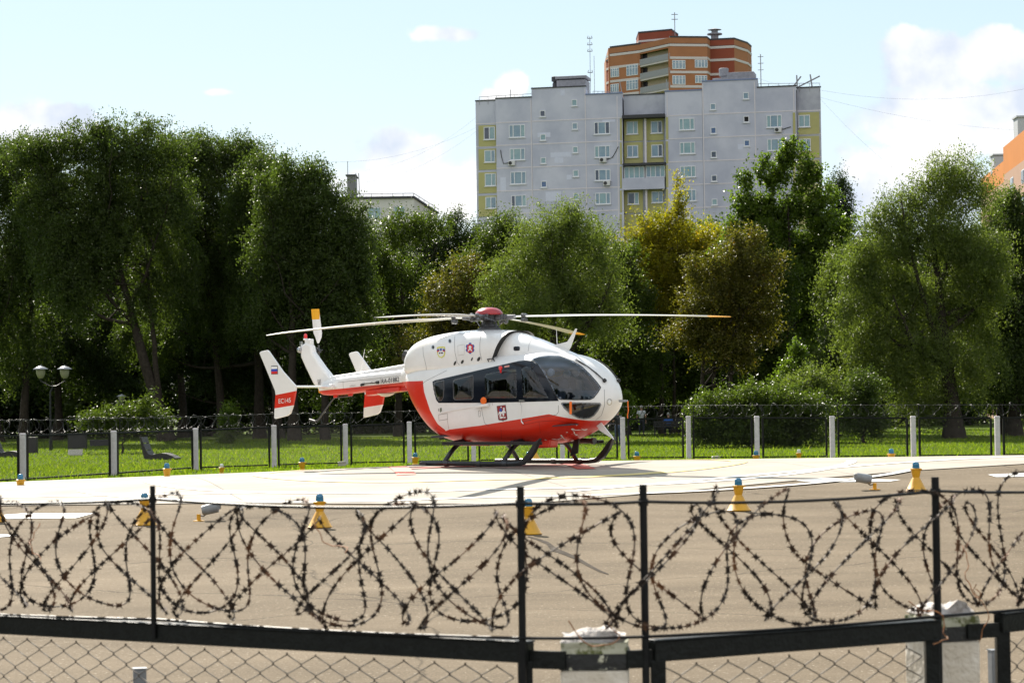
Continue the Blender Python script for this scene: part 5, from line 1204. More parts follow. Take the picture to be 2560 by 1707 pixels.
    # windows
    cols = [([(147, 664, 217, 740), (151, 808, 219, 880), (154, 952, 223, 1027), (158, 1097, 226, 1165)], .44, 2), ([(303, 651, 404, 726), (308, 797, 404, 866), (312, 941, 410, 1015), (317, 1086, 412, 1153)], 0, 3),
            ([(494, 561, 529, 600), (497, 708, 532, 746), (499, 852, 534, 890), (502, 998, 538, 1037)], 0, 1), ([(691, 493, 726, 533), (694, 638, 729, 678), (697, 785, 732, 823), (699, 930, 735, 970), (702, 1074, 738, 1113)], 0, 1),
            ([(830, 634, 928, 706), (833, 781, 930, 850), (835, 927, 933, 993), (838, 1071, 933, 1139)], 0, 3), ([(1031, 630, 1102, 706), (1181, 628, 1253, 700), (1034, 778, 1104, 850), (1184, 774, 1255, 846), (1038, 1070, 1108, 1140), (1186, 1062, 1258, 1130)], 1.04, 2),
            ([(1015, 910, 1143, 980), (1150, 904, 1271, 972)], .30, 4), ([(1356, 611, 1452, 680), (1360, 759, 1457, 827), (1363, 906, 1460, 972), (1366, 1052, 1463, 1120)], 0, 3),
            ([(1549, 519, 1584, 557), (1551, 665, 1587, 705), (1553, 813, 1589, 853), (1556, 961, 1592, 1000), (1558, 1108, 1594, 1146)], 0, 1), ([(1752, 450, 1788, 490), (1755, 596, 1791, 634), (1758, 744, 1794, 782)], 0, 1),
            ([(1897, 591, 1993, 664), (1902, 738, 1998, 808)], 0, 3), ([(2095, 591, 2167, 662), (2100, 738, 2172, 808)], .54, 2)]
    rr = random.Random(21)
    for boxes, dep, nsash in cols:
        for (x0, y0, x1, y1) in boxes:
            u0, z1 = uz(x0, y0, dep); u1, z0 = uz(x1, y1, dep); W_, H_ = u1 - u0, z1 - z0; t = .09
            mb = MB(); y_ = dep - .06
            def bx(a, b, c, d_, y0_=-.07, y1_=.0): mb.prism([(a, dep + y0_), (b, dep + y0_), (b, dep + y1_), (a, dep + y1_)], lambda p, q: (p, q, c), lambda p, q: (p, q, d_))
            bx(u0, u1, z0, z0 + t); bx(u0, u1, z1 - t, z1); bx(u0, u0 + t, z0 + t, z1 - t); bx(u1 - t, u1, z0 + t, z1 - t)
            cuts = [0, 1] if nsash == 1 else ([0, .5, 1] if nsash == 2 and rr.random() < .4 else [0, .62, 1]) if nsash == 2 else ([0, .26, .72, 1] if nsash == 3 else [0, .25, .5, .75, 1])
            for cc_ in cuts[1:-1]: bx(u0 + W_ * cc_ - .05, u0 + W_ * cc_ + .05, z0 + t, z1 - t)
            if nsash != 4: bx(u0 - .08, u1 + .08, z0 - .09, z0 - .003, -.14, 0)
            w = mb.build('window', fr, root)
            for i in range(len(cuts) - 1):
                pm = hole if (x0, y0) == (1755, 596) else (panes[3] if (x0, y0) in ((502, 998), (1551, 665), (1758, 744)) else panes[rr.choice([0, 0, 1, 1, 1, 2 if i in (0, len(cuts) - 2) else 0])])
                a, b = u0 + W_ * cuts[i] + .06, u0 + W_ * cuts[i + 1] - .06; p_ = MB(); p_.prism([(a, dep - .03), (b, dep - .03), (b, dep - .004), (a, dep - .004)], lambda p, q: (p, q, z0 + t - .02), lambda p, q: (p, q, z1 - t + .02)); p_.build('pane', pm, w)
    # air conditioners with hoses
    acm = mat('ac_white', (.50, .50, .50), .5); rub = mat('ac_black', (.02, .02, .02), .6)
    for (x, y, hose) in ((322, 888, [(300, 885), (270, 890), (258, 850), (252, 805)]), (887, 868, [(905, 866), (945, 850), (965, 815), (980, 785)]), (910, 1012, None), (1970, 682, [(1990, 680), (2048, 662)])):
        u, z = uz(x, y); mb = MB(); mb.box((u, -.22, z), (.85, .34, .58)); ac = mb.build('air_conditioner', acm, root, bevel=.03); mb = MB(); mb.lathe([(.22, 0), (.22, .02), (.06, .03)], (u - .14, -.39, z), 16, axis=(0, -1, 0)); mb.build('fan_grille', rub, ac)
        if hose: mb = MB(); mb.tube([(uz(*h)[0], -.06, uz(*h)[1]) for h in hose], .045, 6); mb.build('hose', rub, ac, smooth=True)
    # roof furniture
    rg = mat('roof_grey', (.20, .20, .22), .7, var=.2)
    def zat(x, y): return uz(x, y)
    u, z = zat(558, 420); mb = MB(); mb.lathe([(.3, -.6), (.3, .9), (.22, .95), (.22, 1.1), (.42, 1.15), (.42, 1.7), (.3, 1.75)], (u, 3, z), 12); mb.build('roof_vent', tar, root)
    u, z = zat(663, 415); mb = MB(); mb.box((u, 4, z + .4), (3.6, 3, 1.6)); mb.box((u, 4, z + 1.5), (3.9, 3.2, .35)); mb.build('roof_hatch', rg, root, bevel=.05)
    u, z = zat(1614, 380); mb = MB(); mb.lathe([(.35, -.6), (.35, .9), (.55, 1.0), (.6, 1.9), (.5, 1.95)], (u, 3, z), 14); mb.build('roof_vent', rg, root)
    u, z = zat(1680, 375); mb = MB(); mb.box((u, 4, z + .2), (5.2, 3, 1.0)); mb.box((u + .5, 4, z + 1.0), (3.8, 2.6, .7)); mb.build('roof_hatch', rg, root, bevel=.05)
    am = mat('antenna_steel', (.25, .25, .26), .5, metal=.6)
    u, z = zat(790, 465); mb = MB(); mb.tube([(u, 2, z - 1), (u, 2, z + 7.4)], .035, 6); mb.tube([(u + .5, 2, z - 1), (u + .5, 2, z + 5)], .03, 6)
    for q, w_ in ((7.2, .3), (6.4, .3), (5.6, .3), (3.0, .3)): mb.tube([(u - w_, 2, z + q), (u + w_, 2, z + q)], .05, 5); mb.tube([(u - w_, 2, z + q), (u - w_ * .7, 2, z + q + .3)], .04, 5); mb.tube([(u + w_, 2, z + q), (u + w_ * .7, 2, z + q + .3)], .04, 5)
    mb.build('roof_antenna', am, root)
    u, z = zat(1852, 420); mb = MB(); mb.tube([(u, 2, z - 1), (u, 2, z + 4.3)], .06, 6)
    for q in (4.0, 3.2, 2.4): mb.tube([(u - .35, 2, z + q), (u + .35, 2, z + q)], .04, 5)
    mb.build('roof_antenna', am, root)
    for (xa, ya, xb, yb) in ((2050, 415, 2105, 342), (2078, 335, 2082, 415), (2080, 412, 2222, 340), (2162, 330, 2175, 415), (978, 375, 995, 460), (1268, 360, 1276, 450), (300, 425, 298, 485)):
        a = zat(xa, ya); b = zat(xb, yb); mb = MB(); mb.tube([(a[0], 1.2, a[1]), (b[0], 1.2, b[1])], .09 if xa > 2000 else .05, 5); mb.build('roof_pole', am, root)
    for (xa, ya, xb, yb) in ((115, 490, 440, 470), (820, 455, 1000, 458), (1845, 408, 2225, 405)):
        a = zat(xa, ya); b = zat(xb, yb); mb = MB(); mb.tube([(a[0], .4, a[1] + .3), (b[0], .4, b[1] + .3)], .03, 4)
        for k in range(7): t = k / 6; mb.tube([(a[0] + (b[0] - a[0]) * t, .4, a[1] + (b[1] - a[1]) * t - .7), (a[0] + (b[0] - a[0]) * t, .4, a[1] + (b[1] - a[1]) * t + .3)], .025, 4)
        mb.build('roof_railing', am, root)


def wall_slab(P, Q, z0, z1, m, name, root, th=.3):
    d = (Q - P); L = d.length; d.normalize(); n = Vector((-d.y, d.x, 0)); mb = MB()
    vs = []; 
    for z in (z0, z1):
        for q, o in ((P, 0), (Q, 0), (Q, th), (P, th)): r_ = q + n * o; vs.append((r_.x, r_.y, z))
    mb.add(vs, [(3, 2, 1, 0), (4, 5, 6, 7), (0, 1, 5, 4), (1, 2, 6, 5), (2, 3, 7, 6), (3, 0, 4, 7)]); return mb.build(name, m, root)


def orange_tower():
    V = {}
    for k, px, Y in (('Z', 1515, 451), ('A', 1525, 448.6), ('B', 1600, 444.6), ('C', 1675, 437), ('D', 1768, 438), ('E', 1776, 441), ('F', 1836, 440), ('G', 1869, 445.5), ('H', 1879, 450)):
        p = at(px, 150, Y); V[k] = Vector((p.x, p.y, 0))
    root = empty('brick_tower', (V['D'].x, V['D'].y, .6), 0, 'orange and dark red brick tower with white bands rising behind the grey block', 'building')
    off = Vector((V['D'].x, V['D'].y, .6)); L_ = lambda p: Vector((p.x - off.x, p.y - off.y, 0))
    org = mat('orange_brick', (.31, .135, .065), .85, spec=.2, var=.08, scale=.4); drk = mat('dark_red_brick', (.23, .06, .035), .85, spec=.2, var=.08, scale=.4); band = mat('white_band', (.50, .46, .45), .8, spec=.2); cream = mat('balcony_cream', (.46, .38, .26), .85, spec=.2); tar = MATS['roof_tar']; rail = mat('balcony_rail', (.24, .24, .25), .7, var=.1)
    H = 69.4
    zz = lambda x, y, Y: at(*cb(x, y), Y).z - .6
    segs = [('Z', 'A', drk, H - 2.2), ('A', 'B', org, H), ('C', 'D', org, H), ('D', 'E', org, H), ('E', 'F', drk, H), ('F', 'G', org, H), ('G', 'H', org, H)]
    bands = [zz(1530, y, 438) for y in (158, 237, 325, 414)]
    for a, b, m, h_ in segs:
        wall_slab(L_(V[a]), L_(V[b]), -2, h_, m, 'wall', root)
        d = (V[b] - V[a]).normalized(); n = Vector((d.y, -d.x, 0)) * .06
        for z in bands: wall_slab(L_(V[a]) + n, L_(V[b]) + n, z - .22, z + .22, band, 'white_band', root, .1)
        wall_slab(L_(V[a]) + n, L_(V[b]) + n, h_ + .003, h_ + .3, tar, 'roof_edge', root, .5)
    # balcony bay between B and C, set back
    B2 = V['B'] + Vector((.2, 1.6, 0)); C2 = V['C'] + Vector((-.1, 3.0, 0))
    wall_slab(L_(B2), L_(C2), -2, bands[0] - .4, cream, 'balcony_wall', root)
    wall_slab(L_(V['B']), L_(V['C']), bands[0] - .5, H, org, 'wall', root)
    d = (V['C'] - V['B']).normalized(); n = Vector((d.y, -d.x, 0)) * .08; wall_slab(L_(V['B']) + n, L_(V['C']) + n, bands[0] - .2, bands[0] + .22, band, 'white_band', root, .1)
    dm = mat('door_dark', (.03, .03, .035), .5)
    for z in [bands[1] - .4, bands[2] - .4, bands[3] - .4]:
        mb = MB(); mb.add([(*p[:2], z_) for z_ in (z - .15, z + .15) for p in (L_(V['B']), L_(V['C']), L_(C2), L_(B2))], [(0, 1, 2, 3), (4, 5, 6, 7), (0, 1, 5, 4), (1, 2, 6, 5), (2, 3, 7, 6), (3, 0, 4, 7)]); mb.build('balcony_slab', band, root)
        wall_slab(L_(V['B']) + n, L_(V['C']) + n, z + .152, z + 1.25, rail, 'balcony_railing', root, .08)
        a = L_(B2) + (L_(C2) - L_(B2)) * .10; b = L_(B2) + (L_(C2) - L_(B2)) * .25; nn = Vector((d.y, -d.x, 0)) * .1; wall_slab(a + nn, b + nn, z + .16, z + 2.4, dm, 'balcony_door', root, .08)
    for X_ in (0.0, 1.0):
        q = V['B'].lerp(V['C'], X_); wall_slab(L_(q), L_(q + Vector((.3, 1.6, 0))), -2, bands[0] - .5, org, 'wall', root)
    # roof slab and the penthouse
    poly = [L_(V[k]) for k in 'ABCDEFGH'] + [L_(V['H'] + Vector((0, 20, 0))), L_(V['A'] + Vector((0, 20, 0)))]
    mb = MB(); mb.prism([(p.x, p.y) for p in poly], lambda a, b: (a, b, H - 1.4), lambda a, b: (a, b, H - 1.0)); mb.build('roof', tar, root)
    for sx in ('A', 'H'): wall_slab(L_(V[sx]), L_(V[sx] + Vector((0, 20, 0))), -2, H, org if sx == 'A' else org, 'wall', root)
    p0 = at(*cb(1105, 120), 452); p1 = at(*cb(1310, 100), 449); p2 = at(*cb(1350, 100), 455); zt = at(*cb(1300, 66), 449).z - .6
    a, b, c = [Vector((p.x, p.y, 0)) for p in (p0, p1, p2)]
    for (q, r_) in ((a, b), (b, c), (c, c + Vector((0, 8, 0))), (a + Vector((0, 8, 0)), a)):
        wall_slab(L_(q), L_(r_), H - 2, zt, drk, 'penthouse_wall', root)
        dd = (r_ - q).normalized(); n_ = Vector((dd.y, -dd.x, 0)) * .06; wall_slab(L_(q) + n_, L_(r_) + n_, zt - 1.7, zt - 1.35, band, 'white_band', root, .1); wall_slab(L_(q) + n_, L_(r_) + n_, zt + .003, zt + .3, tar, 'roof_edge', root, .4)
    am = MATS['antenna_steel']
    p = at(*cb(1577, 130), 444); mb = MB(); mb.lathe([(.7, -1.5), (.7, 1.0), (1.4, 1.1), (1.4, 1.3), (.6, 1.4), (.6, 1.9), (1.3, 2.0), (.2, 2.3)], (p.x - off.x, p.y - off.y, p.z - .6), 14); mb.build('roof_vent', MATS['roof_grey'], root)
    p = at(*cb(1330, 80), 450); mb = MB(); mb.tube([(p.x - off.x, p.y - off.y, p.z - 2), (p.x - off.x, p.y - off.y, p.z + 3.2)], .08, 5)
    for q in (2.8, 1.9): mb.tube([(p.x - off.x - .6, p.y - off.y, p.z + q), (p.x - off.x + .6, p.y - off.y, p.z + q)], .07, 5)
    mb.build('roof_antenna', am, root)
    fr = MATS['window_frame']; pb = MATS['pane_blue']
    for (x0, y0, x1, y1, a, b) in ((932, 303, 985, 352, 'A', 'B'), (1030, 283, 1102, 341, 'A', 'B'), (932, 400, 984, 448, 'A', 'B'), (1030, 376, 1103, 430, 'A', 'B'), (1313, 250, 1396, 305, 'C', 'D'), (1453, 247, 1533, 297, 'C', 'D'), (1314, 345, 1396, 402, 'C', 'D'), (1455, 344, 1530, 392, 'C', 'D')):
        d = (V[b] - V[a]).normalized(); n = Vector((d.y, -d.x, 0)); P = V[a] + n * .02
        q0 = on_plane(*cb(x0, y0), P, n); q1 = on_plane(*cb(x1, y1), P, n); A_ = Vector((q0.x, q0.y, 0)); B_ = Vector((q1.x, q1.y, 0)); z1 = q0.z - .6; z0 = q1.z - .6; WW = (B_ - A_).length; dd = (B_ - A_).normalized()
        w = wall_slab(L_(A_) + n * .05, L_(B_) + n * .05, z0, z1, fr, 'window', root, .1); k = 4
        for i in range(k):
            for (za, zb_) in ((z0 + .15, z0 + (z1 - z0) * .68), (z0 + (z1 - z0) * .74, z1 - .12)):
                a_ = A_ + dd * (WW * i / k + .1); b_ = A_ + dd * (WW * (i + 1) / k - .08); wall_slab(L_(a_) + n * .09, L_(b_) + n * .09, za, zb_, pb, 'pane', w, .03)


def side_buildings():
    # low cream block on the left
    cw = mat('cream_wall', (.55, .53, .49), .85, spec=.2, var=.06, scale=.3); pb = MATS['pane_teal']; fr = MATS['window_frame']; am = MATS['antenna_steel']; tar = MATS['roof_tar']; rg = MATS['roof_grey']
    s = 1.0884; Y = 250; a = at(780 * s, 458 * s, Y); b = at(950 * s, 457 * s, Y); c = at(1004 * s, 483 * s, Y * 1.055)
    root = empty('cream_building', (a.x, Y, .6), 0, 'low cream building with roof railing seen above the trees at left of centre', 'building')
    T = lambda p: Vector((p.x - a.x, p.y - Y, 0)); H = a.z - .6
    mb = MB(); A_, B_, C_ = T(a), T(b), T(c) + Vector((0, 6, 0)); mb.add([(*q[:2], z) for z in (-2, H) for q in (A_, B_, C_ + Vector((-.2, 0, 0)), A_ + Vector((0, 19, 0)))], [(0, 1, 2, 3), (4, 5, 6, 7), (0, 1, 5, 4), (1, 2, 6, 5), (2, 3, 7, 6), (3, 0, 4, 7)]); mb.build('wall', cw, root)
    mb = MB(); mb.add([(*q[:2], z) for z in (H + .003, H + .22) for q in (A_ + Vector((0, -.2, 0)), B_ + Vector((.1, -.2, 0)), C_, A_ + Vector((0, 19, 0)))], [(0, 1, 2, 3), (4, 5, 6, 7), (0, 1, 5, 4), (1, 2, 6, 5), (2, 3, 7, 6), (3, 0, 4, 7)]); mb.build('roof', tar, root)
    for (x0, y0, x1, y1) in ((845, 477, 875, 502), (905, 474, 930, 500)):
        p = at(x0 * s, y0 * s, Y); q = at(x1 * s, y1 * s, Y); mb = MB(); mb.box(((p.x + q.x) / 2 - a.x, -.04, (p.z + q.z) / 2 - .6), (q.x - p.x, .1, p.z - q.z)); w = mb.build('window', fr, root)
        for k in (0, 1): mb = MB(); mb.box((p.x - a.x + (q.x - p.x) * (.26 + .48 * k), -.1, (p.z + q.z) / 2 - .6), ((q.x - p.x) * .42, .03, (p.z - q.z) * .86)); mb.build('pane', pb, w)
    mb = MB(); mb.tube([(0, .3, H + .55), (B_.x, .3, H + .55), (C_.x, C_.y, H + .55)], .03, 5)
    for t in np.linspace(0, 1, 8): mb.tube([(B_.x * t, .3, H), (B_.x * t, .3, H + .55)], .025, 4)
    for t in np.linspace(0, 1, 6): q = B_.lerp(C_, t); mb.tube([(q.x, q.y, H), (q.x, q.y, H + .55)], .025, 4)
    mb.build('roof_railing', am, root)
    # grey lift tower glimpsed above the willow
    Y = 300; a = at(797 * s, 404 * s, Y); b = at(816 * s, 440 * s, Y); root = empty('lift_tower', (a.x, Y, .6), 0, 'small grey rooftop lift tower with a ladder peeking over the willows', 'building')
    mb = MB(); mb.box(((b.x - a.x) / 2, 2, (a.z - .6) / 2), (b.x - a.x, 4, a.z - .6)); mb.build('wall', mat('tower_grey', (.16, .16, .17), .9), root)
    mb = MB(); mb.box(((b.x - a.x) / 2, 2, a.z - .6 + .08), (b.x - a.x + .3, 4.3, .15)); mb.build('roof', tar, root)
    mb = MB(); mb.tube([(b.x - a.x + .25, -.1, a.z - 5), (b.x - a.x + .1, -.1, a.z - .3)], .05, 5); mb.tube([(b.x - a.x + .6, -.1, a.z - 5), (b.x - a.x + .45, -.1, a.z - .3)], .05, 5); mb.tube([(.1, 0, a.z - .6), (.1, 0, a.z + 1.2)], .04, 4); mb.build('ladder', am, root)
    # orange block at the right edge, running towards the camera
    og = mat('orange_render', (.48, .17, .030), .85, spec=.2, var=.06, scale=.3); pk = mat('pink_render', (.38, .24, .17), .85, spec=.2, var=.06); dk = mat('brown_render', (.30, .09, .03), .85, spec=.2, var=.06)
    P = at(2452, 450, 322); P.z = 0; Q = at(2514, 450, 297); Q.z = 0; Rr = at(2680, 400, 245); Rr.z = 0
    root = empty('orange_building', (P.x, P.y, .6), 0, 'orange rendered apartment building with pink lower walls at the right edge', 'building'); T = lambda p: Vector((p.x - P.x, p.y - P.y, 0))
    zt = lambda x, y, Y: at(x * s, y * s, Y).z - .6
    h1 = zt(2254, 412, 322); h2 = zt(2300, 350, 300); h3 = h2 + .3
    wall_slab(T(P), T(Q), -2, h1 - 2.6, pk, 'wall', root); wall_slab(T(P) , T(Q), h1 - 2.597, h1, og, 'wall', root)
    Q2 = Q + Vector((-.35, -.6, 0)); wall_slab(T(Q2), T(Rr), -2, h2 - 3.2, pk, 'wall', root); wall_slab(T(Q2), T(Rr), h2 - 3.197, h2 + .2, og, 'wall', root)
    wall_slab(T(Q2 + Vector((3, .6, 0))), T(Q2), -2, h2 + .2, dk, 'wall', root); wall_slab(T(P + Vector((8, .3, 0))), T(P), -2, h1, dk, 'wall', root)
    mb = MB(); q = T(P.lerp(Q, .55)); mb.box((q.x + 1.2, q.y + 1.4, h1 + .6), (2.2, 2.2, 2.2)); mb.box((q.x + 1.2, q.y + 1.4, h1 + 1.85), (2.5, 2.5, .2)); mb.build('roof_cabin', mat('pale_metal', (.42, .43, .45), .6), root)
    mb = MB(); q = T(Q2.lerp(Rr, .22)); mb.box((q.x + 1.2, q.y + 1, h2 + 1.2), (2.0, 2.4, 2.6)); mb.box((q.x + 1.2, q.y + 1, h2 + 2.6), (2.3, 2.7, .2)); mb.build('roof_cabin', MATS['pale_metal'], root)
    for t in (.12, .3, .5, .7):
        for z in (h2 - 5.0, h2 - 8):
            q = T(Q2.lerp(Rr, t)); d = (Rr - Q2).normalized(); n = Vector((d.y, -d.x, 0)); w = wall_slab(q + n * .04, q + d * 2.4 + n * .04, z - .8, z + .8, fr, 'window', root, .1); wall_slab(q + d * .15 + n * .1, q + d * 2.2 + n * .1, z - .65, z + .65, MATS['pane_blue'], 'pane', w, .04)


grey_block(); orange_tower(); side_buildings()


# overhead wires
def cables():
    cm = mat('cable_black', (.2, .2, .22), .6); s = 1.0884
    for i, (x0, y0, Y0, x1, y1, Y1, lb) in enumerate([(840, 392, 300, 1096, 268, 296, 'uppermost thin cable between the lift tower and the grey block'), (760, 372, 300, 1096, 292, 296, 'middle thin cable left of the grey block'), (830, 420, 300, 1096, 300, 296, 'lowest sagging cable left of the grey block'),
                                                 (1882, 225, 287, 2180, 470, 300, 'thin cable dropping from the grey block roof to the right willow'), (1882, 207, 287, 2352, 205, 300, 'thin level cable right of the grey block roof'), (1740, 180, 290, 2352, 300, 300, 'faint cable crossing the big cloud at right')]):
        a = at(x0 * s, y0 * s, Y0); b = at(x1 * s, y1 * s, Y1); P = []
        for t in np.linspace(0, 1, 16): q = a.lerp(b, t); P.append((q.x, q.y, q.z - 1.2 * 4 * t * (1 - t)))
        m = MB(); m.tube(P, .009, 4); tag(m.build('overhead_cable', cm), lb, 'cable', 'overhead cables')


cables()


# ================================================================== TREES
LM = {
    'willow': leaf_mat('leaf_willow', (.028, .042, .010), (.055, .078, .018), .42, .36, (.09, .11, .03)),
    'willow_light': leaf_mat('leaf_willow_light', (.055, .075, .018), (.10, .125, .032), .45, .38, (.14, .16, .05)),
    'green': leaf_mat('leaf_green', (.032, .050, .008), (.060, .082, .014), .42, .33, (.08, .12, .03)),
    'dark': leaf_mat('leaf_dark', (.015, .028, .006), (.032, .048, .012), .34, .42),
    'yellow': leaf_mat('leaf_yellow', (.10, .105, .010), (.20, .165, .010), .5, .4, (.28, .17, .010)),
    'olive': leaf_mat('leaf_olive', (.050, .056, .010), (.10, .085, .014), .38, .4, (.17, .09, .02)),
    'poplar': leaf_mat('leaf_poplar', (.042, .070, .010), (.078, .110, .016), .48, .26, (.12, .16, .02)),
}
BARK = mat('bark', (.035, .028, .022), .9, spec=.1, var=.4, scale=6, bump=.8, bscale=20)


def leaves(C, L, Wd, rs, hang=0.0):
    n = len(C); a = rs.normal(0, 1, (n, 3)); a[:, 2] -= hang * 2.2; a /= np.linalg.norm(a, axis=1)[:, None]; b = rs.normal(0, 1, (n, 3)); b -= a * (a * b).sum(1)[:, None]; b /= np.linalg.norm(b, axis=1)[:, None]
    l = (L * rs.uniform(.7, 1.3, n))[:, None]; w = (Wd * rs.uniform(.7, 1.3, n))[:, None]
    nn = np.cross(a, b) * w * .35
    V = np.stack([C - a * l * .5, C + b * w * .5 + nn, C + a * l * .5, C - b * w * .5 + nn], 1).reshape(-1, 3)
    return V, np.arange(n * 4).reshape(-1, 4)


def foliage(lobes, nleaf, rs, clump=.55, per=42, hang=0., L=.15, Wd=.08, shell=.55):
    """lobes: (cx,cy,cz,rx,ry,rz) -> leaf mesh arrays"""
    lob = np.array(lobes, float); vol = (lob[:, 3] * lob[:, 4] * lob[:, 5]) ** .8; k = np.maximum(1, (vol / vol.sum() * nleaf / per)).astype(int)
    CC = []
    for q, kk in zip(lob, k):
        d = rs.normal(0, 1, (kk, 3)); d /= np.linalg.norm(d, axis=1)[:, None]; r = rs.uniform(0, 1, kk) ** shell
        r = np.where(r > .55, r * (1 + rs.normal(0, .11, kk)), r)
        CC.append(q[:3] + d * r[:, None] * q[3:6])
    CC = np.concatenate(CC); m = len(CC); size = clump * rs.uniform(.5, 1.35, m)
    # twig axis of every clump, fanned out (or hanging for willows)
    ctr = lob[:, :3].mean(0); ax = CC - ctr; ax /= np.linalg.norm(ax, axis=1)[:, None] + 1e-6; ax[:, 2] += .35 - hang * 1.6; ax += rs.normal(0, .45, ax.shape); ax /= np.linalg.norm(ax, axis=1)[:, None]
    t = rs.uniform(-1, 1, (m, per)); P = CC[:, None, :] + ax[:, None, :] * (t * size[:, None] * (1.25 + .5 * hang))[:, :, None] + rs.normal(0, 1, (m, per, 3)) * (size[:, None, None] * .30)
    if hang: P[:, :, 2] -= (t ** 2) * size[:, None] * .5 * hang
    C = P.reshape(-1, 3); V, Fc = leaves(C, L, Wd, rs, hang)
    ct = rs.uniform(0, 1, m); tint = np.clip(np.repeat(ct, per) * .65 + rs.uniform(0, .4, m * per), 0, 1)
    return V, Fc, tint, CC


def branchwork(base, top, lobes, CC, rs, r0, nlimb=9, ntwig=40, lean=(0, 0), fork=.35):
    nb = NB(); base = np.array(base, float); top = np.array(top, float)
    T = np.linspace(0, 1, 14); w = rs.normal(0, .12, (14, 3)).cumsum(0) * .35; w[0] = 0; w[:, 2] = 0
    P = base + (top - base) * T[:, None] + w * np.array([1, 1, 0]); P[:, 0] += lean[0] * np.sin(T * np.pi) ; R_ = r0 * (1 - T * .86) * (1 + .5 * np.exp(-T * 14))
    nb.add(*tube_np(P, R_, 9)); ends = []
    H = top[2] - base[2]
    for i in range(nlimb):
        t = rs.uniform(fork, .95); k = int(t * 13); s = P[k]; tgt = CC[rs.randint(len(CC))]
        for _ in range(6):
            c = CC[rs.randint(len(CC))]
            if c[2] > s[2] + .1 * H and (np.linalg.norm(c[:2] - s[:2]) > np.linalg.norm(tgt[:2] - s[:2]) or tgt[2] < s[2]): tgt = c
        tt = np.linspace(0, 1, 9)[:, None]; mid = (s + tgt) / 2 + np.array([0, 0, -.06 * H]) + (tgt - s) * np.array([.18, .18, 0]); Q = (1 - tt) ** 2 * s + 2 * tt * (1 - tt) * mid + tt ** 2 * tgt
        Q += np.interp(np.linspace(0, 4, 9), range(5), rs.normal(0, 1, 5))[:, None] * np.array([.14, .14, .05]) * np.sin(tt * np.pi)
        rr = R_[k] * .55 * (1 - tt[:, 0] * .85); nb.add(*tube_np(Q, rr, 6)); ends.append((Q, rr))
    for i in range(ntwig):
        Q, rr = ends[rs.randint(len(ends))]; k = rs.randint(2, 8); s = Q[k]; d = np.linalg.norm(CC - s, axis=1); idx = np.argsort(d)[rs.randint(3, max(4, len(CC) // 12))]; tgt = CC[idx]
        tt = np.linspace(0, 1, 6)[:, None]; mid = (s + tgt) / 2 + np.array([0, 0, .04 * H * rs.uniform(-.2, 1)]); q = (1 - tt) ** 2 * s + 2 * tt * (1 - tt) * mid + tt ** 2 * tgt
        nb.add(*tube_np(q, np.maximum(.014, rr[k] * .5 * (1 - tt[:, 0] * .8)), 4))
    return nb


s_ = 1.0884
TREES = []


def tree(name, label, Y, basex, lobes_px, kind, nleaf, seed, r0=.28, group=None, hang=0., clump=.55, L=.15, Wd=.08, stems=None, nlimb=10, ntwig=50, basey=None, top=None, shell=.55, cat='tree', depth=.85, fork=.35):
    """lobes_px in the 2352-wide view: (x,y,rx,ry); they become real ellipsoids at distance Y"""
    rs = np.random.RandomState(seed); b = at(basex * s_, 1000, Y); g = float(gz(b.x, Y)); mpp = Y / F * s_
    lobes = []
    for q in lobes_px:
        x, y, rx, ry = q[:4]; dy = q[4] if len(q) > 4 else rs.uniform(-.35, .35) * rx * mpp
        p = at(x * s_, y * s_, Y); lobes.append((p.x - b.x, dy, p.z - g, rx * mpp, rx * mpp * depth, ry * mpp))
    if cat == 'tree' and len(lobes) > 3:
        sub = []
        for l in lobes:
            for k in range(4):
                a = rs.uniform(0, 2 * math.pi); c = rs.uniform(-.5, .9); f = rs.uniform(.22, .42)
                sub.append((l[0] + l[3] * math.cos(a) * .9, l[1] + l[4] * c * .6, l[2] + l[5] * math.sin(a) * (.72 if math.sin(a) > 0 else .9), l[3] * f, l[4] * f, l[5] * f * (1.2 + .3 * hang)))
        lobes_all = [(l[0], l[1], l[2], l[3] * .9, l[4] * .9, l[5] * .9) for l in lobes] + [q for q in sub if q[2] > 1.2]
    else: lobes_all = lobes
    V, Fc, tint, CC = foliage(lobes_all, nleaf, rs, clump, 42, hang, L, Wd, shell)
    keep = V.reshape(-1, 4, 3)[:, :, 2].min(1) > .05; V = V.reshape(-1, 4, 3)[keep].reshape(-1, 3); tint = tint[keep]; Fc = np.arange(len(V)).reshape(-1, 4)
    root = empty(name, (b.x, Y, g - .05), 0, label, cat, group)
    np_mesh('crown', V, Fc, LM[kind], root, tint)
    H = max(l[2] + l[5] * .6 for l in lobes); ctop = np.average([l[0] for l in lobes], weights=[l[3] for l in lobes])
    nbb = NB()
    for (dx, tx, rr) in (stems or [(0, ctop, r0)]):
        nb = branchwork((dx, 0, 0), (tx, 0, H * .82), lobes, CC, rs, rr, nlimb, ntwig, fork=fork)
        for v, f in zip(nb.V, nb.F): pass
        nbb.V += nb.V; nbb.F += [f + nbb.o for f in nb.F]; nbb.o += nb.o
    np_mesh('trunk', np.concatenate(nbb.V), np.concatenate(nbb.F), BARK, root, smooth=True)
    return root


GW = 'willows behind the left lawn'; GT = 'trees behind the fence'
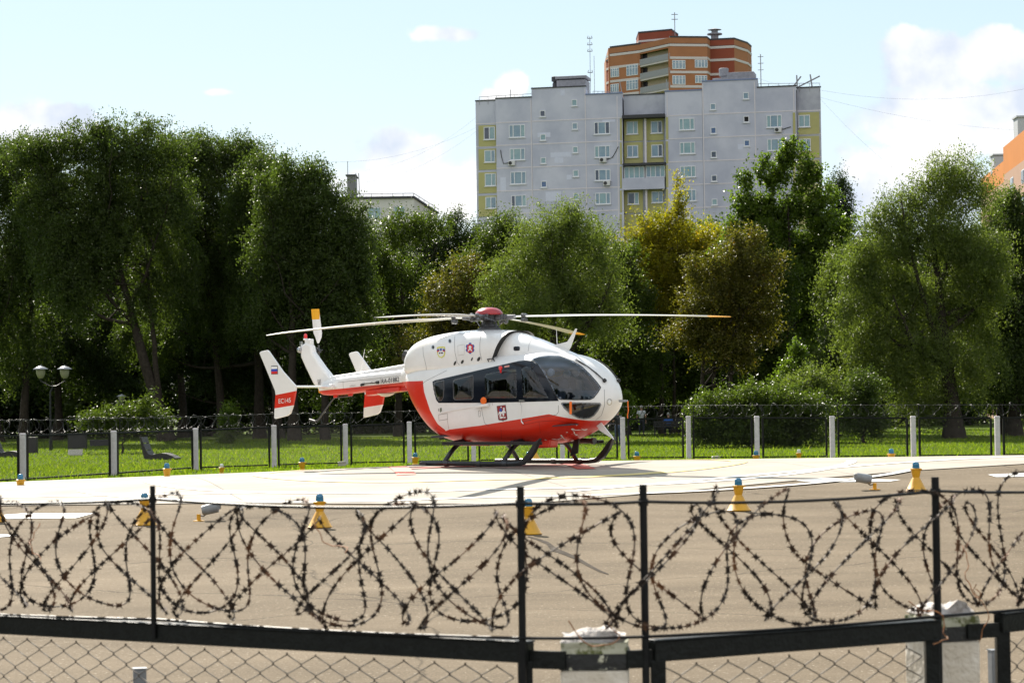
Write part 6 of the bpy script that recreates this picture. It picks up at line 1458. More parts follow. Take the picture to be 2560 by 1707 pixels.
# --- left willow wall
tree('willow_tree', 'willow at the far left edge with yellowish green crown', 152, 20, [(20, 374, 100, 60), (40, 454, 120, 90), (-60, 434, 110, 120), (60, 560, 110, 120), (-20, 680, 130, 130), (60, 790, 90, 90)], 'willow', 100000, 1, .42, GW, .55, stems=[(-.8, -1.6, .4), (.9, 2.0, .28)])
tree('willow_tree', 'tall willow with a leaning trunk left of the middle of the tree wall', 146, 385, [(165, 334, 75, 55), (300, 334, 95, 62), (215, 414, 110, 75), (330, 434, 100, 90), (160, 534, 95, 90), (280, 554, 100, 80), (190, 650, 90, 90), (330, 680, 70, 90), (110, 444, 60, 90), (240, 344, 70, 50), (230, 484, 90, 90), (390, 344, 60, 46), (395, 484, 70, 90), (90, 354, 60, 50), (130, 600, 80, 90), (390, 600, 60, 90), (60, 344, 70, 46)], 'willow', 150000, 2, .42, GW, .6, stems=[(0, -3.9, .42), (-.3, -1.9, .22)], fork=.45)
tree('willow_tree', 'broad willow between the leaning willow and the round crowned one', 153, 560, [(440, 344, 80, 50), (510, 364, 90, 60), (590, 384, 80, 60), (470, 454, 110, 90), (580, 484, 90, 90), (500, 570, 110, 100), (600, 620, 80, 110), (430, 650, 90, 110), (520, 730, 90, 80), (400, 374, 60, 60), (640, 434, 50, 50), (650, 534, 60, 90), (540, 334, 50, 30), (380, 514, 60, 90), (640, 700, 70, 90), (360, 780, 80, 80)], 'willow', 150000, 3, .42, GW, .55, stems=[(-1.2, -3.0, .3), (1.0, 0.6, .34)])
tree('willow_tree', 'rounded willow at the right end of the left tree wall', 142, 700, [(700, 404, 66, 52), (745, 464, 72, 70), (670, 514, 80, 90), (760, 564, 80, 90), (690, 620, 80, 90), (780, 650, 70, 90), (730, 740, 90, 80), (800, 760, 66, 80), (630, 444, 46, 50), (620, 560, 60, 90), (800, 504, 46, 60), (820, 570, 40, 60), (830, 680, 40, 70), (640, 700, 70, 90)], 'willow', 135000, 4, .38, GW, .5, stems=[(-.6, -.4, .32), (1.2, 1.6, .24)])
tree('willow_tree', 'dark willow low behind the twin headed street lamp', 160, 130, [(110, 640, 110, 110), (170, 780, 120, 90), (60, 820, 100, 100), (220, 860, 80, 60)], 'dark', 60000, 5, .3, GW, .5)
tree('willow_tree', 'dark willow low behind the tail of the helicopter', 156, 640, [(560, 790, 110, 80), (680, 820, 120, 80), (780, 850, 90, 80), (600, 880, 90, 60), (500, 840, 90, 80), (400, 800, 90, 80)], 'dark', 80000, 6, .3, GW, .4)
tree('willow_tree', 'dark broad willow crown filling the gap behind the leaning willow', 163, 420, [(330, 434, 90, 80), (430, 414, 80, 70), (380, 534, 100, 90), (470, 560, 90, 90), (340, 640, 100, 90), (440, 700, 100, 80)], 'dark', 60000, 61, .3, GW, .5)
tree('willow_tree', 'dark willow filling the gap left of the round crowned willow', 149, 640, [(595, 399, 52, 46), (565, 484, 60, 80), (590, 560, 60, 80), (620, 454, 60, 60), (650, 534, 80, 80), (600, 620, 80, 90), (680, 700, 90, 80), (600, 720, 80, 70)], 'willow', 95000, 62, .3, GW, .5)
# --- middle trees
tree('leafy_tree', 'mid green tree just right of the willow wall, below the cream building', 150, 915, [(900, 540, 60, 46), (960, 530, 60, 42), (870, 600, 60, 60), (930, 640, 80, 70), (880, 720, 70, 70), (960, 740, 70, 70), (900, 830, 60, 60)], 'green', 42000, 7, .26, GT)
tree('leafy_tree', 'dark green tree rising left of the grey block corner', 165, 1040, [(1040, 535, 66, 48), (1080, 600, 80, 66), (990, 590, 60, 60), (1050, 690, 90, 70)], 'dark', 45000, 8, .28, GT, clump=.6)
tree('leafy_tree', 'green tree in front of the lower left corner of the grey block', 158, 1150, [(1140, 535, 55, 42), (1180, 560, 60, 50), (1110, 590, 60, 50), (1170, 640, 80, 60)], 'green', 28000, 9, .24, GT)
tree('autumn_tree', 'yellow brown tree standing behind the rotor head', 138, 1040, [(1070, 630, 60, 46), (1030, 690, 56, 56), (1100, 700, 66, 60), (1050, 770, 66, 60), (1000, 750, 40, 50), (960, 820, 60, 60), (1080, 850, 70, 60)], 'olive', 34000, 10, .2, GT, stems=[(-.6, -.8, .14), (.5, 1.0, .16)])
tree('willow_tree', 'bright silvery willow mound above the helicopter', 132, 1260, [(1280, 510, 76, 46), (1230, 560, 80, 60), (1340, 540, 70, 56), (1180, 620, 76, 66), (1290, 640, 90, 80), (1390, 620, 60, 80), (1220, 710, 100, 70), (1350, 720, 90, 80), (1150, 700, 60, 60), (1400, 720, 60, 80)], 'willow_light', 78000, 11, .34, GT, .5, L=.13, Wd=.055)
tree('leafy_tree', 'dark rounded tree behind the right main rotor blade', 149, 1425, [(1420, 720, 70, 70), (1380, 800, 90, 66), (1450, 830, 80, 70), (1330, 860, 80, 60)], 'dark', 52000, 12, .26, GT)
tree('autumn_tree', 'golden yellow tree with a thin green tip in front of the grey block', 148, 1530, [(1560, 430, 16, 34), (1555, 480, 34, 34), (1530, 520, 60, 40), (1480, 550, 56, 46), (1560, 570, 66, 56), (1500, 620, 76, 60), (1580, 640, 50, 60), (1470, 680, 50, 50), (1530, 700, 70, 56), (1440, 600, 40, 60), (1620, 560, 50, 50), (1600, 640, 60, 70), (1440, 720, 50, 60), (1580, 730, 60, 60)], 'yellow', 66000, 13, .2, GT, stems=[(-.3, -.3, .16), (.4, .9, .12)])
tree('leafy_tree', 'silvery green tree peeking between the golden tree and the poplar', 156, 1620, [(1620, 540, 40, 34), (1640, 590, 50, 50), (1600, 640, 50, 60)], 'willow_light', 16000, 14, .2, GT)
tree('autumn_tree', 'olive brown tree under the tip of the main rotor blade', 134, 1640, [(1700, 570, 56, 44), (1650, 620, 60, 56), (1740, 620, 54, 60), (1690, 680, 70, 66), (1620, 700, 66, 66), (1590, 760, 60, 50), (1740, 740, 60, 60), (1660, 790, 70, 50)], 'olive', 46000, 15, .22, GT, stems=[(-.8, -1.0, .15), (0, .2, .14), (.9, 1.6, .16)])
tree('poplar_tree', 'tall bright green poplar with several spires in front of the grey block', 142, 1830, [(1820, 345, 26, 34), (1755, 385, 20, 34), (1790, 400, 30, 44), (1850, 400, 28, 50), (1710, 420, 18, 34), (1720, 480, 40, 44), (1800, 480, 48, 44), (1870, 480, 30, 54), (1750, 550, 66, 50), (1840, 570, 70, 60), (1700, 520, 30, 26), (1820, 660, 70, 70), (1860, 760, 60, 80), (1690, 580, 50, 46), (1900, 520, 46, 60), (1900, 620, 60, 80), (1720, 640, 60, 60), (1760, 490, 30, 44), (1905, 450, 14, 36)], 'poplar', 80000, 16, .28, GT, L=.17, Wd=.13, clump=.45, shell=.5)
tree('leafy_tree', 'narrow dark tree in the gap right of the tall poplar', 160, 1930, [(1925, 425, 24, 38), (1935, 490, 36, 44), (1920, 560, 40, 50), (1940, 640, 40, 60)], 'dark', 18000, 17, .2, GT)
tree('autumn_tree', 'dark autumn tree with yellow specks below the poplar', 150, 1880, [(1900, 600, 56, 60), (1880, 700, 66, 70), (1900, 800, 60, 60), (1800, 760, 60, 66)], 'olive', 26000, 18, .22, GT)
tree('willow_tree', 'large willow with a thick dark trunk at the right', 124, 2190, [(2170, 400, 66, 62), (2220, 440, 66, 70), (2100, 470, 66, 66), (2150, 540, 90, 70), (2040, 570, 66, 56), (2230, 580, 80, 90), (2010, 650, 70, 60), (2110, 680, 96, 80), (2220, 710, 90, 90), (2030, 760, 80, 70), (2130, 810, 90, 70), (2230, 850, 80, 70), (2010, 850, 60, 56), (2080, 900, 60, 56), (2130, 930, 50, 40), (1970, 600, 50, 50), (1960, 700, 50, 60), (1970, 800, 50, 60), (2280, 650, 60, 90), (2050, 500, 46, 46), (2010, 510, 30, 40)], 'willow_light', 160000, 19, .46, GT, .55, L=.135, Wd=.055, stems=[(0, -1.0, .46)])
tree('willow_tree', 'dark willow cut by the right edge of the photo', 128, 2330, [(2325, 490, 46, 46), (2360, 570, 90, 90), (2300, 650, 80, 90), (2370, 760, 100, 100), (2290, 840, 80, 80), (2380, 900, 90, 60), (2440, 440, 60, 90), (2265, 580, 40, 60), (2270, 760, 60, 90)], 'willow', 110000, 20, .34, GT, .5)
tree('spruce_tree', 'small pointed blue green spruce between the poplar and the right willow', 132, 1905, [(1903, 740, 9, 40), (1903, 800, 22, 30), (1905, 850, 34, 30), (1905, 900, 44, 26)], 'dark', 9000, 21, .1, GT, L=.10, Wd=.03)
tree('leafy_tree', 'dark tree filling the shade behind the people', 150, 1560, [(1500, 820, 90, 70), (1600, 850, 90, 60), (1700, 860, 80, 60), (1560, 760, 80, 60), (1480, 900, 70, 40)], 'green', 60000, 22, .24, GT)
tree('leafy_tree', 'mid green tree between the silvery willow mound and the golden tree', 145, 1440, [(1430, 600, 46, 60), (1440, 690, 60, 70), (1410, 780, 70, 60), (1470, 800, 60, 60), (1440, 870, 70, 46)], 'green', 42000, 71, .2, GT)
tree('leafy_tree', 'mid green tree between the olive brown tree and the tall poplar', 139, 1785, [(1790, 640, 46, 56), (1780, 730, 56, 66), (1800, 820, 70, 50), (1740, 850, 60, 40)], 'green', 34000, 72, .18, GT)
tree('leafy_tree', 'pale green drooping tree left of the large right willow', 133, 1925, [(1935, 620, 40, 56), (1920, 700, 50, 66), (1940, 790, 60, 66), (1900, 860, 60, 46)], 'willow_light', 36000, 73, .18, GT, .5, L=.13, Wd=.055)
tree('willow_tree', 'pale willow filling the right edge in front of the orange building', 130, 2300, [(2290, 480, 50, 60), (2320, 560, 70, 70), (2270, 640, 60, 80), (2340, 700, 80, 80), (2290, 790, 80, 80), (2350, 860, 70, 70), (2260, 870, 60, 50)], 'willow_light', 80000, 74, .28, GT, .5, L=.135, Wd=.055)
tree('leafy_tree', 'low shady tree under the olive brown crown', 152, 1660, [(1620, 830, 80, 50), (1700, 850, 80, 50), (1660, 900, 80, 36), (1760, 880, 60, 40)], 'green', 30000, 75, .12, GT)
tree('leafy_tree', 'low shady tree under the yellow brown crown behind the cowling', 154, 1020, [(980, 850, 80, 50), (1060, 880, 90, 50), (900, 880, 80, 44), (1150, 850, 90, 50), (1250, 860, 80, 50)], 'green', 42000, 76, .12, GT)
# --- bushes
GB = 'bushes beyond the fence'
tree('hedge_bush', 'long dense dark green hedge bush right of the helicopter behind the fence', 111, 1740, [(1660, 935, 78, 46), (1730, 925, 80, 44), (1800, 930, 80, 48), (1860, 945, 60, 40), (1640, 985, 66, 40), (1730, 985, 100, 42), (1830, 985, 90, 42), (1620, 960, 40, 50)], 'green', 62000, 30, .06, GB, L=.11, Wd=.07, clump=.35, cat='bush', ntwig=10, nlimb=6)
tree('hedge_bush', 'paler upright bush behind the long hedge at right', 118, 1890, [(1880, 890, 50, 50), (1830, 900, 46, 34), (1930, 930, 46, 50)], 'willow_light', 20000, 31, .06, GB, L=.11, Wd=.06, clump=.4, cat='bush', ntwig=10, nlimb=6)
tree('leafy_bush', 'sunlit young shrub with yellow green leaves under the olive tree', 122, 1830, [(1832, 810, 22, 30), (1825, 850, 30, 34), (1800, 880, 30, 26)], 'poplar', 8000, 32, .05, GB, L=.12, Wd=.09, clump=.35, cat='bush', ntwig=8, nlimb=4)
tree('leafy_bush', 'sunlit weedy shrub beyond the fence between the lamp and the leaning trunk', 117, 280, [(240, 960, 50, 22), (305, 950, 40, 26), (360, 962, 36, 22), (215, 968, 34, 14), (275, 968, 40, 18), (335, 935, 16, 30)], 'green', 13000, 33, .05, GB, L=.15, Wd=.05, clump=.4, cat='bush', ntwig=8, nlimb=4)
tree('leafy_bush', 'small sunlit shrub below the near tail plate', 136, 530, [(528, 960, 22, 30), (520, 1000, 24, 16)], 'poplar', 6000, 34, .04, GB, L=.13, Wd=.06, clump=.35, cat='bush', ntwig=6, nlimb=4)
tree('leafy_bush', 'little yellow green shrub just right of the helicopter nose', 128, 1440, [(1436, 925, 14, 20), (1440, 950, 12, 16)], 'poplar', 5000, 35, .04, GB, L=.12, Wd=.08, clump=.3, cat='bush', ntwig=6, nlimb=4)
tree('leafy_tree', 'young thin tree with low leaves between the hedge and the thick trunk', 116, 1985, [(1990, 900, 50, 50), (1960, 960, 40, 34), (2010, 970, 50, 30)], 'willow', 14000, 36, .08, GT, L=.12, Wd=.06, clump=.4)


# --- the wood behind: copies of a few dark trees, standing in two rows further back
def back_wood():
    rs = np.random.RandomState(50); src = []
    for q in range(3):
        lob = []
        for k in range(13):
            a = rs.uniform(0, 6.28); r = rs.uniform(0, 3.2); z = 1.0 + 11.5 * (k + .5) / 13; lob.append((r * math.cos(a), r * math.sin(a), z, rs.uniform(2.0, 3.2), rs.uniform(2.0, 3.2), rs.uniform(1.6, 2.4)))
        V, Fc, tint, CC = foliage(lob, 42000, rs, .75, 42, 0., .26, .17, .7)
        root = empty('shade_tree', (0, 0, 0), 0, 'x', 'tree'); np_mesh('crown', V, Fc, LM['dark' if q else 'green'], root, tint)
        nb = branchwork((0, 0, 0), (.4, 0, 9.5), lob, CC, rs, .24, 8, 20); np_mesh('trunk', np.concatenate(nb.V), np.concatenate(nb.F), BARK, root, smooth=True); src.append(root)
    spots = [(x + rs.uniform(-1, 1), 174 + rs.uniform(-4, 4), 1.05 if x < -12 else 1.0, 0) for x in np.arange(-44, 47, 5.4)] + [(x + rs.uniform(-1, 1), 190 + rs.uniform(-4, 4), 1.2 if x < -14 else 1.02, 0) for x in np.arange(-42, 50, 6.5)]
    spots += [(-34 - rs.uniform(0, 8) - .12 * y, y, 1.0, 1) for y in np.arange(5, 100, 8.5)] + [(38 + rs.uniform(0, 8) + .12 * y, y, 1.0, 1) for y in np.arange(5, 100, 12)] + [(x, -34 + rs.uniform(-4, 4), .95, 1) for x in np.arange(-36, 40, 12)]  # unseen trees added at the sides and behind, darkening reflections and ambient light
    for i, (x, Y, sc, side) in enumerate(spots):
        o = src[i] if i < 3 else copy_tree(src[i % 3]); s1 = sc * rs.uniform(.93, 1.12); o.location = (x, Y, float(gz(x, Y)) - .3); o.scale = (s1 * 1.05, s1 * 1.05, s1); o.rotation_euler.z = rs.uniform(0, 6.28)
        o['label'] = 'unseen tree added around the heliport to darken reflections' if side else 'shaded tree in the dense dark wood behind the front row of trees'; o['group'] = 'unseen trees added around the heliport' if side else 'dark wood behind the front trees'; o['category'] = 'tree'


back_wood()


# ================================================================== LAWN
def lawn():
    rs = np.random.RandomState(8); n = 130000
    y = 61.5 + rs.uniform(0, 1, n) ** 1.3 * 88; x = rs.uniform(-1, 1, n) * (y * .235)
    h = rs.uniform(.05, .13, n) * np.where(rs.uniform(0, 1, n) < .04, 2.0, 1); a = rs.uniform(0, np.pi, n); w = rs.uniform(.015, .035, n); z = gz(x, y) - .005; lx = rs.normal(0, .35, n) * h; ly = rs.normal(0, .35, n) * h
    V = np.stack([np.stack([x - np.cos(a) * w, y - np.sin(a) * w, z], -1), np.stack([x + np.cos(a) * w, y + np.sin(a) * w, z], -1), np.stack([x + lx, y + ly, z + h], -1)], 1)
    on_path = (y > 117.5) & (y < 121.5) & (x < -23.5); V = V[~on_path]
    gm = leaf_mat('grass_blade', (.062, .096, .006), (.112, .150, .010), .5, .5, (.20, .20, .05)); m = len(V)
    o = np_mesh('lawn_grass', V.reshape(-1, 3), np.arange(m * 3).reshape(-1, 3), gm, None, rs.uniform(0, 1, m)); tag(o, 'short sunlit lawn grass beyond the pad', None, None, 'stuff')


lawn()


# ================================================================== PARK FURNITURE AND PEOPLE
def furniture():
    blk = mat('lamp_black', (.012, .012, .013), .5, spec=.3); shade = mat('lamp_shade', (.30, .30, .31), .35, metal=.3); globe = mat('lamp_globe', (.20, .20, .14), .25, coat=.3)
    # twin lamp: foot at (115,1033), heads near (89,850) and (137,850) of the 2352-wide view
    Y = 126; b = at(117 * s_, 1034 * s_, Y); g = float(gz(b.x, Y)); root = empty('street_lamp', (b.x, Y, g), 0, 'black twin headed park lamp with pale shades at the left', 'lamp', 'park lamps')
    T = lambda x, y: (lambda p: Vector((p.x - b.x, 0, p.z - g)))(at(x * s_, y * s_, Y))
    j = T(123, 887); m = MB(); m.tube([(0, 0, 0), (0, 0, .5)], .09, 12); m.tube([(0, 0, .5), (0, 0, j.z - .3), (j.x, 0, j.z)], [.055, .045, .035], 12); m.build('pole', blk, root, smooth=True)
    for (x, y) in ((94.5, 848), (149.5, 848)):
        h_ = T(x - 1, y); m = MB(); m.tube([(j.x, 0, j.z), (j.x + (h_.x - j.x) * .3, 0, j.z + .02), (h_.x, 0, h_.z - .62), (h_.x, 0, h_.z - .5)], .028, 8); m.build('arm', blk, root, smooth=True)
        hd = MB(); hd.lathe([(.38, .0), (.37, .03), (.20, .12), (.05, .17), (.02, .22)], (h_.x, 0, h_.z), 24); o = hd.build('lamp_shade', shade, root, smooth=True, angle=R(50))
        hd = MB(); hd.lathe([(.09, -.48), (.17, -.40), (.235, -.22), (.24, -.03)], (h_.x, 0, h_.z), 20); hd.build('lamp_globe', globe, o, smooth=True)
        hd = MB(); hd.lathe([(.07, -.56), (.09, -.49)], (h_.x, 0, h_.z), 12); hd.build('lamp_socket', blk, o)
    # single far lamp
    Y = 150; h_ = at(304, 991, Y); g = float(gz(h_.x, Y)); root = empty('street_lamp', (h_.x, Y, g), 0, 'small distant park lamp with pale shade in front of the dark trees', 'lamp', 'park lamps'); z = h_.z - g
    m = MB(); m.tube([(0, 0, 0), (0, 0, z - .5)], .05, 10); m.build('pole', blk, root, smooth=True)
    m = MB(); m.lathe([(.30, 0), (.28, .03), (.1, .12), (.02, .16)], (0, 0, z), 20); m.build('lamp_shade', shade, root, smooth=True); m = MB(); m.lathe([(.08, -.42), (.2, -.2), (.2, -.01)], (0, 0, z), 16); m.build('lamp_globe', globe, root, smooth=True)
    # reclining benches
    wood = mat('bench_dark', (.022, .020, .022), .6, var=.3, scale=12); top = mat('bench_slat', (.075, .07, .07), .55, var=.2, scale=20)
    def recliner(px, py, Y, rz, sc, lb):
        p = at(px * s_, py * s_, Y); g = float(gz(p.x, Y)); root = empty('reclining_bench', (p.x, Y, g), rz, lb, 'bench', 'reclining benches on the lawn'); root.scale = (sc,) * 3
        prof = [(-.52, 1.0), (-.42, .72), (-.30, .42), (-.20, .26), (-.05, .20), (.15, .24), (.35, .28), (.6, .26), (.85, .17), (1.05, .06)]
        for yy in (-.3, .3): m = MB(); m.prism([(-.58, 1.0)] + prof + [(1.0, .0), (-.30, .0), (-.40, .1)], lambda x, z: (x, yy - .03, z), lambda x, z: (x, yy + .03, z)); m.build('side_panel', wood, root)
        m = MB()
        for i in range(len(prof) - 1):
            a, b = Vector((prof[i][0], 0, prof[i][1])), Vector((prof[i + 1][0], 0, prof[i + 1][1])); m.bar(a + (b - a) * .06, b - (b - a) * .06, .66, .025, up=(0, 0, 1) if abs(b.x - a.x) > .1 else (1, 0, 0))
        m.build('slat_surface', top, root)
    recliner(357, 1051, 103, -.25, 1.0, 'dark reclining slatted bench on the sunlit lawn below the shrubs'); recliner(12, 1030, 112, -.25, 1.0, 'dark reclining bench cut by the left edge of the photo')
    # pale slab sign and dark boxes
    def boxy(nm, px, py, Y, w, h, d, m_, lb, cat, tilt=0., parts=None):
        p = at(px * s_, py * s_, Y); g = float(gz(p.x, Y)); root = empty(nm, (p.x, Y, g), 0, lb, cat)
        m = MB(); m.box((0, 0, h / 2 + .02), (w, d, h), rot=Matrix.Rotation(tilt, 3, 'X')); m.build('panel', m_, root, bevel=.02)
        for sx in (-.35, .35): m = MB(); m.box((w * sx, .12, h * .3), (.05, .05, h * .6)); m.build('leg', wood, root)
    boxy('lawn_sign', 173 / 1 * 1.0 , 1124 / s_, 112, .68, .32, .05, mat('sign_pale', (.45, .42, .36), .8, var=.2, scale=12), 'low pale slanted sign board on the lawn near the lamp', 'sign', -.5)
    boxy('planter_box', 178, 1018, 128, .95, .75, .5, wood, 'dark box shaped bench end behind the pale slanted sign', 'planter')
    boxy('planter_box', 74, 1040, 120, .5, .78, .5, wood, 'narrow dark box just right of the leftmost fence post', 'planter')
    boxy('low_table', 235, 1020, 134, 1.3, .35, .5, wood, 'long low dark table in the shade left of the shrubs', 'table')


furniture()


def skin_mesh(name, J, E_, m, parent, sub=2):
    """J: list of (x,y,z,r); continuous skinned surface"""
    me = bpy.data.meshes.new(name); me.from_pydata([j[:3] for j in J], E_, []); o = bpy.data.objects.new(name, me); COL.objects.link(o)
    sk = o.modifiers.new('s', 'SKIN'); sk.use_smooth_shade = True; bm = bmesh.new(); bm.from_mesh(me); ly = bm.verts.layers.skin.verify(); bm.verts.ensure_lookup_table()
    for i, j in enumerate(J):
        r = j[3]; bm.verts[i][ly].radius = r if isinstance(r, tuple) else (r, r); bm.verts[i][ly].use_root = (i == 0)
    bm.to_mesh(me); bm.free(); sb = o.modifiers.new('u', 'SUBSURF'); sb.levels = sub; sb.render_levels = sub
    dg = bpy.context.evaluated_depsgraph_get(); dg.update(); ev = bpy.data.meshes.new_from_object(o.evaluated_get(dg)); ev.name = name; o.modifiers.clear(); o.data = ev; bpy.data.meshes.remove(me)
    ev.materials.clear(); ev.materials.append(m); ev.polygons.foreach_set('use_smooth', [True] * len(ev.polygons)); o.parent = parent; return o


def person(loc, rz, label, pose, shirt, trousers, hairc, sleeves=.55, cap=None):
    root = empty('person', loc, rz, label, 'person'); skin = mat('skin', (.36, .20, .14), .6)
    # pose: dict of joints, figure faces -Y (towards the camera) at rz=0, metres, 1.76 m tall standing
    P = pose; hip = P['hip']; ch = P['chest']; nk = P['neck']; hd = P['head']
    J = [(*hip, (.11, .10)), (*[(a + b) / 2 for a, b in zip(hip, ch)], (.105, .095)), (*ch, (.12, .10)), (*nk, (.058, .06)), (*hd, (.078, .098)), (hd[0], hd[1], hd[2] + .085, (.066, .085))]
    E_ = [(0, 1), (1, 2), (2, 3), (3, 4), (4, 5)]
    def chain(start, pts):
        k = start
        for p in pts: J.append(p); E_.append((k, len(J) - 1)); k = len(J) - 1
        return k
    for s in ('l', 'r'):
        sh, el, wr = P[s + '_sh'], P[s + '_el'], P[s + '_wr']; k = chain(2, [(*sh, .062), (*el, .044), (*wr, .028)])
        d = (Vector(wr) - Vector(el)).normalized(); pl = Vector(wr) + d * .07; k = chain(k, [(*pl, (.036, .018))])
        sd_ = d.orthogonal().normalized(); cr = d.cross(sd_)
        for q, ln in ((-.027, .07), (-.009, .08), (.009, .077), (.027, .06)): chain(k, [(*(pl + sd_ * q + d * .04), .010), (*(pl + sd_ * q + d * (.04 + ln * .5) + cr * .012), .009), (*(pl + sd_ * q + d * (.035 + ln) + cr * .03), .008)])
        tb = Vector(wr) + d * .03; chain(k - 1 if False else k, [(*(tb + sd_ * .045), .011), (*(tb + sd_ * .06 + d * .04 + cr * .01), .010)])
        hp_, kn, an, to = P[s + '_hp'], P[s + '_kn'], P[s + '_an'], P[s + '_to']; chain(0, [(*hp_, .088), (*kn, .058), (*an, .040), (*to, .034)])
    f = P.get('face', (0, -1, 0)); fv = Vector(f).normalized(); hc = Vector(hd) + Vector((0, 0, .03))
    body = skin_mesh('body', J, E_, skin, root, 2)
    m = MB(); c = hc + fv * .095; m.tube([c + Vector((0, 0, .025)), c + fv * .022 + Vector((0, 0, -.012)), c + Vector((0, 0, -.02))], [.008, .014, .010], 8); m.build('nose', skin, root, smooth=True)
    rt = fv.cross(Vector((0, 0, 1))).normalized()
    for q in (-1, 1):
        m = MB(); m.lathe([(0, -.008), (.012, -.004), (.013, .002), (0, .008)], hc + fv * .088 + rt * .032 * q + Vector((0, 0, .02)), 10, axis=fv); m.build('eye', mat('eye_dark', (.03, .025, .02), .2), root, smooth=True)
        m = MB(); m.lathe([(0, -.01), (.026, -.006), (.03, .0), (.024, .01), (0, .012)], hc + rt * .083 * q, 10, axis=rt * q); m.build('ear', skin, root, smooth=True)
    m = MB(); m.bar(hc + fv * .094 - rt * .024 + Vector((0, 0, -.048)), hc + fv * .094 + rt * .024 + Vector((0, 0, -.048)), .008, .009); m.build('mouth', mat('lips', (.25, .09, .07), .5), root)
    # hair: back and top shell
    m = MB(); vs = []; fs = []; nu, nv = 16, 9
    for i in range(nv):
        ph = i / (nv - 1) * math.pi * .62
        for j in range(nu):
            t = 2 * math.pi * j / nu; d = Vector((0, 0, 1)) * math.cos(ph) + (fv * -math.cos(t) + rt * math.sin(t)) * math.sin(ph)
            front = max(0, -(-math.cos(t))) if False else max(0, math.cos(t) * -1)
            if ph > .75 and front > .3: d = Vector((0, 0, 1)) * math.cos(.75) + (fv * -math.cos(t) + rt * math.sin(t)) * math.sin(.75)
            vs.append(hc + Vector((0, 0, .028)) + Vector((d.x * .094, d.y * .108, d.z * .118)))
    fs = [(i * nu + j, i * nu + (j + 1) % nu, (i + 1) * nu + (j + 1) % nu, (i + 1) * nu + j) for i in range(nv - 1) for j in range(nu)]
    m.add(vs, fs); m.build('hair', mat('hair_' + hairc[0], hairc[1], .8, var=.3, scale=60), root, smooth=True)
    # shirt and trousers, each one continuous
    J = [(*[a + (b - a) * .05 for a, b in zip(hip, ch)], (.165, .135)), (*[(a + b) / 2 for a, b in zip(hip, ch)], (.16, .135)), (*ch, (.18, .14)), (*[a + (b - a) * .8 for a, b in zip(ch, nk)], (.085, .085))]; E_ = [(0, 1), (1, 2), (2, 3)]
    for s in ('l', 'r'):
        sh, el, wr = Vector(P[s + '_sh']), Vector(P[s + '_el']), Vector(P[s + '_wr']); k = chain(2, [(*sh, .078), (*sh.lerp(el, .6), .066)])
        if sleeves > .6: chain(k, [(*el, .058), (*el.lerp(wr, .85), .042)])
    skin_mesh('shirt', J, E_, shirt, root, 2)
    J = [(*hip, (.168, .125)), (hip[0], hip[1], hip[2] + .10, (.155, .118))]; E_ = [(0, 1)]
    for s in ('l', 'r'): chain(0, [(*P[s + '_hp'], .102), (*P[s + '_kn'], .075), (*[a + (b - a) * .88 for a, b in zip(P[s + '_kn'], P[s + '_an'])], .060)])
    skin_mesh('trousers', J, E_, trousers, root, 2)
    for s in ('l', 'r'):
        a, t = Vector(P[s + '_an']), Vector(P[s + '_to']); d = (t - a); m = MB(); m.tube([a + Vector((0, 0, .03)), a + Vector((0, 0, -.035)) - d * .25, a + d * .5 + Vector((0, 0, -.02)), t + d * .18], [.046, .05, .048, .034], 12); m.build('shoe', mat('shoe_dark', (.02, .02, .02), .6), root, smooth=True)
    return root


def standing(arm=0):
    d = dict(hip=(0, 0, .95), chest=(0, .01, 1.32), neck=(0, 0, 1.50), head=(0, -.01, 1.62))
    for s, q in (('l', 1), ('r', -1)):
        d[s + '_sh'] = (.19 * q, .01, 1.42); d[s + '_el'] = (.26 * q, .04, 1.13); d[s + '_wr'] = (.24 * q, -.05, .89)
        d[s + '_hp'] = (.095 * q, 0, .88); d[s + '_kn'] = (.11 * q, -.02, .49); d[s + '_an'] = (.12 * q, .02, .09); d[s + '_to'] = (.14 * q, -.13, .045)
    if arm:   # forearms raised to the chest, holding something small
        for s, q in (('l', 1), ('r', -1)): d[s + '_el'] = (.25 * q, -.06, 1.14); d[s + '_wr'] = (.10 * q, -.24, 1.26)
    return d


def sitting():
    d = dict(hip=(0, .02, .52), chest=(0, .05, .90), neck=(0, .02, 1.08), head=(0, -.02, 1.20))
    for s, q in (('l', 1), ('r', -1)):
        d[s + '_sh'] = (.19 * q, .04, 1.00); d[s + '_el'] = (.27 * q, -.02, .73); d[s + '_wr'] = (.16 * q, -.25, .68)
        d[s + '_hp'] = (.10 * q, -.02, .50); d[s + '_kn'] = (.13 * q, -.44, .50); d[s + '_an'] = (.13 * q, -.42, .09); d[s + '_to'] = (.14 * q, -.57, .045)
    return d


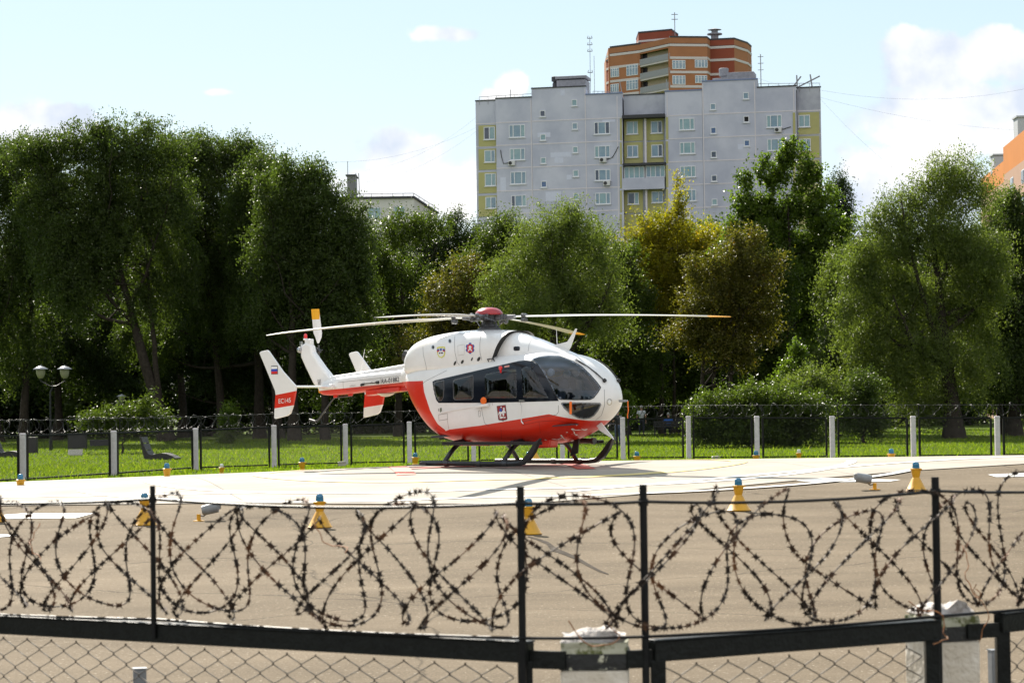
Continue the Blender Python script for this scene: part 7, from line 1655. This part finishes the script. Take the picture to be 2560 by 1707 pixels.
def people():
    navy = mat('navy_trousers', (.015, .018, .03), .8); white = mat('white_shirt', (.50, .51, .54), .8, var=.1, scale=10); blue = mat('blue_shirt', (.03, .13, .48), .8, var=.1); black = mat('black_clothes', (.02, .02, .022), .8); blueg = mat('denim', (.05, .07, .12), .8)
    dark = ('dark', (.02, .015, .012)); grey = ('grey', (.25, .24, .23))
    def put(px, py, Y): p = at(px * s_, py * s_, Y); return (p.x, Y, float(gz(p.x, Y)))
    person(put(1474, 1000, 143), math.pi - .2, 'person in a white shirt and dark trousers standing with back turned, carrying a shoulder bag', standing(0), white, navy, grey)
    l = put(1474, 1000, 143)
    r = empty('shoulder_bag', l, math.pi - .2, 'dark shoulder bag with a strap across the white shirt', 'bag'); m = MB(); m.tube([(-.12, .14, 1.47), (0, .15, 1.3), (.15, .15, 1.08), (.22, .10, .98)], .014, 6); m.build('strap', black, r); m = MB(); m.box((.24, .05, .88), (.12, .26, .24)); m.build('pouch', black, r, bevel=.02)
    person(put(1420, 1021, 121), math.pi + .6, 'person in dark clothes standing close to the helicopter nose, partly hidden by a white post', standing(1), black, blueg, dark)
    l1 = put(1536, 1002, 141); l1 = (l1[0], l1[1], l1[2])
    person(l1, math.pi + .1, 'person in a bright blue shirt sitting on the dark park bench, seen from behind', sitting(), blue, navy, grey)
    l2 = (l1[0] + .72, l1[1] - .0, l1[2]); person(l2, math.pi - .1, 'person in dark clothes sitting at the right end of the park bench', sitting(), black, black, dark)
    wood = MATS['bench_dark']; b = empty('park_bench', (l1[0] + .1, l1[1] - .0, l1[2]), 0, 'dark wooden park bench seen from behind under the trees', 'bench')
    for i in range(4): m = MB(); m.box((0, -.16 + .11 * i + .1, .405), (2.0, .09, .03)); m.build('seat_slat', wood, b)
    for i in range(3): m = MB(); m.box((0, -.24 - .01 * i, .56 + .13 * i), (2.0, .025, .10)); m.build('backrest_slat', wood, b)
    for x in (-.9, .9):
        for y in (-.2, .3): m = MB(); m.box((x, y, .2), (.06, .06, .40)); m.build('leg', wood, b)
        m = MB(); m.bar((x, -.20, .38), (x, -.26, .90), .05, .03); m.build('back_support', wood, b)


people()
